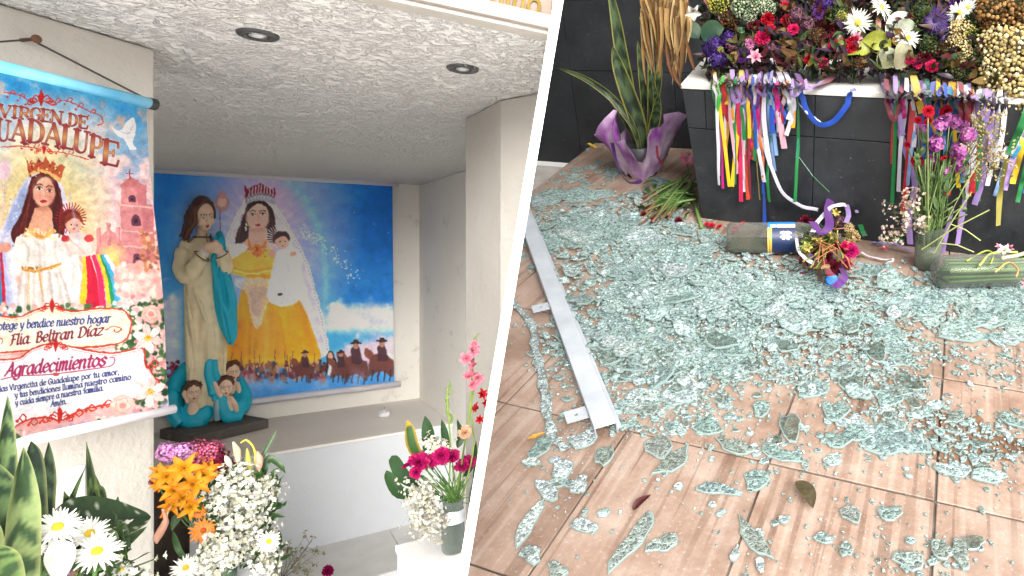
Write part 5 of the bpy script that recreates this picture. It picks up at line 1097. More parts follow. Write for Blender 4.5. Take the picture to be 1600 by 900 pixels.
DA_W = [mesh_daisy(i) for i in (1, 2)]; DA_Y = mesh_daisy(3, hx(246, 244, 220), hx(240, 200, 30), 18, .22); GERB = mesh_daisy(5, hx(242, 134, 30), hx(190, 90, 20), 16, .26)
OR_L = [mesh_lily(i, hx(244, 178, 40), hx(240, 124 + 10*(i % 3), 24)) for i in range(4)]
FL_PK = mesh_florets(1, [hx(204, 112, 190), hx(190, 90, 170), hx(224, 150, 206)], 70, .2, eye=hx(240, 220, 240)); FL_MG = mesh_florets(2, [hx(176, 22, 96), hx(196, 30, 80), hx(150, 14, 76)], 70, .2, eye=hx(236, 190, 210)); FL_MR = mesh_florets(3, [hx(120, 8, 46), hx(140, 14, 54), hx(96, 6, 40)], 70, .2)
CA_MG = [mesh_carnation(i, hx(120, 6, 60), hx(190, 16, 100)) for i in (1, 2)]; GLAD = [mesh_lily(10+i, hx(230, 110, 130), hx(240, 140, 160), 6, .6, .35, hx(240, 220, 200)) for i in range(3)]; RED_L = mesh_lily(20, hx(170, 10, 24), hx(206, 24, 40), 6, .55, .4)
TOCAM = Vector(CAM)
def fc_(p, up=.3): d = (TOCAM-Vector(p)).normalized(); return Vector((d.x, d.y, d.z+up)).normalized()

# ------------------------------------------------------------------ bouquet of orange lilies on the step
g = random.Random(21); Yq = 1.36; KB = .44
vb = lp(345, 915, 1, Yq)
b = MB(); b.box((vb.x-.07, vb.y-.06, .001), (vb.x+.07, vb.y+.06, vb.z)); solo('flower_stand', bev(b.mesh('stand', M_ledgew), .004), 'white block stand under the orange lily bouquet at the bottom edge', 'stand')
T = Thing('lily_bouquet', vb, 'bouquet of orange lilies, magenta blooms and white statice below the statue', 'bouquet')
b = MB(); b.lathe([(.0, .001), (.02, .001), (.022, .005), (.025, .045), (.023, .047), (.02, .006), (.0, .005)], 20, M=Matrix.Translation(vb)); T.part('vase', b.mesh('vase', plain('dark_green_vase', (.03, .06, .035), (.05, .09, .05), 20., .25), smooth=True))
mouth = vb+Vector((0, 0, .045))
def bq(x, y, dy=0.0): return lp(x, y, 1, Yq+dy*KB)
def head_at(T, me, p, s, g, root, nm='flower', up=.25, spread=.35, r=.0011):
    n = fc_(p, up)+vj(g, spread*.5); T.part(nm, me, place(p, n, s, g.uniform(0, 6.28))); stem(T, g, root+vj(g, .004), Vector(p)-n.normalized()*s*.1, r)
for (x, y, dy, r) in ((262, 745, .02, 23), (288, 732, -.02, 25), (300, 758, -.05, 25), (284, 780, -.05, 22), (318, 744, -.02, 22), (272, 768, -.01, 22), (324, 736, .03, 22), (268, 792, -.02, 19), (298, 792, -.05, 20), (306, 726, .03, 20), (246, 757, .02, 14), (250, 738, .05, 15)): head_at(T, g.choice(OR_L), bq(x, y, dy), r*.0026*KB, g, mouth)
for me, x, y, dy, r in ((FL_PK, 262, 706, .05, 14), (FL_PK, 284, 708, .02, 15), (FL_PK, 248, 745, .08, 7), (FL_MG, 306, 722, .03, 17), (FL_MG, 308, 702, .05, 14), (FL_MG, 328, 706, .04, 15), (FL_MR, 340, 716, .05, 15), (FL_MG, 336, 700, .07, 12), (FL_MR, 368, 736, .02, 14), (FL_MR, 350, 728, .04, 13), (FL_MR, 382, 738, .04, 11), (FL_MR, 240, 752, .08, 6)): head_at(T, me, bq(x, y, dy), r*.0027*KB, g, mouth, up=.5)
head_at(T, GERB, bq(317, 829, -.08), 18*.0026*KB, g, mouth, up=0); head_at(T, GERB, bq(311, 800, -.05), 11*.0026*KB, g, mouth, up=.1)
head_at(T, DA_Y, bq(420, 846, -.1), 17*.0026*KB, g, mouth, up=0); head_at(T, DA_W[0], bq(290, 887, -.12), 18*.0026*KB, g, mouth, up=0)
b = MB(); gw = [hx(240, 238, 222), hx(232, 230, 206), hx(246, 244, 236)]; sg = hx(96, 124, 70)
for i in range(86):
    a = g.uniform(0, 6.28); r = math.sqrt(g.random()); x, y = 378+r*54*math.cos(a), 790+r*70*math.sin(a)
    if (x < 335 and y < 760): continue
    e = bq(x, y, -.10+.08*g.random()+.05*r); spray(g, b, mouth.lerp(e, .72), e, 8, .02*KB, .0092*KB, gw, sg)
for i in range(26):
    x, y = g.uniform(322, 362), g.uniform(838, 890); e = bq(x, y, -.11+.05*g.random()); spray(g, b, mouth.lerp(e, .6), e, 8, .018*KB, .0092*KB, gw, sg)
for i in range(12):
    x, y = g.uniform(405, 432), g.uniform(850, 890); e = bq(x, y, -.06); spray(g, b, mouth.lerp(e, .6), e, 7, .017*KB, .0092*KB, gw, sg)
tag(T.part('statice_sprays', b.mesh('statice', M_petal, fix=False)), kind='stuff')
for i in range(46):
    x, y = g.uniform(300, 430), g.uniform(800, 880); e = bq(x, y, -.03+.05*g.random()); stem(T, g, mouth+vj(g, .005), e, .0009, g.choice([hx(70, 104, 46), hx(96, 130, 60), hx(52, 84, 40)]))
for (pts, W) in (([(395, 775), (412, 735), (420, 716), (438, 728), (446, 740)], .03), ([(400, 770), (408, 720), (425, 685), (432, 672)], .014), ([(405, 790), (418, 770), (430, 752), (432, 740)], .028), ([(408, 800), (424, 790), (440, 790), (448, 782)], .026), ([(410, 815), (428, 806), (446, 808)], .022), ([(402, 830), (420, 815), (432, 800)], .028), ([(285, 800), (275, 812), (268, 830)], .028), ([(330, 800), (322, 812), (310, 845)], .024), ([(400, 760), (404, 742), (398, 722)], .03), ([(270, 830), (280, 860), (296, 880)], .02), ([(395, 885), (405, 860), (420, 850)], .018), ([(375, 890), (382, 860), (388, 838)], .016), ([(360, 890), (366, 855), (372, 835)], .014)):
    leafpart(T, g, [bq(x, y, .0+g.uniform(-.04, .04)) for x, y in pts], W*KB, fc_(bq(*pts[0]))+vj(g, .4))
for i in range(90):
    x, y = g.uniform(300, 440), g.uniform(745, 895); p = bq(x, y, -.04+g.uniform(-.07, .07)); q = bq(x+g.uniform(-22, 22), y-g.uniform(8, 34), g.uniform(-.02, .05)); leafpart(T, g, [p, p.lerp(q, .5)+vj(g, .004), q], g.uniform(.010, .02)*KB, fc_(p)+vj(g, .6), n=8)
# arching yellow-green stem with pink buds, drooping peach bud
b = MB(); b.tube([Vector(q) for q in spl([bq(398, 745, -.02), bq(398, 705, -.03), bq(386, 688, -.03), bq(376, 692, -.02)], 6)], .0018, 6, hx(190, 178, 70)); ar = T.part('arched_stem', b.mesh('arch', M_stem, smooth=True))
PKB = hx(226, 170, 150)
def bud(T, p0, p1, W, c, g, nm='bud', parent=None):
    b = MB(); b.tube([Vector(q) for q in spl([p0, Vector(p0).lerp(Vector(p1), .5)+vj(g, W*.3), p1], 4)], [W*.25, W*.5, W*.75, W*.95, W, W*.95, W*.75, W*.45, W*.15][:9], 8, jit(c, g)); return T.part(nm, b.mesh('bud', M_petal, smooth=True), parent=parent)
for (x0, y0, x1, y1, w, c) in ((364, 690, 372, 728, .013, hx(214, 196, 160)), (402, 705, 405, 738, .014, PKB), (410, 714, 402, 734, .012, PKB), (352, 712, 362, 732, .011, hx(226, 220, 196)), (386, 700, 392, 740, .011, hx(186, 180, 90))): bud(T, bq(x0, y0, -.03), bq(x1, y1, -.03), w*KB, c, g)
b = MB(); b.tube([Vector(q) for q in spl([bq(268, 790, -.06), bq(262, 800, -.08), bq(260, 815, -.08)], 5)], [.0014]*11, 6, hx(214, 170, 120)); T.part('drooping_stem', b.mesh('ds', M_stem, smooth=True))
b = MB(); P = spl([tuple(bq(x, y, -.085))+(w*KB,) for x, y, w in ((254, 795, .004), (258, 808, .006), (258, 817, .011), (252, 829, .013), (246, 840, .012), (245, 849, .003))], 5); b.tube([Vector(q[:3]) for q in P], [q[3] for q in P], 10, hx(232, 176, 150)); T.part('drooping_bud', b.mesh('db', M_petal, smooth=True))
# wispy sprig to the right of it
T = Thing('wispy_sprig', lp(440, 905, 1, Ys+.12), 'thin wispy sprig of pale blossom on the step beside the daisy', 'sprig'); b = MB(); r0 = lp(440, 905, 1, Ys+.12)
for (x, y) in ((470, 848), (488, 842), (450, 852), (462, 868), (484, 872), (440, 862), (476, 885)): e = lp(x, y, 1, Ys+.1); spray(g, b, r0, e, 7, .022, .006, [hx(220, 214, 190), hx(206, 196, 160), hx(160, 170, 110)], hx(120, 120, 80))
tag(T.part('twigs', b.mesh('wisp', M_petal, fix=False)), kind='stuff')
T = Thing('magenta_bloom', lp(512, 905, 1, Ys+.05), 'single magenta bloom peeking up at the bottom edge of the step', 'flower'); p = lp(512, 892, 1, Ys+.05); T.part('flower', CA_MG[0], place(p, fc_(p), .022)); stem(T, g, p-Vector((0, 0, .12)), p)

# ------------------------------------------------------------------ bouquet in a glass jar
KB = .5; ps_ = lp(690, 878, 1, 1.29); pk_ = lp(690, 833, 2, ps_.z); xa_ = lp(644, 880, 1, 1.29).x
b = MB(); b.box((xa_, 1.29, .001), (xa_+.6, pk_.y, ps_.z-.0135)); st_ = Thing('jar_stand', (xa_+.1, 1.35, 0), 'white tiled block that carries the glass jar beside the pillar', 'stand')
st_.part('body', bev(b.mesh('jstand', M_ledgew, cut=CUT_L), .003)); b = MB(); b.box((xa_-.004, 1.286, ps_.z-.013), (xa_+.6, pk_.y, ps_.z)); st_.part('top', bev(b.mesh('jtop', M_tread, cut=CUT_L), .002))
jb = lp(708, 862, 2, ps_.z); Yg = jb.y
T = Thing('glass_jar', jb, 'clear glass jar of water holding the gladiolus bouquet on the step', 'jar')
jr = 20*.0026*.86*KB
prof = [(.0, .001), (jr*.8, .001), (jr*.95, .006), (jr, .025), (jr*.98, .06), (jr*.86, .083), (jr*.84, .095), (jr*.92, .103)]
b = MB(); b.lathe(prof, 28, M=Matrix.Translation(jb), cap=False); b.lathe([(max(0, r-.0015), z+.002) for r, z in prof], 28, M=Matrix.Translation(jb), cap=False); T.part('jar', b.mesh('jar', clear('clear_jar_glass', (.30, .34, .32), .92), smooth=True))
b = MB(); b.lathe([(0, .004), (jr*.76, .004), (jr*.9, .008), (jr*.93, .025), (jr*.9, .055), (0, .055)], 24, M=Matrix.Translation(jb)); T.part('water', b.mesh('water', clear('cloudy_water', (.16, .19, .13), .7), smooth=True))
b = MB(); b.lathe([(jr*1.02, .062), (jr*.99, .075), (jr*.9, .086)], 28, M=Matrix.Translation(jb), cap=False); T.part('foil_band', b.mesh('foil', plain('crumpled_foil', (.6, .62, .66), (.85, .86, .9), 70., .22, .004, 40., metal=.9), smooth=True))
T = Thing('jar_bouquet', jb+Vector((0, 0, .01)), 'bouquet with pink gladiolus spike, magenta carnations and white sprays in the jar', 'bouquet')
jm = jb+Vector((0, 0, .095)); jl = jb+Vector((0, 0, .015))
def jq(x, y, dy=0.0): return lp(x, y, 1, Yg+dy*KB)
def jstem(e, r=.001, c=hx(74, 108, 52)):
    b = MB(); b.tube([Vector(q) for q in spl([jl+Vector((g.uniform(-.01, .01), g.uniform(-.01, .01), 0)), jm+Vector((g.uniform(-.012, .012), g.uniform(-.01, .01), 0)), Vector(e)], 5)], r, 5, jit(c, g, .2)); return T.part('stem', b.mesh('stem', M_stem, smooth=True, fix=False))
for (x, y, dy, r) in ((655, 722, -.03, 15), (640, 728, -.01, 11), (690, 712, -.03, 14), (706, 714, -.02, 13), (672, 722, -.02, 11), (722, 728, 0, 12), (732, 722, .02, 12), (650, 738, -.03, 10)):
    p = jq(x, y, dy); T.part('carnation', g.choice(CA_MG), place(p, fc_(p, .6)+vj(g, .3), r*.0027*KB, g.uniform(0, 6))); jstem(p)
b = MB()
for i in range(20): e = jq(g.uniform(664, 700), g.uniform(685, 706), .02); spray(g, b, jm.lerp(e, .7), e, 6, .016*KB, .008*KB, gw, sg)
for i in range(34):
    y = g.uniform(745, 832); e = jq(g.uniform(628, 668)+(y-745)*.28, y, -.04+g.uniform(-.03, .03)); spray(g, b, jm.lerp(e, .6)+Vector((0, 0, .005)), e, 6, .017*KB, .008*KB, [hx(226, 222, 206), hx(206, 200, 180), hx(240, 238, 228)], hx(110, 120, 84), droop=.5)
tag(T.part('white_sprays', b.mesh('sprays', M_petal, fix=False)), kind='stuff')
for i in range(60): e = jq(g.uniform(655, 735), g.uniform(725, 790), g.uniform(-.06, .02)); jstem(e, .0009, g.choice([hx(88, 124, 56), hx(64, 98, 44), hx(120, 146, 80)]))
YE = hx(206, 170, 50)
for (pts, W, cf) in (([(660, 760), (632, 745), (616, 718), (612, 712)], .05, None), ([(655, 770), (625, 770), (608, 745), (604, 735)], .045, None), ([(668, 735), (646, 700), (640, 672), (636, 656)], .045, lambda t, u: YE if u > .7 or t > .8 else jit(hx(60, 100, 44), g)), ([(676, 735), (672, 700), (668, 668), (664, 650)], .052, None), ([(725, 745), (738, 720), (744, 690)], .035, None), ([(742, 760), (748, 730), (752, 700)], .04, None), ([(700, 720), (695, 680), (690, 655)], .03, None), ([(735, 790), (744, 760), (750, 735)], .04, None), ([(715, 700), (720, 680), (714, 655)], .03, None)):
    leafpart(T, g, [jq(x, y, .03) for x, y in pts], W*KB, fc_(jq(*pts[0]))+vj(g, .3), cf or greencol(g, hx(28, 66, 30), hx(58, 100, 44)))
# gladiolus spike
for (pts, r) in (([(712, 790), (722, 720), (734, 640), (740, 560), (744, 532)], .0018), ([(700, 780), (704, 700), (700, 640), (699, 605)], .0016), ([(722, 780), (740, 700), (736, 640), (742, 600)], .0016)):
    b = MB(); b.tube([Vector(q) for q in spl([jq(x, y, .0) for x, y in pts], 6)], r, 6, hx(128, 150, 66)); T.part('spike', b.mesh('spike', M_stem, smooth=True))
for i, (x, y, r) in enumerate(((737, 548, 13), (730, 560, 14), (745, 568, 14), (735, 578, 14), (746, 590, 13), (738, 600, 12), (732, 590, 11), (742, 538, 9))): p = jq(x, y, -.02); T.part('gladiolus_bloom', GLAD[i % 3], place(p, fc_(p, .1)+vj(g, .5), r*.0026*KB, g.uniform(0, 6)))
for (x, y) in ((699, 608), (702, 625), (697, 640), (704, 655), (744, 533)): p = jq(x, y, 0); leafpart(T, g, [p+Vector((0, 0, -.01)), p+Vector((g.uniform(-.006, .006), 0, .004)), p+Vector((g.uniform(-.01, .01), 0, .018))], .006, fc_(p), greencol(g, hx(110, 140, 60), hx(150, 170, 90)), n=8)
for (x, y, r) in ((752, 618, 12), (748, 638, 11), (757, 630, 10), (750, 655, 9)): p = jq(x, y, .03); T.part('red_bloom', RED_L, place(p, fc_(p)+vj(g, .5), r*.0026*KB, g.uniform(0, 6)))
p = jq(727, 676, -.03); T.part('peach_bloom', mesh_carnation(31, hx(206, 150, 100), hx(232, 186, 150)), place(p, fc_(p), .014)); jstem(p)

# ------------------------------------------------------------------ snake plant and daisies before the wing wall
def wq(x, y, off): return wpl(x, y, off)
pb_ = wq(20, 900, .24); pb_.z = 0
T = Thing('snake_plant', pb_, 'tall banded snake plant growing in front of the cream wall under the banner', 'plant')
b = MB(); b.lathe([(0, .002), (.1, .002), (.115, .05), (.15, .36), (.158, .38), (.14, .385), (.13, .36), (0, .35)], 26, M=Matrix.Translation(pb_)); T.part('pot', b.mesh('pot', plain('clay_pot', (.28, .12, .07), (.36, .17, .1), 9., .8, .001), smooth=True))
rt = pb_+Vector((0, 0, .36))
for (pts, W, off, c0, c1) in (([(14, 1010), (8, 900), (6, 780), (8, 690), (12, 618)], .026, .24, hx(36, 66, 40), hx(120, 150, 92)), ([(30, 1020), (28, 930), (28, 850), (32, 770), (37, 698)], .040, .33, hx(50, 84, 44), hx(150, 172, 108)), ([(58, 1010), (58, 900), (52, 800), (50, 720), (48, 688)], .03, .2, hx(30, 54, 38), hx(66, 92, 60)), ([(70, 1000), (70, 900), (66, 800), (72, 740), (76, 690)], .028, .16, hx(28, 50, 36), hx(70, 96, 64)), ([(-8, 1010), (-6, 900), (-4, 800), (-8, 720)], .06, .28, hx(40, 70, 42), hx(100, 128, 80)), ([(-40, 1000), (-46, 880), (-60, 760)], .06, .28, hx(40, 70, 42), hx(100, 128, 80)), ([(0, 1010), (2, 900), (4, 780), (20, 700)], .04, .2, hx(34, 60, 40), hx(90, 110, 70)), ([(6, 1010), (4, 940), (-4, 880), (-10, 850)], .04, .36, hx(60, 92, 50), hx(120, 150, 84))):
    b = MB(); blade(b, [wq(x, y, off) for x, y in pts], W, WN, snakecol(g, c0, c1, lerpc(c1, hx(190, 190, 120), .5), .86, 30), 9, .22, 48, lambda t: min(1, .6+.6*t)*max(0, 1-t**3.2)**.9); T.part('leaf', b.mesh('sleaf', M_leaf, smooth=True, fix=False))
pb2 = wq(128, 905, .14); pb2.z = 0
T = Thing('trailing_plant', pb2, 'dark spotted broad leaf and thin blades in front of the white cable cover', 'plant')
b = MB(); b.lathe([(0, .002), (.07, .002), (.1, .3), (.092, .31), (.085, .29), (0, .28)], 24, M=Matrix.Translation(pb2)); T.part('pot', b.mesh('pot', bpy.data.materials['clay_pot'], smooth=True))
def spotc(t, u): return hx(214, 220, 200) if g.random() < .04+.05*(u > .8) else jit(lerpc(hx(34, 62, 36), hx(70, 104, 56), u*.6), g, .15)
leafpart(T, g, [wq(x, y, .19) for x, y in ((84, 808), (120, 808), (160, 812), (200, 812), (236, 807))], .06, Vector((WN.x, WN.y, .8)), spotc, lambda t: math.sin(PI*min(1, t**.9*.95+.05))**.7, .12, n=30, nx=11)
for (pts, W) in (([(118, 960), (112, 840), (108, 790), (134, 728)], .016), ([(160, 960), (146, 800), (140, 745), (135, 690)], .018), ([(165, 960), (158, 790), (150, 760), (145, 735)], .014), ([(120, 940), (112, 850), (106, 800), (100, 768)], .03), ([(165, 930), (172, 850), (176, 810), (184, 776)], .04), ([(170, 930), (180, 860), (196, 842), (200, 848)], .03), ([(150, 930), (172, 840), (168, 820)], .03)):
    b = MB(); blade(b, [wq(x, y, .16) for x, y in pts], W, WN, snakecol(g, hx(30, 56, 34), hx(110, 140, 70), hx(120, 140, 80), .9, 24), 5, .2, 24, lambda t: max(.04, 1-t**2.5)); T.part('blade', b.mesh('blade', M_leaf, smooth=True, fix=False))
pb3 = wq(110, 920, .3); pb3.z = 0
T = Thing('daisy_bunch', pb3, 'bunch of large white daisies at the lower left beside the snake plant', 'flowers')
b = MB(); b.lathe([(0, .002), (.07, .002), (.085, .42), (.08, .425), (.075, .4), (0, .39)], 24, M=Matrix.Translation(pb3)); T.part('vase', b.mesh('vase3', plain('grey_vase', (.2, .2, .19), rough=.4), smooth=True)); m3 = pb3+Vector((0, 0, .4))
for i, (x, y, r, off) in enumerate(((90, 824, 40, .33), (140, 834, 36, .31), (151, 862, 42, .35), (62, 860, 14, .3), (190, 890, 20, .3), (118, 895, 20, .3))):
    p = wq(x, y, off); T.part('daisy', DA_W[i % 2], place(p, fc_(p, .35)+Vector((0, 0, .3))+vj(g, .12), r*.00062, g.uniform(0, 6))); stem(T, g, m3+vj(g, .01), p-Vector((0, 0, .01)), .0025)
p = wq(86, 845, .34); leafpart(T, g, [p, p+Vector((.004, 0, -.02)), p+Vector((.003, 0, -.05))], .026, fc_(p), lambda t, u: jit(hx(238, 238, 226), g, .04), name='petal')
for i in range(120):
    x, y = g.uniform(60, 205), g.uniform(845, 925); p = wq(x, y, .27+g.uniform(-.04, .03)); q = p+Vector((g.uniform(-.03, .03), g.uniform(-.03, .03), g.uniform(.0, .04))); leafpart(T, g, [p, p.lerp(q, .5)+vj(g, .006), q], g.uniform(.008, .02), fc_(p)+vj(g, .5), greencol(g, g.choice([hx(40, 74, 34), hx(66, 100, 60), hx(90, 116, 70)]), hx(96, 128, 66)), n=6, nx=3)
b = MB()
for i in range(14): e = wq(g.uniform(175, 210), g.uniform(875, 905), .3); spray(g, b, m3.lerp(e, .6), e, 6, .015, .005, gw, sg)
for i in range(8): e = wq(g.uniform(88, 118), g.uniform(880, 905), .3); spray(g, b, m3.lerp(e, .6), e, 6, .012, .005, [hx(150, 110, 130), hx(170, 130, 140)], sg)
tag(T.part('small_sprays', b.mesh('ssp', M_petal, fix=False)), kind='stuff')

# ================================================================== THE COURTYARD: things
RCAM = Vector((0, 0, HR))
def fr_(p, up=.4): d = (RCAM-Vector(p)).normalized(); return Vector((d.x, d.y, d.z+up)).normalized()
def pf(x, y, off=.004): return rplane(x, y, A0+FN*off, FN)
def edge_y(x): return 131+(x-1064)*.077
def rbp(x, y, off):                                         # lies on the top, rolls over the lip, hangs down the front
    d = y-edge_y(x); o = max(off, .008); f = max(0.0, min(1.0, (d+10)/20)); n = (Vector((0, 0, 1))*(1-f)+FN*f).normalized()
    if d < -4: return rp(x, y, HP+o), n
    if d > 6: return pf(x, y, o+.004), n
    p = pf(x, edge_y(x)+d, .004); return Vector((p.x, p.y, min(p.z, HP)))+n*o, n
M_rib = vcol('satin_ribbon', rough=0.32, spec=0.5, var=0.12, vscale=40.0, trans=0.1, sheen=.2, gain=.56)
RC = dict(ye=hx(250, 206, 20), am=hx(238, 170, 10), gr=hx(70, 190, 60), dg=hx(10, 130, 60), re=hx(214, 26, 44), cr=hx(140, 10, 44), pk=hx(226, 20, 90), mg=hx(232, 20, 150), bl=hx(16, 78, 190), nb=hx(20, 50, 150), lb=hx(140, 176, 226), li=hx(178, 146, 214), wh=hx(232, 228, 240), pp=hx(230, 170, 186), og=hx(236, 116, 40), br=hx(190, 66, 36), te=hx(20, 130, 110), pu=hx(98, 30, 130), tq=hx(40, 150, 190), ol=hx(170, 160, 70), pw=hx(236, 214, 224))
def ribbon(T, g, col, w, pts, off=None, ppm=None, name='ribbon', fn=rbp):
    off = g.uniform(.005, .03) if off is None else off
    Q = spl([(x, y) for x, y in pts], 7); rows = []; cols = []; k = len(Q); tw = g.uniform(-.7, .7); ph = g.uniform(0, 6); c = RC[col] if isinstance(col, str) else col
    pn_ = [fn(x, y, off) for x, y in Q]
    for i, (p, n) in enumerate(pn_):
        t = i/(k-1); d = (pn_[min(i+1, k-1)][0]-pn_[max(i-1, 0)][0]); d = d.normalized() if d.length > 1e-6 else Vector((0, 0, -1)); s = d.cross(n).normalized(); m = s.cross(d)
        a = tw*math.sin(t*4+ph); s2 = s*math.cos(a)+m*math.sin(a); p = p+n*(.006*math.sin(t*7+ph)+.002*math.sin(t*19+ph)+.006)
        W = w*.0019; rows.append([p-s2*W/2, p+n*.0012, p+s2*W/2]); kk = 1+.06*math.sin(t*11+ph); cols.append([tuple(min(.95, q*kk) for q in c)]*3)
    b = MB(); b.sheet(rows, cols); return T.part(name, b.mesh('ribbon', M_rib, smooth=True, fix=False))
g = random.Random(77)
base = rp(1185, 100, HP)
T = Thing('ribbon_cluster', base, 'many-coloured satin ribbons hanging down the left half of the black block', 'ribbons', 'ribbon clusters', MR)
LEFT_R = [('ye', 7, [(1116, 88), (1117, 122), (1122, 150), (1131, 205), (1142, 290)]), ('gr', 7, [(1130, 122), (1127, 145), (1120, 181)]), ('ye', 10, [(1146, 85), (1140, 120), (1137, 140), (1138, 162)]), ('am', 8, [(1143, 130), (1146, 180), (1147, 235)]), ('ye', 6, [(1152, 110), (1153, 160), (1151, 222)]), ('re', 9, [(1138, 120), (1134, 150), (1130, 178)]), ('wh', 7, [(1150, 100), (1153, 150), (1158, 220), (1165, 298)]), ('pk', 9, [(1155, 150), (1157, 230), (1160, 313)]), ('br', 8, [(1156, 110), (1160, 170), (1166, 240), (1171, 310)]), ('cr', 5, [(1168, 180), (1172, 250), (1172, 310)]), ('re', 9, [(1167, 105), (1167, 150), (1168, 190)]), ('ye', 7, [(1171, 120), (1171, 170), (1171, 216)]), ('dg', 7, [(1172, 170), (1172, 215), (1173, 242)]), ('pp', 6, [(1161, 105), (1162, 160), (1164, 240)]), ('mg', 12, [(1183, 100), (1184, 160), (1186, 214)]), ('bl', 11, [(1190, 98), (1189, 140), (1190, 165)]), ('wh', 9, [(1198, 95), (1195, 150), (1197, 210), (1203, 258)]), ('bl', 10, [(1202, 100), (1206, 160), (1209, 207)]), ('lb', 7, [(1205, 120), (1210, 200), (1213, 243)]), ('te', 4, [(1200, 140), (1203, 190), (1205, 222)]), ('pp', 11, [(1211, 108), (1218, 170), (1227, 231)]), ('wh', 10, [(1212, 104), (1226, 140), (1238, 162), (1233, 186)]), ('wh', 9, [(1222, 108), (1240, 150), (1238, 180), (1230, 210)]), ('pw', 7, [(1205, 106), (1208, 130), (1212, 152)]), ('re', 8, [(1222, 112), (1228, 135), (1234, 148)]), ('og', 6, [(1226, 115), (1231, 135), (1233, 155)]), ('dg', 5, [(1228, 140), (1233, 165), (1238, 182)]), ('og', 5, [(1188, 210), (1192, 235), (1193, 276)]), ('bl', 8, [(1186, 200), (1193, 280), (1195, 350)]), ('dg', 6, [(1196, 200), (1200, 270), (1203, 315)]), ('dg', 6, [(1249, 170), (1247, 230), (1244, 313)]), ('te', 3, [(1249, 150), (1248, 200), (1246, 245)]), ('ol', 3, [(1176, 200), (1182, 250), (1189, 310)]), ('re', 6, [(1176, 220), (1177, 248)]), ('wh', 8, [(1180, 120), (1181, 200), (1192, 260), (1195, 284)]),
          ('li', 9, [(1150, 78), (1154, 100), (1148, 122), (1132, 134)]), ('li', 8, [(1156, 110), (1168, 122), (1188, 118), (1196, 96)]), ('wh', 7, [(1128, 112), (1136, 126), (1130, 136)]), ('wh', 8, [(1178, 132), (1192, 126), (1198, 108)]), ('li', 12, [(1206, 100), (1232, 124), (1255, 140), (1278, 138), (1300, 112)]), ('cr', 14, [(1244, 130), (1268, 140), (1290, 128), (1312, 112), (1336, 106)]), ('pu', 10, [(1238, 104), (1244, 118), (1252, 132)]), ('og', 9, [(1244, 116), (1254, 117), (1262, 114)]), ('wh', 9, [(1248, 106), (1258, 114), (1266, 122)]), ('og', 8, [(1276, 108), (1284, 105), (1292, 104)]), ('bl', 10, [(1253, 146), (1262, 172), (1280, 192), (1300, 191), (1318, 172), (1335, 145)]), ('wh', 4, [(1246, 160), (1262, 174), (1282, 192)]), ('wh', 7, [(1190, 215), (1205, 258), (1224, 298), (1250, 320), (1278, 328)])]
for c, w, pts in LEFT_R: ribbon(T, g, c, w, pts)
for i in range(40):
    x = g.uniform(1116, 1240); L = g.uniform(40, 120)*(1.35 if x < 1205 else .6); dx = g.uniform(-10, 12); ribbon(T, g, g.choice(['ye', 'wh', 'li', 'pp', 'bl', 're', 'mg', 'dg', 'am', 'wh', 'og', 'lb', 'wh', 'pw']), g.uniform(3.5, 9), [(x-dx*.4, edge_y(x)-g.uniform(8, 40)), (x+g.uniform(-3, 3), edge_y(x)+4), (x+dx*.4+g.uniform(-4, 4), edge_y(x)+L*.5), (x+dx, edge_y(x)+L)])
for i in range(7):
    x = g.uniform(1118, 1262); y = edge_y(x); w_ = g.uniform(16, 34); ribbon(T, g, g.choice(['li', 'wh', 'pp', 'li', 'wh', 'bl', 'pu', 'cr', 'pw']), g.uniform(5, 9), [(x-w_*.5, y-g.uniform(10, 34)), (x-w_*.3, y+g.uniform(-6, 22)), (x+w_*.2, y+g.uniform(0, 34)), (x+w_*.5, y-g.uniform(4, 26))], off=g.uniform(.015, .045))
b = MB(); b.tube([pf(1248, 245, .02), pf(1270, 275, .03), pf(1296, 300, .05)], .0012, 5, RC['dg']); T.part('thread', b.mesh('thread', M_rib))
T = Thing('ribbon_cluster', rp(1440, 105, HP), 'ribbons hanging behind the pink carnations on the right half of the black block', 'ribbons', 'ribbon clusters', MR)
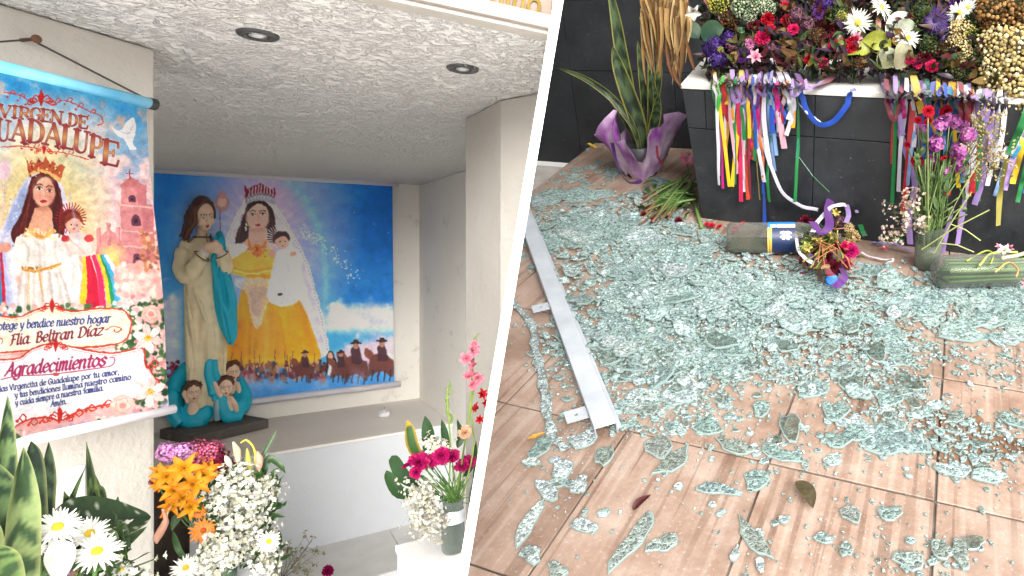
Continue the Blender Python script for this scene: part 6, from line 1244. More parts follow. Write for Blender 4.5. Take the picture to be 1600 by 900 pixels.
for c, w, pts in [('li', 11, [(1374, 106), (1385, 140), (1397, 182), (1412, 222), (1426, 265), (1430, 292), (1421, 338), (1422, 382)]), ('dg', 7, [(1403, 110), (1400, 190), (1394, 318)]), ('pu', 9, [(1413, 112), (1410, 140), (1408, 175)]), ('wh', 15, [(1424, 112), (1418, 140), (1411, 170)]), ('ye', 12, [(1424, 112), (1432, 145), (1441, 176)]), ('re', 10, [(1430, 130), (1425, 190), (1419, 260), (1411, 332)]), ('li', 12, [(1434, 108), (1440, 135), (1446, 165)]), ('te', 9, [(1447, 112), (1449, 140), (1452, 165)]), ('wh', 13, [(1455, 106), (1466, 135), (1474, 172)]), ('ye', 8, [(1466, 120), (1465, 150), (1462, 186)]), ('og', 9, [(1474, 116), (1476, 130), (1478, 150)]), ('am', 14, [(1480, 114), (1488, 130), (1486, 150)]), ('tq', 9, [(1482, 135), (1487, 165), (1500, 186)]), ('bl', 9, [(1490, 130), (1494, 160), (1504, 186)]), ('ye', 10, [(1500, 125), (1505, 155), (1512, 182)]), ('cr', 9, [(1508, 130), (1513, 155), (1518, 178)]), ('wh', 9, [(1494, 118), (1500, 140), (1496, 170)]), ('am', 9, [(1514, 125), (1520, 160), (1522, 200)]), ('mg', 8, [(1412, 160), (1414, 185)]), ('pu', 10, [(1456, 200), (1455, 240), (1450, 270)]), ('lb', 6, [(1432, 190), (1424, 240), (1418, 290)]), ('tq', 8, [(1514, 210), (1510, 250), (1503, 285)]), ('am', 9, [(1508, 240), (1512, 280), (1513, 306)]), ('re', 10, [(1522, 210), (1521, 260), (1519, 300)]), ('ye', 8, [(1504, 320), (1498, 362)]), ('li', 9, [(1510, 300), (1503, 340), (1496, 382)]), ('li', 7, [(1488, 325), (1478, 370), (1473, 400)]), ('wh', 9, [(1452, 112), (1446, 140), (1452, 175)])]: ribbon(T, g, c, w, pts)
for i in range(5):
    x = g.uniform(1395, 1530); y = edge_y(x); w_ = g.uniform(14, 30); ribbon(T, g, g.choice(['li', 'wh', 'wh', 'am', 'bl', 'tq', 'cr']), g.uniform(6, 10), [(x-w_*.5, y-g.uniform(10, 34)), (x-w_*.3, y+g.uniform(-6, 22)), (x+w_*.2, y+g.uniform(0, 30)), (x+w_*.5, y-g.uniform(4, 26))], off=g.uniform(.015, .045))
for i in range(24):
    x = g.uniform(1400, 1535); L = g.uniform(40, 150); dx = g.uniform(-10, 10); ribbon(T, g, g.choice(['ye', 'wh', 'li', 'pu', 'bl', 're', 'dg', 'am', 'wh', 'tq', 'li']), g.uniform(5, 9), [(x-dx*.4, edge_y(x)-g.uniform(20, 44)), (x+g.uniform(-3, 3), edge_y(x)+4), (x+dx*.4+g.uniform(-4, 4), edge_y(x)+L*.5), (x+dx, edge_y(x)+L)])
T = Thing('ribbon_cluster', rp(1580, 150, HP), 'lilac, green and yellow ribbons hanging at the far right of the black block', 'ribbons', 'ribbon clusters', MR)
for c, w, pts in [('li', 10, [(1546, 140), (1541, 200), (1536, 275), (1523, 318)]), ('wh', 8, [(1562, 140), (1558, 200), (1552, 245), (1543, 288)]), ('wh', 8, [(1572, 150), (1566, 210), (1556, 260)]), ('li', 7, [(1553, 150), (1549, 210), (1545, 250)]), ('dg', 11, [(1606, 170), (1592, 205), (1577, 240)]), ('wh', 8, [(1610, 190), (1596, 215), (1580, 242)]), ('tq', 6, [(1612, 195), (1598, 222), (1582, 246)]), ('ye', 9, [(1600, 215), (1592, 250), (1582, 286)]), ('dg', 7, [(1606, 245), (1598, 280), (1590, 314)]), ('li', 10, [(1586, 235), (1578, 265), (1569, 296)]), ('ol', 9, [(1574, 245), (1563, 300), (1560, 350)]), ('bl', 8, [(1610, 270), (1602, 300)]), ('lb', 6, [(1572, 245), (1562, 280), (1554, 305)]), ('wh', 13, [(1578, 230), (1570, 240), (1562, 252)]), ('ye', 7, [(1612, 240), (1606, 280)])]: ribbon(T, g, c, w, pts)

# ------------------------------------------------------------------ flowers heaped on the block
RED_C = [mesh_carnation(40+i, hx(120, 6, 20), hx(206, 20, 50)) for i in range(2)]; PNK_C = [mesh_carnation(44+i, hx(180, 60, 110), hx(226, 140, 190), 26, .4) for i in range(2)]; HOT_C = mesh_carnation(48, hx(150, 8, 60), hx(226, 30, 96)); BURG = mesh_carnation(49, hx(50, 8, 18), hx(104, 20, 38)); DPUR = mesh_carnation(50, hx(44, 20, 60), hx(96, 50, 120))
STAT_P = mesh_florets(51, [hx(70, 40, 120), hx(92, 56, 150), hx(56, 30, 96)], 90, .17); ASTER = mesh_daisy(52, hx(88, 50, 140), hx(70, 40, 110), 34, .09, lay=3); CHAR = mesh_buds(53, [hx(180, 176, 60), hx(150, 150, 50), hx(200, 196, 90)], 130, .1); SAGE = mesh_buds(54, [hx(150, 164, 130), hx(120, 140, 104), hx(176, 184, 156)], 130, .11); TAN = mesh_buds(55, [hx(150, 112, 62), hx(120, 84, 44), hx(176, 136, 84), hx(96, 66, 36)], 200, .1); CREAM = mesh_buds(56, [hx(222, 204, 150), hx(204, 182, 122), hx(236, 222, 176), hx(180, 156, 96)], 150, .105, (.08, .06, .03)); DKG = mesh_buds(57, [hx(60, 76, 40), hx(40, 56, 30), hx(90, 96, 56)], 120, .12); PKL = mesh_lily(58, hx(226, 120, 150), hx(238, 170, 190), 6, .5, .4); MAUVE = mesh_florets(59, [hx(110, 64, 86), hx(86, 46, 66), hx(130, 90, 100)], 80, .17); WHD = [mesh_daisy(60+i, hx(246, 245, 236), hx(206, 196, 70), 26, .14) for i in (0, 1)]; LAVC = mesh_florets(62, [hx(196, 110, 186), hx(216, 140, 200), hx(170, 80, 160)], 26, .42, eye=hx(150, 40, 120)); WLILY = mesh_lily(63, hx(232, 226, 206), hx(240, 236, 226), 5, .6, .5); BRN = mesh_buds(64, [hx(110, 70, 40), hx(84, 56, 36), hx(60, 50, 34)], 120, .13)
PXM = .00245
SLN = (FN*math.sin(math.radians(52))+Vector((0, 0, 1))*math.cos(math.radians(52))).normalized()
def rq(x, y, h=.06): return rplane(x, y, Vector((T0.x, T0.y, HP))-FN*.05+SLN*h*.6, SLN)   # the heap's sloping front
def heap(name, label, items, leaves=(), cat='bouquet', dry=False, twigs=0, box=None, group='flowers heaped on the block'):
    xs = [i[1] for i in items] or [box[0]]; ys = [i[2] for i in items] or [box[1]]; base = rq(sum(xs)/len(xs), sum(ys)/len(ys), .002); base.z = HP
    T = Thing(name, base, label, cat, group, MR)
    for me, x, y, r, h, nm in items:
        p = rq(x, y, h); T.part(nm, me, place(p, fr_(p, .1)+vj(g, .28), r*PXM, g.uniform(0, 6.28))); stem(T, g, Vector((p.x+g.gauss(0, .02), p.y+.06+g.gauss(0, .02), HP+.004)), p, .0022, hx(70, 84, 44))
    for (x, y, L, W, a, c) in leaves:
        p = rq(x, y, .05+g.uniform(-.02, .02)); q = rq(x+L*math.cos(a), y-L*math.sin(a), .06+g.uniform(-.02, .03)); leafpart(T, g, [p, p.lerp(q, .5)+Vector((0, 0, .012)), q], W*PXM, fr_(p)+vj(g, .4), greencol(g, c, lerpc(c, hx(150, 170, 90), .3)), n=10)
    if twigs:
        for k in range(twigs):
            x, y = g.uniform(box[0], box[2]), g.uniform(box[1], box[3]); p = rq(x, y, .02+g.uniform(0, .05)); q = p+Vector((g.gauss(0, .03), -abs(g.gauss(0, .03)), g.uniform(.0, .05))); c = g.choice([hx(70, 84, 40), hx(98, 70, 40), hx(84, 30, 36), hx(56, 66, 34), hx(120, 96, 56), hx(60, 40, 60)])
            leafpart(T, g, [p, p.lerp(q, .5)+vj(g, .008), q], g.uniform(5, 11)*PXM, fr_(p)+vj(g, .7), lambda t, u, c=c: jit(c, g, .25), n=6, nx=3, mat=M_dry if g.random() < .5 else M_leaf)
    return T
LG, DG_ = hx(60, 110, 56), hx(30, 66, 40)
heap('purple_statice_bunch', 'deep purple statice bunch at the left front corner of the white top', [(STAT_P, 1118, 72, 15, .05, 'flower'), (STAT_P, 1122, 92, 15, .03, 'flower'), (STAT_P, 1138, 62, 12, .06, 'flower'), (STAT_P, 1106, 78, 10, .04, 'flower'), (MAUVE, 1142, 70, 12, .05, 'flower'), (DPUR, 1160, 88, 12, .03, 'flower'), (CHAR, 1126, 78, 5, .07, 'flower')], [(1098, 62, 38, 34, .5, hx(40, 84, 70)), (1092, 60, 34, 30, 2.6, hx(36, 76, 60)), (1150, 55, 14, 12, .2, hx(90, 150, 120))])
heap('lime_sage_bunch', 'lime and sage green dried blossom at the top left of the heap', [(CHAR, 1122, 4, 17, .1, 'flower'), (SAGE, 1160, 10, 18, .09, 'flower'), (SAGE, 1182, 6, 16, .1, 'flower'), (SAGE, 1172, 26, 10, .08, 'flower'), (BRN, 1140, 30, 14, .05, 'flower'), (SAGE, 1200, 14, 12, .08, 'flower')], [(1130, 40, 30, 8, 1.9, hx(120, 20, 30)), (1112, 16, 36, 8, 2.2, hx(150, 20, 30)), (1124, 44, 26, 8, 1.3, hx(90, 50, 40))])
heap('red_rose_bunch', 'red roses and hot pink carnations in the middle left of the heap', [(RED_C[0], 1200, 30, 11, .08, 'flower'), (RED_C[1], 1204, 46, 9, .07, 'flower'), (RED_C[0], 1229, 32, 9, .08, 'flower'), (HOT_C, 1192, 60, 12, .07, 'flower'), (HOT_C, 1240, 46, 9, .07, 'flower'), (PNK_C[0], 1172, 68, 9, .05, 'flower'), (PKL, 1180, 92, 15, .05, 'flower'), (RED_C[1], 1264, 92, 9, .04, 'flower'), (BURG, 1178, 40, 11, .06, 'flower'), (MAUVE, 1203, 74, 10, .05, 'flower'), (MAUVE, 1221, 88, 11, .04, 'flower'), (RED_C[0], 1226, 10, 8, .09, 'flower'), (DPUR, 1216, 82, 10, .04, 'flower')], [(1166, 30, 20, 10, .8, DG_), (1230, 65, 18, 10, 1.2, LG), (1242, 84, 20, 11, .4, LG), (1235, 95, 16, 10, 2.6, LG), (1252, 70, 18, 10, 1.0, LG)], twigs=70, box=(1130, 10, 1260, 104))
heap('purple_mixed_bunch', 'mauve and plum blossoms with dry twigs in the centre of the heap', [(MAUVE, 1245, 24, 13, .08, 'flower'), (MAUVE, 1264, 40, 13, .07, 'flower'), (DPUR, 1240, 26, 9, .08, 'flower'), (DPUR, 1280, 14, 12, .08, 'flower'), (DPUR, 1278, 22, 9, .09, 'flower'), (BURG, 1292, 42, 13, .07, 'flower'), (MAUVE, 1262, 70, 11, .05, 'flower'), (BRN, 1278, 58, 13, .06, 'flower'), (STAT_P, 1288, 4, 11, .1, 'flower'), (DKG, 1312, 22, 14, .07, 'flower'), (BURG, 1306, 60, 12, .05, 'flower'), (CHAR, 1315, 26, 8, .1, 'flower'), (HOT_C, 1286, 98, 8, .03, 'flower'), (BRN, 1246, 94, 10, .03, 'flower'), (MAUVE, 1232, 100, 10, .02, 'flower')], [(1300, 70, 26, 9, .9, LG), (1296, 78, 30, 9, .3, hx(120, 140, 60)), (1270, 88, 20, 11, 1.2, LG), (1262, 104, 18, 8, .6, hx(200, 180, 60))], twigs=110, box=(1215, -5, 1325, 108))
heap('white_daisy_bunch', 'white daisies and a pale calla bloom over waxy yellow-green leaves', [(WHD[0], 1340, 36, 21, .10, 'daisy'), (WHD[1], 1377, 12, 20, .11, 'daisy'), (WHD[0], 1419, 60, 18, .08, 'daisy'), (HOT_C, 1304, 70, 9, .06, 'flower'), (RED_C[0], 1332, 66, 12, .06, 'flower'), (RED_C[1], 1330, 76, 8, .06, 'flower'), (PKL, 1338, 60, 11, .06, 'flower'), (BRN, 1345, 98, 10, .03, 'flower'), (BURG, 1395, 40, 12, .05, 'flower')], [(1392, 74, 46, 26, 2.9, hx(176, 180, 60)), (1360, 80, 38, 24, 3.3, hx(170, 176, 56)), (1412, 74, 30, 20, 2.2, hx(200, 140, 60)), (1372, 104, 40, 30, .4, hx(150, 150, 110)), (1400, 108, 44, 34, 1.0, hx(176, 170, 140)), (1388, 60, 52, 30, .85, hx(228, 230, 214)), (1396, 58, 40, 26, .45, hx(214, 220, 200)), (1372, 56, 30, 8, 1.6, hx(190, 120, 100)), (1340, 40, 26, 5, .2, LG), (1350, 42, 30, 5, -.2, LG)], twigs=40, box=(1310, 40, 1420, 108))
heap('purple_aster_bunch', 'large violet aster with plum sprigs and dark greenery', [(ASTER, 1462, 32, 22, .10, 'aster'), (ASTER, 1476, 52, 13, .08, 'aster'), (DKG, 1440, 20, 16, .06, 'flower'), (DKG, 1452, 72, 15, .05, 'flower'), (HOT_C, 1421, 92, 8, .04, 'flower'), (HOT_C, 1456, 104, 9, .03, 'flower'), (HOT_C, 1434, 100, 7, .03, 'flower'), (BURG, 1446, 90, 11, .04, 'flower'), (RED_C[0], 1482, 88, 6, .05, 'flower'), (BRN, 1480, 78, 8, .05, 'flower'), (DPUR, 1496, 4, 12, .1, 'flower'), (BURG, 1462, 78, 9, .05, 'flower')], [(1452, 60, 22, 5, 1.2, LG), (1446, 66, 20, 5, 1.7, LG), (1470, 108, 26, 8, .3, LG), (1480, 100, 26, 8, .5, DG_)], twigs=60, box=(1425, 10, 1500, 112))
heap('white_statice_bunch', 'white and olive statice plume beside the tan dried blossom', [(WHD[1], 1498, 20, 15, .12, 'flower'), (WHD[0], 1512, 12, 13, .12, 'flower'), (CREAM, 1500, 46, 14, .09, 'flower'), (CREAM, 1496, 66, 13, .07, 'flower'), (CREAM, 1506, 84, 13, .05, 'flower'), (CHAR, 1514, 54, 12, .07, 'flower'), (DKG, 1526, 30, 16, .07, 'flower'), (DKG, 1528, 62, 15, .05, 'flower'), (CREAM, 1503, 100, 8, .04, 'flower'), (DKG, 1520, 96, 14, .03, 'flower'), (DKG, 1500, 112, 14, .02, 'flower'), (DKG, 1520, 120, 13, .02, 'flower')], [], twigs=60, box=(1490, 20, 1545, 128))
heap('dried_hydrangea', 'brown dried hydrangea head in the top right corner', [(TAN, 1556, 16, 26, .11, 'flower'), (TAN, 1584, 10, 26, .11, 'flower'), (TAN, 1545, 34, 14, .08, 'flower'), (TAN, 1600, 30, 20, .09, 'flower'), (BRN, 1586, 42, 14, .07, 'flower')])
heap('cream_button_bunch', 'cream dried button flowers hanging over the right front edge', [(CREAM, 1556, 66, 22, .09, 'flower'), (CREAM, 1584, 74, 26, .09, 'flower'), (CREAM, 1560, 98, 24, .06, 'flower'), (CREAM, 1590, 108, 26, .05, 'flower'), (CREAM, 1558, 130, 22, .03, 'flower'), (CREAM, 1588, 138, 24, .02, 'flower'), (CREAM, 1548, 148, 14, .01, 'flower'), (CREAM, 1600, 160, 16, .005, 'flower')], twigs=30, box=(1540, 60, 1600, 150))
b = MB()
for i in range(2600):
    x, y = g.uniform(1098, 1625), g.uniform(-40, 118); p = rq(x, y, -.03+g.uniform(-.05, .03))
    if p.z < HP+.003: p.z = HP+.003
    q = p+Vector((g.gauss(0, .022), -abs(g.gauss(0, .02)), g.gauss(.005, .022))); q.z = max(q.z, HP+.004); c = g.choice([hx(52, 66, 34), hx(36, 48, 28), hx(84, 62, 38), hx(70, 30, 34), hx(60, 44, 60), hx(104, 90, 54), hx(40, 56, 34)])
    blade(b, [p, p.lerp(q, .5)+vj(g, .006), q], g.uniform(5, 12)*PXM, fr_(p)+vj(g, .7), lambda t, u, c=c: jit(c, g, .25), 3, .2, 4, leafwf)
solo('greenery_filling', b.mesh('filling', M_leaf, fix=False), 'mass of dark wilted leaves and twigs packed between the heaped blooms', 'greenery', frame=MR, kind='stuff')
# dried husks hanging at the left end
hb = rp(1050, 60, HP)
T = Thing('husk_bundle', rp(1062, 100, HP), 'dry straw-coloured husk bundle hanging over the left end of the block', 'dried plants', frame=MR)
HC = [hx(196, 160, 106), hx(170, 134, 84), hx(140, 104, 62), hx(214, 184, 134), hx(110, 80, 50)]
def hq(x, y, o=0.0): return rplane(x, y, T0-FD*.02+FN*o, FN)
for i in range(90):
    x0 = g.uniform(1000, 1078); y0 = g.uniform(-30, 30); L = g.uniform(50, 110)*(1 if x0 < 1060 else 1.0); x1 = 1040+(x0-1040)*.75+g.uniform(-8, 12); o = g.uniform(-.05, .04); c = g.choice(HC)
    leafpart(T, g, [hq(x0, y0, o), hq((x0+x1)/2+g.uniform(-7, 7), y0+L*.5, o+g.uniform(-.01, .02)), hq(x1, min(y0+L, 132), o)], g.uniform(4, 9)*PXM, FN+vj(g, .6), lambda t, u, c=c: jit(c, g, .12), lambda t: max(.15, 1-t**4)*.9, .3, 'husk', 10, 3, M_dry)
for (x, y, r) in ((1082, 16, 14),): p = hq(x, y, .05); T.part('withered_lily', WLILY, place(p, fr_(p, -.3)+vj(g, .5), r*PXM, g.uniform(0, 6)))
for (pts) in ([(1052, 100), (1056, 120), (1066, 138)], [(1040, 60), (1046, 100), (1054, 128)], [(1072, 60), (1080, 90), (1086, 112)]): leafpart(T, g, [hq(x, y, .05) for x, y in pts], 6*PXM, FN, lambda t, u: jit(hx(120, 80, 50), g), n=10, mat=M_dry)
# white-topped low ledge end between plant and wall
b = MB(); p = rp(994, 52, .42); b.box((p.x-.045, p.y-.05, 0.0), (p.x+.09, WBY-.002, .42)); b.box((p.x-.05, p.y-.055, .421), (p.x+.095, WBY-.002, .445), mi=1)
T = Thing('low_ledge', Vector((p.x, p.y, 0)), 'small dark ledge with a white painted top behind the snake plant', 'ledge', frame=MR)
b = MB(); b.box((p.x-.045, p.y-.05, 0.001), (p.x+.09, WBY-.002, .42)); T.part('body', bev(b.mesh('lb', M_black), .003)); b = MB(); b.box((p.x-.05, p.y-.055, .421), (p.x+.095, WBY-.002, .445)); T.part('top', bev(b.mesh('lt', bpy.data.materials['chipped_white_paint']), .003))

# ------------------------------------------------------------------ snake plant in purple paper
pbs = rp(1004, 272); 
T = Thing('potted_snake_plant', pbs, 'snake plant with yellow-edged leaves wrapped in purple paper by the black wall', 'plant', frame=MR)
b = MB(); b.lathe([(0, .001), (.07, .001), (.095, .15), (.088, .155), (.08, .14), (0, .135)], 24, M=Matrix.Translation(pbs)); T.part('pot', b.mesh('pot', plain('black_pot', (.03, .03, .035), rough=.5), smooth=True))
kp = .00262
def wrap_ring(z, r, wob, ph):
    out = []
    for j in range(64):
        th = 2*PI*j/64; k = 1+wob*(math.asin(math.sin(th*4+ph+.4*math.sin(th*3)))*.38+math.asin(math.sin(th*9+ph*2+z*20))*.2+math.asin(math.sin(th*17+1+z*45))*.10); out.append((pbs.x+r*k*math.cos(th), pbs.y+r*k*math.sin(th), z+wob*.11*math.asin(math.sin(th*3+1.9))+wob*.05*math.asin(math.sin(th*8+.5))))
    return out
def purplec(i, j): f = fbm(np.array([j*.22+3]), np.array([i*.5+1]), 4)[0]; return lerpc(hx(140, 70, 150), hx(232, 212, 230), max(0, min(1, (f-.35)*2.6)))
rings = [wrap_ring(.002, .075, .08, 0), wrap_ring(.05, .10, .12, .2), wrap_ring(.10, .118, .2, .4), wrap_ring(.15, .135, .28, .5), wrap_ring(.19, .15, .38, .55), wrap_ring(.225, .165, .5, .6)]
b = MB(); b.loft(rings, [purplec(i, j) for i in range(6) for j in range(64)], cap=False); T.part('paper_wrap', b.mesh('wrap', vcol('crinkled_purple_paper', .35, .5, .35, 22., .15, bump=.006), smooth=True))
def pq_(x, y, dy=0.0): return rplane(x, y, pbs+Vector((0, dy, 0)), Vector((0, -1, .0)))
YEL = hx(206, 196, 96)
for (pts, W, dy) in (([(1006, 235), (1000, 200), (986, 160), (968, 110), (957, 72)], 30, -.02), ([(1000, 225), (985, 150), (972, 90), (962, 30), (950, -30)], 24, .05), ([(1000, 232), (990, 200), (972, 172), (948, 146), (912, 122), (872, 106)], 14, -.05), ([(1018, 235), (1020, 205), (1026, 175), (1029, 146)], 20, -.03), ([(1012, 225), (1018, 180), (1018, 120), (1014, 74)], 16, .06), ([(1008, 225), (1006, 150), (1002, 110), (996, 62)], 14, .08), ([(1018, 220), (1026, 150), (1030, 110), (1028, 94)], 13, .07), ([(996, 230), (978, 190), (960, 160), (948, 142)], 12, .03), ([(1010, 225), (1022, 180), (1024, 150), (1020, 125)], 10, .05)):
    b = MB(); blade(b, [pq_(x, y, dy) for x, y in pts], W*kp, fr_(pq_(*pts[0]), 0), snakecol(g, hx(34, 56, 34), hx(86, 110, 66), YEL, .8, 34), 9, .2, 44, lambda t: min(1, .5+1.2*t)*max(0, 1-t**4)**.8); T.part('leaf', b.mesh('sl', M_leaf, smooth=True, fix=False))
ribbon(T, g, 'pu', 9, [(958, 222), (962, 248), (972, 272), (988, 285), (1004, 281)], fn=lambda x, y, o: (rplane(x, y, pbs+Vector((0, -.13, 0)), Vector((0, -1, 0))), Vector((0, -1, 0))), off=0); ribbon(T, g, 'cr', 7, [(1026, 228), (1030, 245), (1034, 258)], fn=lambda x, y, o: (rplane(x, y, pbs+Vector((0, -.15, 0)), Vector((0, -1, 0))), Vector((0, -1, 0))), off=0)
# fallen cut stems
T = Thing('fallen_stems', rp(1045, 310), 'bunch of cut green stems with reddish ends lying by the block corner', 'stems', frame=MR)
for i in range(34):
    x0, y0 = g.uniform(1058, 1092), g.uniform(272, 318); x1, y1 = g.uniform(998, 1052), g.uniform(308, 352); z0, z1 = g.uniform(.02, .06), g.uniform(.006, .03); p, q = rp(x0, y0, z0), rp(x1, y1, z1); c = g.choice([hx(84, 116, 56), hx(58, 90, 44), hx(110, 134, 76)]); b = MB(); P = spl([p, p.lerp(q, .5)+Vector((0, 0, .012)), q], 4); b.tube([Vector(v) for v in P], [.0042]*len(P), 6, [lerpc(c, hx(120, 50, 50), max(0, k/(len(P)-1)-.6)*2) for k in range(len(P))]); T.part('stem', b.mesh('fs', M_stem, smooth=True))
b = MB(); P = [rp(1086, 318, .03), rp(1090, 335, .02), rp(1096, 356, .01)]; b.tube(P, [.008, .007, .006], 8, hx(96, 126, 60)); T.part('stem', b.mesh('fs2', M_stem, smooth=True))
for i in range(16): x, y = g.uniform(1010, 1085), g.uniform(280, 340); p = rp(x, y, .03); q = rp(x+g.uniform(-30, 10), y+g.uniform(-6, 22), .02); leafpart(T, g, [p, p.lerp(q, .5)+Vector((0, 0, .012)), q], g.uniform(7, 13)*.0023, fr_(p)+vj(g, .4), n=8)
for (x, y) in ((1006, 336), (1012, 325), (1020, 345), (1060, 345)): p = rp(x, y, .012); T.part('red_bud', BURG, place(p, (0, -.5, 1), .018, 1))
T = Thing('pink_bloom', rp(1078, 275), 'pink and white bloom leaning on the left edge of the black block', 'flower', frame=MR); p = rp(1074, 252, .10); T.part('flower', mesh_lily(71, hx(240, 200, 214), hx(224, 50, 120), 6, .55, .4), place(p, fr_(p), .045)); stem(T, g, rp(1082, 290, .01), p, .003)

# ------------------------------------------------------------------ bottles and their flowers
M_pet = clear('clear_plastic', (.22, .24, .22), .9, .08); M_petd = clear('murky_water', (.12, .13, .07), .45, .12)
def lying_bottle(name, label, x0, y0, x1, y1, rad, L, water, lbl):
    p0, p1 = rp(x0, y0, rad), rp(x1, y1, rad); d = (p1-p0); d.z = 0; d.normalize(); T = Thing(name, Vector((p0.x, p0.y, 0)), label, 'bottle', frame=MR); M0 = Matrix.Translation(p0)@aim(d).to_4x4()
    prof = [(0, .006), (rad*.55, .0), (rad*.8, .004), (rad*.96, .02), (rad, .05), (rad*.985, L*.45), (rad, L*.7), (rad*.9, L*.8), (rad*.5, L*.95), (rad*.3, L), (rad*.3, L*1.1)]
    b = MB(); rings = []
    for r, z in prof: rings.append([M0@Vector((r*(1+.05*math.cos(5*t_)*(z < .03))*math.cos(t_), r*(1+.05*math.cos(5*t_)*(z < .03))*math.sin(t_), z)) for t_ in [2*PI*j/40 for j in range(40)]])
    b.loft(rings, cap=False); T.part('shell', b.mesh('shell', M_pet, smooth=True))
    if water:
        b = MB(); R0 = M0.to_3x3(); up = R0.inverted()@Vector((0, 0, 1)); aup = math.atan2(up.y, up.x); rings = []
        for z in (.012, .04, L*.3, L*.62, L*.7):
            r = rad*.93; rings.append([M0@Vector((r*math.cos(a), r*math.sin(a), z)) for a in [aup+PI*.62+PI*.76*j/14 for j in range(15)]])
        b.loft(rings); T.part('water', b.mesh('water', M_petd, smooth=False))
    if lbl:
        b = MB(); rings = []; cs = []; nz_, na = 26, 120; up = M0.to_3x3().inverted()@Vector((0, 0, 1)); aup = math.atan2(up.y, up.x); cv = M0.to_3x3().inverted()@Vector((0, -1, 0)); sg_ = 1 if math.sin(math.atan2(cv.y, cv.x)-aup) > 0 else -1
        for i in range(nz_):
            rings.append([M0@Vector((rad*1.012*math.cos(2*PI*j/na), rad*1.012*math.sin(2*PI*j/na), L*(.40+.26*i/(nz_-1)))) for j in range(na)])
            for j in range(na):
                a = ((2*PI*j/na-aup+PI) % (2*PI))-PI; u = i/(nz_-1); side = a*sg_
                c = hx(28, 110, 206)
                if side > .45: c = hx(18, 34, 66)
                if side > .45 and u < .2: c = hx(222, 170, 60) if (u*20) % 2 < 1.2 else hx(20, 60, 60)
                if .12 < side < .45 and u > .35: c = hx(226, 160, 140)
                if .2 < side < .4 and .1 < u < .3: c = hx(240, 240, 245)
                if .7 < side < 1.25 and .45 < u < .85 and int(side*9)+int(u*13) & 1: c = hx(230, 232, 238)
                cs.append(c)
        b.loft(rings, cs, cap=False); T.part('label', b.mesh('lbl', vcol('printed_label', .35, .5, 0), smooth=True))
    return T, p0, d
Tb, p0, d = lying_bottle('plastic_bottle', 'clear plastic bottle with a blue label lying in the broken glass', 1136, 372, 1232, 372, .056, .36, True, True)
neck = p0+d*.36
T = Thing('bottle_bouquet', neck, 'spilled bouquet with purple ribbon and burgundy blooms at the mouth of the labelled bottle', 'bouquet', frame=MR)
def gq(x, y, z): return rp(x, y, z)
for i in range(46):
    e = gq(g.uniform(1245, 1320), g.uniform(345, 420), g.uniform(.02, .12)); b = MB(); q0 = p0+d*g.uniform(.16, .34)+vj(g, .016); b.tube([Vector(v) for v in spl([q0, neck+vj(g, .012), e], 4)], .0024, 5, jit(g.choice([hx(110, 124, 50), hx(84, 104, 44), hx(150, 140, 70)]), g, .2)); T.part('stem', b.mesh('bs', M_stem, smooth=True))
YLW = mesh_lily(72, hx(226, 200, 90), hx(238, 220, 130), 6, .6, .5)
for me, x, y, z, r in ((YLW, 1262, 386, .07, 11), (YLW, 1276, 380, .09, 12), (YLW, 1292, 368, .09, 12), (YLW, 1258, 376, .06, 8), (BURG, 1258, 345, .08, 12), (BURG, 1290, 402, .06, 14), (BURG, 1302, 418, .05, 14), (HOT_C, 1284, 316, .12, 11), (HOT_C, 1336, 322, .08, 7), (CA_MG[0], 1330, 392, .06, 13), (CA_MG[1], 1322, 410, .04, 11), (BURG, 1310, 392, .08, 14), (CREAM, 1332, 370, .06, 12), (CREAM, 1326, 356, .08, 9), (MAUVE, 1312, 346, .1, 11), (YLW, 1308, 330, .12, 10), (BURG, 1300, 436, .03, 10), (CHAR, 1296, 308, .12, 8), (HOT_C, 1320, 384, .08, 8)):
    p = gq(x, y, z); T.part('flower', me, place(p, fr_(p)+vj(g, .5), r*.0021, g.uniform(0, 6)))
def floorfn(z): return lambda x, y, o: (rp(x, y, z), Vector((0, -.5, .85)).normalized())
for c, w, pts, z in (('pu', 16, [(1300, 312), (1294, 330), (1296, 352), (1284, 364), (1270, 350)], .13), ('pu', 13, [(1312, 412), (1320, 432), (1312, 446), (1300, 448)], .05), ('wh', 9, [(1270, 366), (1278, 346), (1300, 326), (1322, 322)], .13), ('li', 9, [(1322, 320), (1326, 336), (1322, 352)], .12), ('wh', 6, [(1243, 362), (1248, 392), (1258, 406), (1272, 412)], .08), ('li', 6, [(1318, 318), (1334, 322), (1340, 336)], .11), ('dg', 9, [(1340, 345), (1346, 358), (1352, 370)], .05), ('pu', 11, [(1262, 400), (1272, 406), (1280, 404)], .06), ('cr', 12, [(1282, 396), (1290, 418), (1300, 434)], .06)): ribbon(T, g, c, w, pts, off=0, fn=floorfn(z))
for i in range(14): p = gq(g.uniform(1268, 1330), g.uniform(350, 410), .1); q = gq(g.uniform(1280, 1345), g.uniform(360, 430), .06); b = MB(); b.tube([Vector(v) for v in spl([p, p.lerp(q, .5)+Vector((0, 0, .02)), q], 4)], .002, 4, jit(hx(170, 110, 70), g)); T.part('dry_stem', b.mesh('dst', M_stem, smooth=True))
for i in range(30): x, y = g.uniform(1250, 1340), g.uniform(325, 430); p = gq(x, y, .06); q = gq(x+g.uniform(-16, 16), y+g.uniform(-14, 14), .09); leafpart(T, g, [p, p.lerp(q, .5)+vj(g, .006), q], g.uniform(6, 12)*.0021, fr_(p)+vj(g, .6), lambda t, u, c=g.choice([hx(110, 40, 50), hx(120, 110, 50), hx(84, 96, 44), hx(190, 150, 110)]): jit(c, g, .2), n=6, nx=3)
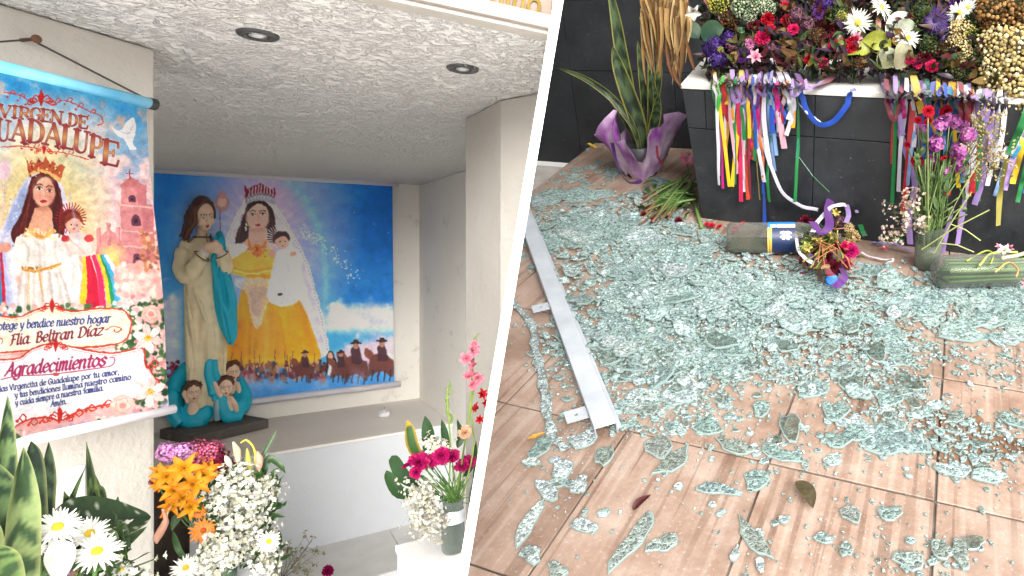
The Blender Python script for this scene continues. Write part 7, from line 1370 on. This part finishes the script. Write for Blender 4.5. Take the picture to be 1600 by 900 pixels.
p = rp(1300, 440, .02); b = MB(); b.lathe([(0, 0), (.019, 0), (.02, .004), (.0195, .022), (.017, .025), (0, .025)], 24, M=place(p, fr_(p))); solo('blue_cap', bev(b.mesh('cap', plain('blue_cap', hx(16, 90, 200), hx(20, 110, 220), 20., .35)), .002), 'blue plastic bottle cap lying under the spilled bouquet', 'cap', frame=MR)
# upright cut bottle with carnations
ub = rp(1447, 418); T = Thing('upright_bottle', ub, 'clear cut plastic bottle standing upright with carnation stems in water', 'bottle', frame=MR); kz = .0021
prof = [(0, .002), (.034, .002), (.040, .012), (.0415, .05), (.0425, .10), (.045, .15), (.046, .155)]
b = MB(); b.lathe(prof, 32, M=Matrix.Translation(ub), cap=False); T.part('shell', b.mesh('us', M_pet, smooth=True)); b = MB(); b.lathe([(0, .006), (.037, .006), (.040, .05), (.040, .085), (0, .085)], 24, M=Matrix.Translation(ub)); T.part('water', b.mesh('uw', clear('greenish_water', (.3, .34, .2), .55, .1), smooth=True))
T = Thing('carnation_bouquet', ub+Vector((0, 0, .01)), 'tall bouquet of pink and red carnations standing in the cut bottle', 'bouquet', frame=MR); um = ub+Vector((0, 0, .15))
def uq(x, y, dy=0.0): return rplane(x, y, ub+Vector((0, dy, 0)), Vector((0, -1, 0)))
def ustem(e, c=None):
    b = MB(); b.tube([Vector(v) for v in spl([ub+Vector((g.uniform(-.025, .025), g.uniform(-.025, .025), .012)), um+Vector((g.uniform(-.035, .035), g.uniform(-.03, .03), 0)), Vector(e)], 5)], .0021, 5, jit(c or g.choice([hx(96, 124, 66), hx(74, 104, 52), hx(130, 146, 90)]), g, .2)); return T.part('stem', b.mesh('ust', M_stem, smooth=True))
for x, y, r, k in ((1513, 212, 11, 0), (1470, 193, 10, 0), (1463, 223, 11, 0), (1498, 237, 12, 0), (1500, 258, 11, 0), (1478, 268, 8, 0), (1440, 203, 9, 0), (1455, 250, 8, 0), (1492, 190, 10, 0), (1506, 196, 8, 0), (1496, 230, 8, 0), (1484, 186, 8, 0), (1433, 252, 10, 1), (1453, 262, 6, 1), (1450, 174, 9, 1), (1478, 174, 10, 1), (1434, 188, 6, 1), (1437, 270, 6, 1), (1450, 190, 7, 1), (1475, 248, 6, 1), (1418, 226, 6, 1), (1480, 300, 6, 1)):
    p = uq(x, y, g.uniform(-.06, .04)); T.part('carnation', (LAVC if k == 0 else RED_C[0]), place(p, fr_(p, .2)+vj(g, .4), r*kz, g.uniform(0, 6))); ustem(p)
b = MB()
for (x, y, n) in ((1402, 312, 3), (1393, 328, 3), (1397, 360, 6), (1388, 372, 6), (1410, 350, 4), (1420, 330, 5), (1434, 352, 6), (1442, 350, 5), (1428, 318, 5), (1418, 302, 4), (1440, 300, 4)):
    for k in range(2): e = uq(x+g.uniform(-6, 6), y+g.uniform(-6, 6), -.03); spray(g, b, um.lerp(e, .45), e, n, .014, .006, [hx(230, 220, 206), hx(220, 180, 180), hx(206, 190, 160)], hx(110, 120, 80))
for i in range(26): e = uq(g.uniform(1525, 1572), g.uniform(165, 260), .0); spray(g, b, um.lerp(e, .7), e, 6, .02, .005, [hx(190, 172, 120), hx(160, 140, 90), hx(206, 190, 140)], hx(130, 120, 76), petals=False)
tag(T.part('small_sprays', b.mesh('usp', M_petal, fix=False)), kind='stuff')
for i in range(54): ustem(uq(g.uniform(1428, 1512), g.uniform(215, 340), g.uniform(-.05, .03)))
for (x0, y0, x1, y1) in ((1440, 390, 1546, 328), (1480, 345, 1530, 252), (1460, 395, 1518, 300), (1485, 350, 1532, 376), (1470, 380, 1522, 394)): b = MB(); b.tube([uq(x0, y0, -.05), uq((x0+x1)/2, (y0+y1)/2-4, -.06), uq(x1, y1, -.06)], .002, 5, hx(170, 176, 110)); T.part('stem', b.mesh('ust2', M_stem))
for i in range(40): x, y = g.uniform(1430, 1510), g.uniform(220, 345); p = uq(x, y, -.03); q = uq(x+g.uniform(-16, 16), y-g.uniform(6, 30), -.03); leafpart(T, g, [p, p.lerp(q, .5)+vj(g, .006), q], g.uniform(5, 9)*kz, fr_(p)+vj(g, .5), greencol(g, hx(70, 104, 56), hx(120, 144, 84)), n=6, nx=3)
# lying clear bottle with green stems at the right edge
Tb, p0, d = lying_bottle('stem_bottle', 'clear plastic bottle lying at the right edge packed with green stems', 1458, 425, 1560, 422, .052, .30, False, False)
T = Thing('stem_bunch', p0+d*.2, 'bundle of green flower stems sticking out of the bottle at the right edge', 'stems', frame=MR)
dn_ = Vector((-d.y, d.x, 0))
for i in range(34):
    a, r = g.uniform(0, 6.28), .04*math.sqrt(g.random()); o = dn_*r*math.cos(a)+Vector((0, 0, r*math.sin(a))); s0 = p0+d*g.uniform(.015, .05)+o; s1 = p0+d*.3+o*.9; s2 = p0+d*g.uniform(.42, .7)+o*1.7; s2.z = max(.012, s2.z+g.uniform(-.02, .03)); b = MB(); b.tube([Vector(v) for v in spl([s0, s1, s2], 4)], g.uniform(.003, .0055), 6, jit(g.choice([hx(110, 150, 66), hx(84, 128, 52), hx(140, 170, 90)]), g, .15)); T.part('stem', b.mesh('rs', M_stem, smooth=True))
for (pts, c, w) in (([(1510, 408), (1540, 392), (1552, 398), (1548, 412)], hx(150, 160, 70), .003), ([(1555, 425), (1575, 410), (1590, 420), (1588, 432)], hx(196, 150, 90), .003), ([(1530, 415), (1550, 396), (1590, 394)], hx(170, 180, 90), .004), ([(1565, 404), (1600, 396), (1640, 380)], hx(214, 200, 150), .006)): b = MB(); b.tube([Vector(v) for v in spl([rp(x, y, .1) for x, y in pts], 6)], w, 6, c); T.part('curled_stem', b.mesh('cs', M_stem, smooth=True))
for (x, y, r, me) in ((1568, 392, 12, WLILY), (1578, 388, 9, PKL), (1560, 388, 8, PKL), (1606, 440, 12, PKL)): p = rp(x, y, .1); T.part('flower', me, place(p, fr_(p)+vj(g, .4), r*.002, 1))

# ------------------------------------------------------------------ white aluminium frame bar
a_, c_ = rp(808, 312), rp(949, 683); bd = (c_-a_); bd.z = 0; bL = bd.length; bd.normalize(); bs = Vector((bd.y, -bd.x, 0)); bs = bs if bs.x > 0 else -bs
T = Thing('frame_bar', c_, 'long white aluminium frame bar with screw tabs lying on the tiles', 'frame bar', frame=MR)
MBr = Matrix(((bs.x, bd.x, 0, a_.x), (bs.y, bd.y, 0, a_.y), (0, 0, 1, 0), (0, 0, 0, 1)))
W2, HB, TH = .026, .034, .003
M_alu = plain('white_aluminium', (.24, .26, .285), (.31, .33, .355), 12., .38, .0004, 30., dirt=((.35, .35, .36), 40., .68, .78))
sec = [(-W2, .001), (-W2, HB), (W2, HB), (W2, .001), (W2-TH, .001), (W2-TH, HB-TH), (-W2+TH, HB-TH), (-W2+TH, .001)]
b = MB(); b.loft([[MBr@Vector((x, y, z)) for x, z in sec] for y in (0, bL*.33, bL*.66, bL)]); T.part('channel', bev(b.mesh('channel', M_alu, cut=CUT_R), .0015, 1))
b = MB(); b.box((W2+.0005, .02, .001), (W2+.011, bL-.012, .014), M=MBr); T.part('flange', b.mesh('flange', M_alu, cut=CUT_R))
for (x, y) in ((850, 481), (908, 648)):
    p = rp(x, y, .02); tcoord = (p-a_).dot(bd); b = MB(); nseg = 18; hr = .0045; cx_ = -W2-.0265
    outer = []
    for k in range(nseg):
        a = 2*PI*k/nseg; dx, dy = math.cos(a), math.sin(a); s_ = min(.026/abs(dx) if abs(dx) > 1e-6 else 9, .021/abs(dy) if abs(dy) > 1e-6 else 9); outer.append((cx_+dx*s_, dy*s_))
    inner = [(cx_+hr*math.cos(2*PI*k/nseg), hr*math.sin(2*PI*k/nseg)) for k in range(nseg)]
    vs = [MBr@Vector((x_, tcoord+y_, z_)) for z_ in (.022, .025) for ring in (outer, inner) for x_, y_ in ring]; n_s = nseg; fs = []
    for k in range(n_s):
        k2 = (k+1) % n_s; fs += [(k, k2, n_s+k2, n_s+k), (2*n_s+k, 3*n_s+k, 3*n_s+k2, 2*n_s+k2), (k, 2*n_s+k, 2*n_s+k2, k2), (n_s+k, n_s+k2, 3*n_s+k2, 3*n_s+k)]
    b.add(vs, fs); T.part('screw_tab', b.mesh('tab', M_alu))
# small fallen things
def fleaf(name, label, cat, pts, W, cf, z=.006, grp=None): 
    b = MB(); blade(b, [rp(x, y, z+.004*(i % 2)) for i, (x, y) in enumerate(pts)], W, Vector((0, 0, 1)), cf, 5, .25, 14, leafwf); return solo(name, b.mesh('fl', M_leaf, smooth=True, fix=False), label, cat, grp, frame=MR)
fleaf('yellow_leaf', 'small yellow leaf on the bare tile left of the bar end', 'leaf', [(824, 686), (836, 683), (853, 675)], .014, lambda t, u: jit(hx(230, 176, 70), g)); fleaf('dark_petal', 'dark maroon petal lying alone on the lower tiles', 'petal', [(989, 797), (1000, 785), (1017, 773)], .017, lambda t, u: jit(hx(84, 22, 24), g)); fleaf('dry_leaf', 'crumpled olive-brown leaf near the tile corner at the bottom', 'leaf', [(1245, 752), (1262, 772), (1270, 794)], .032, lambda t, u: jit(hx(96, 84, 58), g, .3), .012)
fleaf('red_petal', 'bright red petal on the glass below the upright bottle', 'petal', [(1378, 430), (1385, 428), (1394, 429)], .022, lambda t, u: jit(hx(206, 24, 50), g), .02)
T = Thing('red_blossoms', rp(1130, 352), 'crushed red blossoms on the floor at the foot of the black block', 'flowers', frame=MR)
for (x, y, r) in ((1112, 352, 7), (1124, 354, 6), (1150, 356, 9), (1160, 350, 8), (1146, 362, 6), (1104, 350, 5)): p = rp(x, y, .014); T.part('blossom', RED_C[1], place(p, (g.gauss(0, .3), -.3, 1), (r*.0021, r*.0021, r*.0013), g.uniform(0, 6)))
T = Thing('floor_ribbon', rp(1385, 385), 'lilac and white ribbon scraps curled on the floor at the block foot', 'ribbons', frame=MR)
for c, w, pts in (('li', 9, [(1364, 378), (1385, 384), (1408, 388), (1428, 392)]), ('wh', 4, [(1346, 396), (1370, 404), (1392, 408), (1394, 412), (1384, 412)]), ('dg', 9, [(1396, 376), (1404, 380), (1410, 378)]), ('lb', 8, [(1362, 384), (1370, 380), (1378, 384)]), ('pk', 8, [(1374, 388), (1380, 392), (1384, 388)])): ribbon(T, g, c, w, pts, off=0, fn=lambda x, y, o: (rp(x, y, .014), Vector((0, 0, 1))))
T = Thing('yellow_scrap', rp(932, 230), 'yellow plastic scrap at the far corner of the platform', 'scrap', frame=MR); ribbon(T, g, 'ye', 7, [(918, 227), (930, 230), (944, 232)], off=0, fn=lambda x, y, o: (rp(x, y, .008), Vector((0, 0, 1))), name='strip')

# ================================================================== shattered safety glass
def glassmat():
    m, nd, lk, p = nodes('crazed_safety_glass')
    tc = nd.new('ShaderNodeTexCoord'); at = nd.new('ShaderNodeAttribute'); at.attribute_name = 'Col'; oi = nd.new('ShaderNodeObjectInfo')
    mp = nd.new('ShaderNodeMapping'); lk.new(tc.outputs['Object'], mp.inputs['Vector'])
    geo = nd.new('ShaderNodeNewGeometry'); mp2 = nd.new('ShaderNodeMapping'); lk.new(geo.outputs['Position'], mp2.inputs['Vector'])
    vo = N(nd, 'ShaderNodeTexVoronoi', Scale=150.0, feature='DISTANCE_TO_EDGE'); lk.new(mp2.outputs[0], vo.inputs['Vector'])
    nz = N(nd, 'ShaderNodeTexNoise', Scale=230.0, Detail=3.0, Distortion=1.6); lk.new(mp2.outputs[0], nz.inputs['Vector'])
    crack = ramp(nd, lk, vo.outputs['Distance'], [(0.02, (1, 1, 1)), (0.09, (0, 0, 0))])
    mott = ramp(nd, lk, nz.outputs[0], [(0.42, (1, 1, 1)), (0.52, (0, 0, 0))])
    c = mix(nd, lk, mott, at.outputs['Color'], (0.035, 0.055, 0.05)); 
    mm = N(nd, 'ShaderNodeMath', operation='MULTIPLY'); mm.inputs[1].default_value = .55
    c2 = mix(nd, lk, 0.7, at.outputs['Color'], c); c2 = mix(nd, lk, ramp(nd, lk, vo.outputs['Distance'], [(0.0, (.45,)*3), (0.06, (0, 0, 0))]), c2, (0.34, 0.40, 0.39))
    vc = N(nd, 'ShaderNodeTexVoronoi', Scale=150.0, feature='F1'); lk.new(mp2.outputs[0], vc.inputs['Vector'])
    sv = nd.new('ShaderNodeSeparateColor'); lk.new(vc.outputs['Color'], sv.inputs[0])
    c2 = mix(nd, lk, 1.0, c2, ramp(nd, lk, sv.outputs[0], [(0.1, (.55,)*3), (0.5, (1.0,)*3), (0.95, (1.75,)*3)]), 'MULTIPLY')
    lk.new(c2, p.inputs['Base Color']); p.inputs['Roughness'].default_value = 0.16; p.inputs['Specular IOR Level'].default_value = 0.6
    bu = N(nd, 'ShaderNodeBump', Strength=1.0, Distance=0.004); lk.new(vo.outputs['Distance'], bu.inputs['Height']); lk.new(bu.outputs[0], p.inputs['Normal'])
    t = nd.new('ShaderNodeBsdfTransparent'); t.inputs[0].default_value = (.80, .90, .86, 1)
    sp = nd.new('ShaderNodeSeparateColor'); lk.new(at.outputs['Color'], sp.inputs[0])
    mr = N(nd, 'ShaderNodeMapRange'); mr.inputs[1].default_value = .06; mr.inputs[2].default_value = .27; mr.inputs[3].default_value = .62; mr.inputs[4].default_value = .12; lk.new(sp.outputs[1], mr.inputs[0])
    mx = nd.new('ShaderNodeMixShader'); lk.new(mr.outputs[0], mx.inputs[0]); lk.new(p.outputs[0], mx.inputs[1]); lk.new(t.outputs[0], mx.inputs[2])
    lk.new(mx.outputs[0], nd['Material Output'].inputs['Surface']); return m
def edgemat():
    m, nd, lk, p = nodes('glass_edge'); p.inputs['Base Color'].default_value = (.20, .262, .252, 1); p.inputs['Roughness'].default_value = .12
    t = nd.new('ShaderNodeBsdfTransparent'); t.inputs[0].default_value = (.8, .92, .88, 1); mx = nd.new('ShaderNodeMixShader'); mx.inputs[0].default_value = .3
    lk.new(p.outputs[0], mx.inputs[1]); lk.new(t.outputs[0], mx.inputs[2]); lk.new(mx.outputs[0], nd['Material Output'].inputs['Surface']); return m
M_gl, M_ge = glassmat(), edgemat()
GC = [(.175, .255, .242), (.23, .305, .293), (.15, .218, .206), (.285, .33, .33), (.16, .192, .172), (.075, .08, .064)]   # clear to milky aqua; the last is nearly see-through
def outline(g, n, rough=.22):
    ph = [g.uniform(0, 6.28) for _ in range(4)]; out = []
    for i in range(n):
        a = 2*PI*i/n+g.uniform(-.5, .5)*PI/n; r = 1+rough*(math.sin(a*2+ph[0])*.7+math.sin(a*3+ph[1])*.6+math.sin(a*5+ph[2])*.4)+g.uniform(-.12, .12); out.append((r*math.cos(a), r*math.sin(a)))
    return out
def addshard(b, M, poly, th, ch, col):
    n = len(poly); k = 1-ch
    r0 = [M@Vector((x, y, 0)) for x, y in poly]; r1 = [M@Vector((x, y, th*.7)) for x, y in poly]; r2 = [M@Vector((x*k, y*k, th)) for x, y in poly]
    vs = r0+r1+r2; fs = [(i, (i+1) % n, n+(i+1) % n, n+i) for i in range(n)]+[(n+i, n+(i+1) % n, 2*n+(i+1) % n, 2*n+i) for i in range(n)]
    b.add(vs, fs, col, 1); b.add(r2, [tuple(range(n))], col, 0)
g = random.Random(909)
BASES = []
for ci, c in enumerate(GC):
    for k in range(6):
        b = MB(); addshard(b, Matrix.Identity(4), outline(g, g.randint(10, 16), g.uniform(.12, .3)), .0048, .10, jit(c, g, .12)); BASES.append((ci, b.mesh('shard', [M_gl, M_ge], fix=False)))
def base(ci): return g.choice([m for c, m in BASES if c == ci])
# how thickly the glass lies, over the floor as photographed: (x, y, spread x, spread y, weight, heap height)
DEN = [(1085, 462, 105, 40, 1.3, .022), (1225, 470, 95, 36, 1.05, .018), (950, 355, 85, 30, .8, .008), (1010, 400, 80, 30, .8, .012), (895, 285, 45, 28, .3, .003), (990, 540, 85, 42, .6, .006), (1120, 560, 100, 36, .75, .009), (1450, 470, 105, 28, .55, .005), (1565, 470, 55, 32, .45, .005), (1390, 640, 55, 45, .26, .002), (1500, 690, 80, 34, .22, .001), (868, 560, 18, 65, .2, .002), (985, 640, 50, 30, .3, .003), (1090, 640, 60, 26, .28, .002), (1290, 560, 70, 40, .3, .003), (1400, 540, 70, 34, .3, .003), (880, 735, 26, 32, .08, .0), (1250, 690, 110, 34, .07, .0), (1560, 560, 50, 36, .14, .001), (1440, 870, 60, 36, .06, 0), (1200, 800, 250, 90, .012, 0), (850, 330, 30, 40, .2, .002), (1570, 710, 45, 34, .16, 0)]
tot = sum(d[2]*d[3]*d[4] for d in DEN)
def sample(maxw=None):
    while True:
        r = g.uniform(0, tot)
        for d in DEN:
            r -= d[2]*d[3]*d[4]
            if r <= 0: break
        x, y = g.gauss(d[0], d[2]*.8), g.gauss(d[1], d[3]*.8)
        if y < 225 or y > 930 or x > 1640: continue
        p = rp(x, y)
        if p.z and False: continue
        f = A0+FD*0; 
        if (p-A0).dot(FN) < .015 and p.x > A0.x-.05: continue            # not inside the block
        if (p-DA).dot(dn) > -.01: continue                                # not off the platform
        if (p-Vector((0, 0, HR))).dot(Vector(PN_R)) < .02: continue       # not through the partition
        if x < 1120 and 270 < y < 350 and x > 960 and (abs(x-1004) < 55 and y < 290): continue
        return x, y, p, d[5]
def zoneinfo(x, y):
    if y > 690: return 'loose on the bare tiles at the bottom', 'glass shards on the lower bare tiles'
    if x < 870+0.0 or (y < 700 and x < 815+ (y-340)*.4): return 'left of the white frame bar', 'glass shards left of the bar'
    if y < 400 and x < 1130: return 'in the upper field between bar and snake plant', 'glass shards in the upper field'
    if x > 1340 and y < 560: return 'in the patch below the upright bottle', 'glass shards below the upright bottle'
    if x > 1340: return 'on the right-hand tiles among brown stains', 'glass shards on the right-hand tiles'
    if y < 530: return 'in the dense heap before the lying bottle', 'glass shards in the dense heap'
    return 'in the thinning spread below the dense heap', 'glass shards below the heap'
pxm = lambda p: (RM.T@(np.array(p)-np.array((0, 0, HR))))[2]/F           # metres per photograph pixel at p
def shard_obj(x, y, rx, ry, ang, ci, label=None, z=.001, tilt=.0):
    p = rp(x, y); k = pxm(p)
    u = (rp(x+math.cos(ang)*4, y+math.sin(ang)*4)-p); th = math.atan2(u.y, u.x); k1 = u.length/4; v_ = rp(x-math.sin(ang)*4, y+math.cos(ang)*4)-p; k2 = abs(v_.dot(Vector((-math.sin(th), math.cos(th), 0))))/4
    M = Matrix.Translation((p.x, p.y, z))@Euler((g.gauss(0, tilt), g.gauss(0, tilt), th)).to_matrix().to_4x4()@Matrix.Diagonal((rx*k1, ry*k2, 1, 1))
    zn, grp = zoneinfo(x, y); nm = ('aqua', 'pale aqua', 'deep aqua', 'milky', 'greenish', 'clear')[ci]
    sz = 'tiny' if rx < 12 else 'small' if rx < 16 else 'medium' if rx < 21 else 'large'; sh = 'round' if rx/ry < 1.3 else 'oblong' if rx/ry < 2 else 'narrow'
    return solo('glass_shard', base(ci), label or f'{sz} {sh} {nm} glass shard {zn}', 'glass shard', grp, frame=MR, M=M)
BIG = [(990, 845, 52, 13, -.95, 4, 'long pointed greenish glass shard at the bottom, beneath the dark maroon petal'), (826, 818, 42, 11, -1.0, 3, 'long narrow pale glass shard at the lower left beside the partition'), (830, 868, 18, 15, 0, 3, 'round milky glass shard on the tile joint at the lower left corner'), (912, 823, 26, 10, .2, 3, 'small slab of milky glass across the diagonal tile joint at the lower left'), (1052, 722, 32, 14, -.55, 4, 'tapered greenish glass shard just under the joint left of centre'), (1121, 766, 29, 11, .1, 2, 'wide fish-shaped glass shard on its own near the lower centre'), (1036, 851, 25, 12, -.45, 4, 'leaf-shaped greenish shard right of the long pointed shard'), (1178, 843, 38, 14, 1.0, 4, 'long greenish shard crossing the lower centre joint'), (1183, 750, 21, 17, 0, 2, 'star-edged glass shard touching the joint crossing'), (1221, 711, 30, 12, .35, 2, 'oblong glass shard just above the joint crossing'), (1394, 690, 42, 30, 0, 2, 'largest crazed glass slab on the right-hand tiles')]
for x, y, rx, ry, a, ci, lb in BIG: shard_obj(x, y, rx, ry, a, ci, lb)
MORE = [(1105, 668, 25, 13, .3, 2), (1390, 622, 25, 13, 0, 2), (1306, 645, 18, 18, 0, 2), (1338, 678, 22, 13, .4, 2), (1420, 878, 22, 16, 0, 4), (1500, 868, 13, 26, 0, 4), (1470, 862, 16, 18, 0, 4), (1490, 736, 25, 13, .1, 1), (1540, 746, 27, 11, .2, 1), (1390, 806, 16, 13, 0, 2), (1360, 424, 33, 11, .12, 0), (1444, 466, 28, 17, .5, 0), (1408, 440, 21, 11, 0, 0), (1545, 466, 30, 16, .1, 0), (1575, 486, 34, 18, 0, 0), (1452, 498, 22, 12, 0, 1), (1500, 520, 40, 16, .1, 1), (1275, 458, 27, 13, .1, 1), (1332, 516, 18, 14, 0, 5), (1368, 552, 19, 14, 0, 5), (1406, 563, 20, 13, 0, 2), (905, 352, 32, 11, .1, 0), (940, 342, 26, 11, 0, 1), (985, 362, 26, 14, .2, 0), (872, 380, 20, 8, 0, 1), (1030, 395, 40, 16, .1, 0), (1000, 420, 30, 12, 0, 1), (1062, 462, 36, 14, .1, 0), (1115, 566, 55, 17, .05, 0), (1070, 576, 30, 12, .25, 2), (935, 305, 20, 9, 0, 1), (1030, 285, 14, 8, 0, 0), (960, 268, 18, 7, 0, 1), (1150, 700, 30, 12, .4, 4), (945, 715, 14, 16, 0, 4), (855, 768, 16, 20, -.5, 3), (880, 735, 18, 16, 0, 3), (905, 760, 14, 14, 0, 3), (845, 700, 14, 20, .2, 2), (912, 690, 26, 12, -.5, 3), (1030, 700, 22, 18, 0, 4), (1235, 670, 18, 20, 0, 5), (1310, 690, 18, 14, 0, 2), (1270, 610, 24, 13, .2, 2), (1190, 640, 14, 14, 0, 2), (1060, 620, 26, 18, .2, 3), (1000, 625, 30, 20, -.4, 3), (1555, 745, 20, 8, .3, 1), (1580, 660, 18, 10, .6, 2), (1330, 805, 16, 14, 0, 4), (1322, 860, 10, 14, 0, 2), (1148, 870, 8, 11, .4, 3), (1188, 885, 8, 12, 0, 3), (1420, 600, 30, 10, .2, 5), (1225, 815, 9, 7, 0, 3), (1520, 850, 16, 12, 0, 5), (1590, 520, 22, 14, 0, 1)]
for x, y, rx, ry, a, ci in MORE: shard_obj(x, y, rx, ry, a, ci, z=.001+.004*g.random())
occ = []
nobj = len(BIG)+len(MORE)
while nobj < 300:
    x, y, p, hh = sample(); r = g.uniform(9.5, 21)*(1.0 if y < 620 else .8); ci = g.choices(range(6), (6, 8, 5, 6, 1, 1) if y < 540 else (2, 3, 4, 4, 5, 6))[0]
    shard_obj(x, y, r*g.uniform(.9, 1.3), r*g.uniform(.5, .8), g.uniform(-.6, .6), ci, z=.001+hh*g.random(), tilt=.10 if hh > .005 else .02); nobj += 1
# everything smaller: crumbs and grains, thousands
b = MB()
def crumb(r0, r1, n, thk):
    x, y, p, hh = sample(); k = pxm(p); r = g.uniform(r0, r1)*k; y_ = y
    c = jit(g.choice(GC[:4] if (y < 540 or g.random() < .6) else GC[2:]), g, .15)
    M = Matrix.Translation((p.x, p.y, .0006+hh*g.random()*.9))@Euler((g.gauss(0, .22 if hh > .004 else .06), g.gauss(0, .22 if hh > .004 else .06), g.uniform(0, 6.28))).to_matrix().to_4x4()@Matrix.Diagonal((r*g.uniform(.8, 1.35), r*g.uniform(.7, 1.0), 1, 1))
    addshard(b, M, outline(g, n, .2), min(.0045, thk*r), .2, c)
for i in range(2600): crumb(3.8, 9.0, g.randint(6, 9), .7)
for i in range(12000): crumb(1.2, 3.8, 5, .9)
b2 = b
solo('glass_crumbs', b.mesh('crumbs', [M_gl, M_ge], fix=False), 'thousands of small aqua safety-glass crumbs strewn over the tiles', 'glass crumbs', frame=MR, kind='stuff')
# curved strip of glass still held together by its edge seal, beside the bar
P = spl([rp(x, y, .003) for x, y in ((795, 468), (829, 505), (836, 543), (845, 580), (852, 627), (861, 673), (872, 692), (888, 702))], 6); b = MB(); rows = []
for i, q in enumerate(P):
    d = Vector(P[min(i+1, len(P)-1)]-P[max(i-1, 0)]).normalized(); s = Vector((d.y, -d.x, 0)); w = .0105*(1+.25*math.sin(i*1.3)+g.uniform(-.15, .15)); q = Vector(q); rows.append([q-s*w, q-s*w+Vector((0, 0, .003)), q-s*w*.7+Vector((0, 0, .0048)), q+s*w*.7+Vector((0, 0, .0048)), q+s*w+Vector((0, 0, .003)), q+s*w])
b.loft(rows, (.26, .31, .31)); solo('glass_strip', b.mesh('strip', [M_gl, M_ge], cut=CUT_R), 'curved strip of broken glass edging along the left of the bar', 'glass strip', frame=MR)

# damp patches drying on the tiles
def dampmat():
    m, nd, lk, p = nodes('damp_film'); p.inputs['Base Color'].default_value = (.05, .028, .018, 1); p.inputs['Roughness'].default_value = .25
    t = nd.new('ShaderNodeBsdfTransparent'); t.inputs[0].default_value = (.80, .71, .63, 1); tc = nd.new('ShaderNodeTexCoord')
    nz = N(nd, 'ShaderNodeTexNoise', Scale=22.0, Detail=6.0); lk.new(tc.outputs['Object'], nz.inputs['Vector'])
    mr = N(nd, 'ShaderNodeMapRange'); mr.inputs[3].default_value = .88; mr.inputs[4].default_value = 1.0; lk.new(nz.outputs[0], mr.inputs[0])
    mx = nd.new('ShaderNodeMixShader'); lk.new(mr.outputs[0], mx.inputs[0]); lk.new(p.outputs[0], mx.inputs[1]); lk.new(t.outputs[0], mx.inputs[2]); lk.new(mx.outputs[0], nd['Material Output'].inputs['Surface']); return m
M_damp = dampmat()
for (cx, cy, rx, ry, lb) in ((1330, 520, 75, 42, 'damp brown patch on the tiles below the spilled bouquet'), (1510, 690, 85, 38, 'brown drying residue on the right-hand tiles')):
    b = MB(); ph = [g.uniform(0, 6.28) for _ in range(5)]; ring = []
    for i in range(60):
        a = 2*PI*i/60; r = 1+.2*math.sin(2*a+ph[0])+.16*math.sin(3*a+ph[1])+.11*math.sin(5*a+ph[2])+.08*math.sin(9*a+ph[3])+.05*math.sin(15*a+ph[4]); ring.append(rp(cx+rx*r*math.cos(a), cy+ry*r*math.sin(a), .0012))
    c = rp(cx, cy, .0012); b.add([c]+ring, [(0, i+1, (i+1) % 60+1) for i in range(60)]); solo('damp_patch', b.mesh('damp', M_damp, fix=False), lb, 'stain', frame=MR)
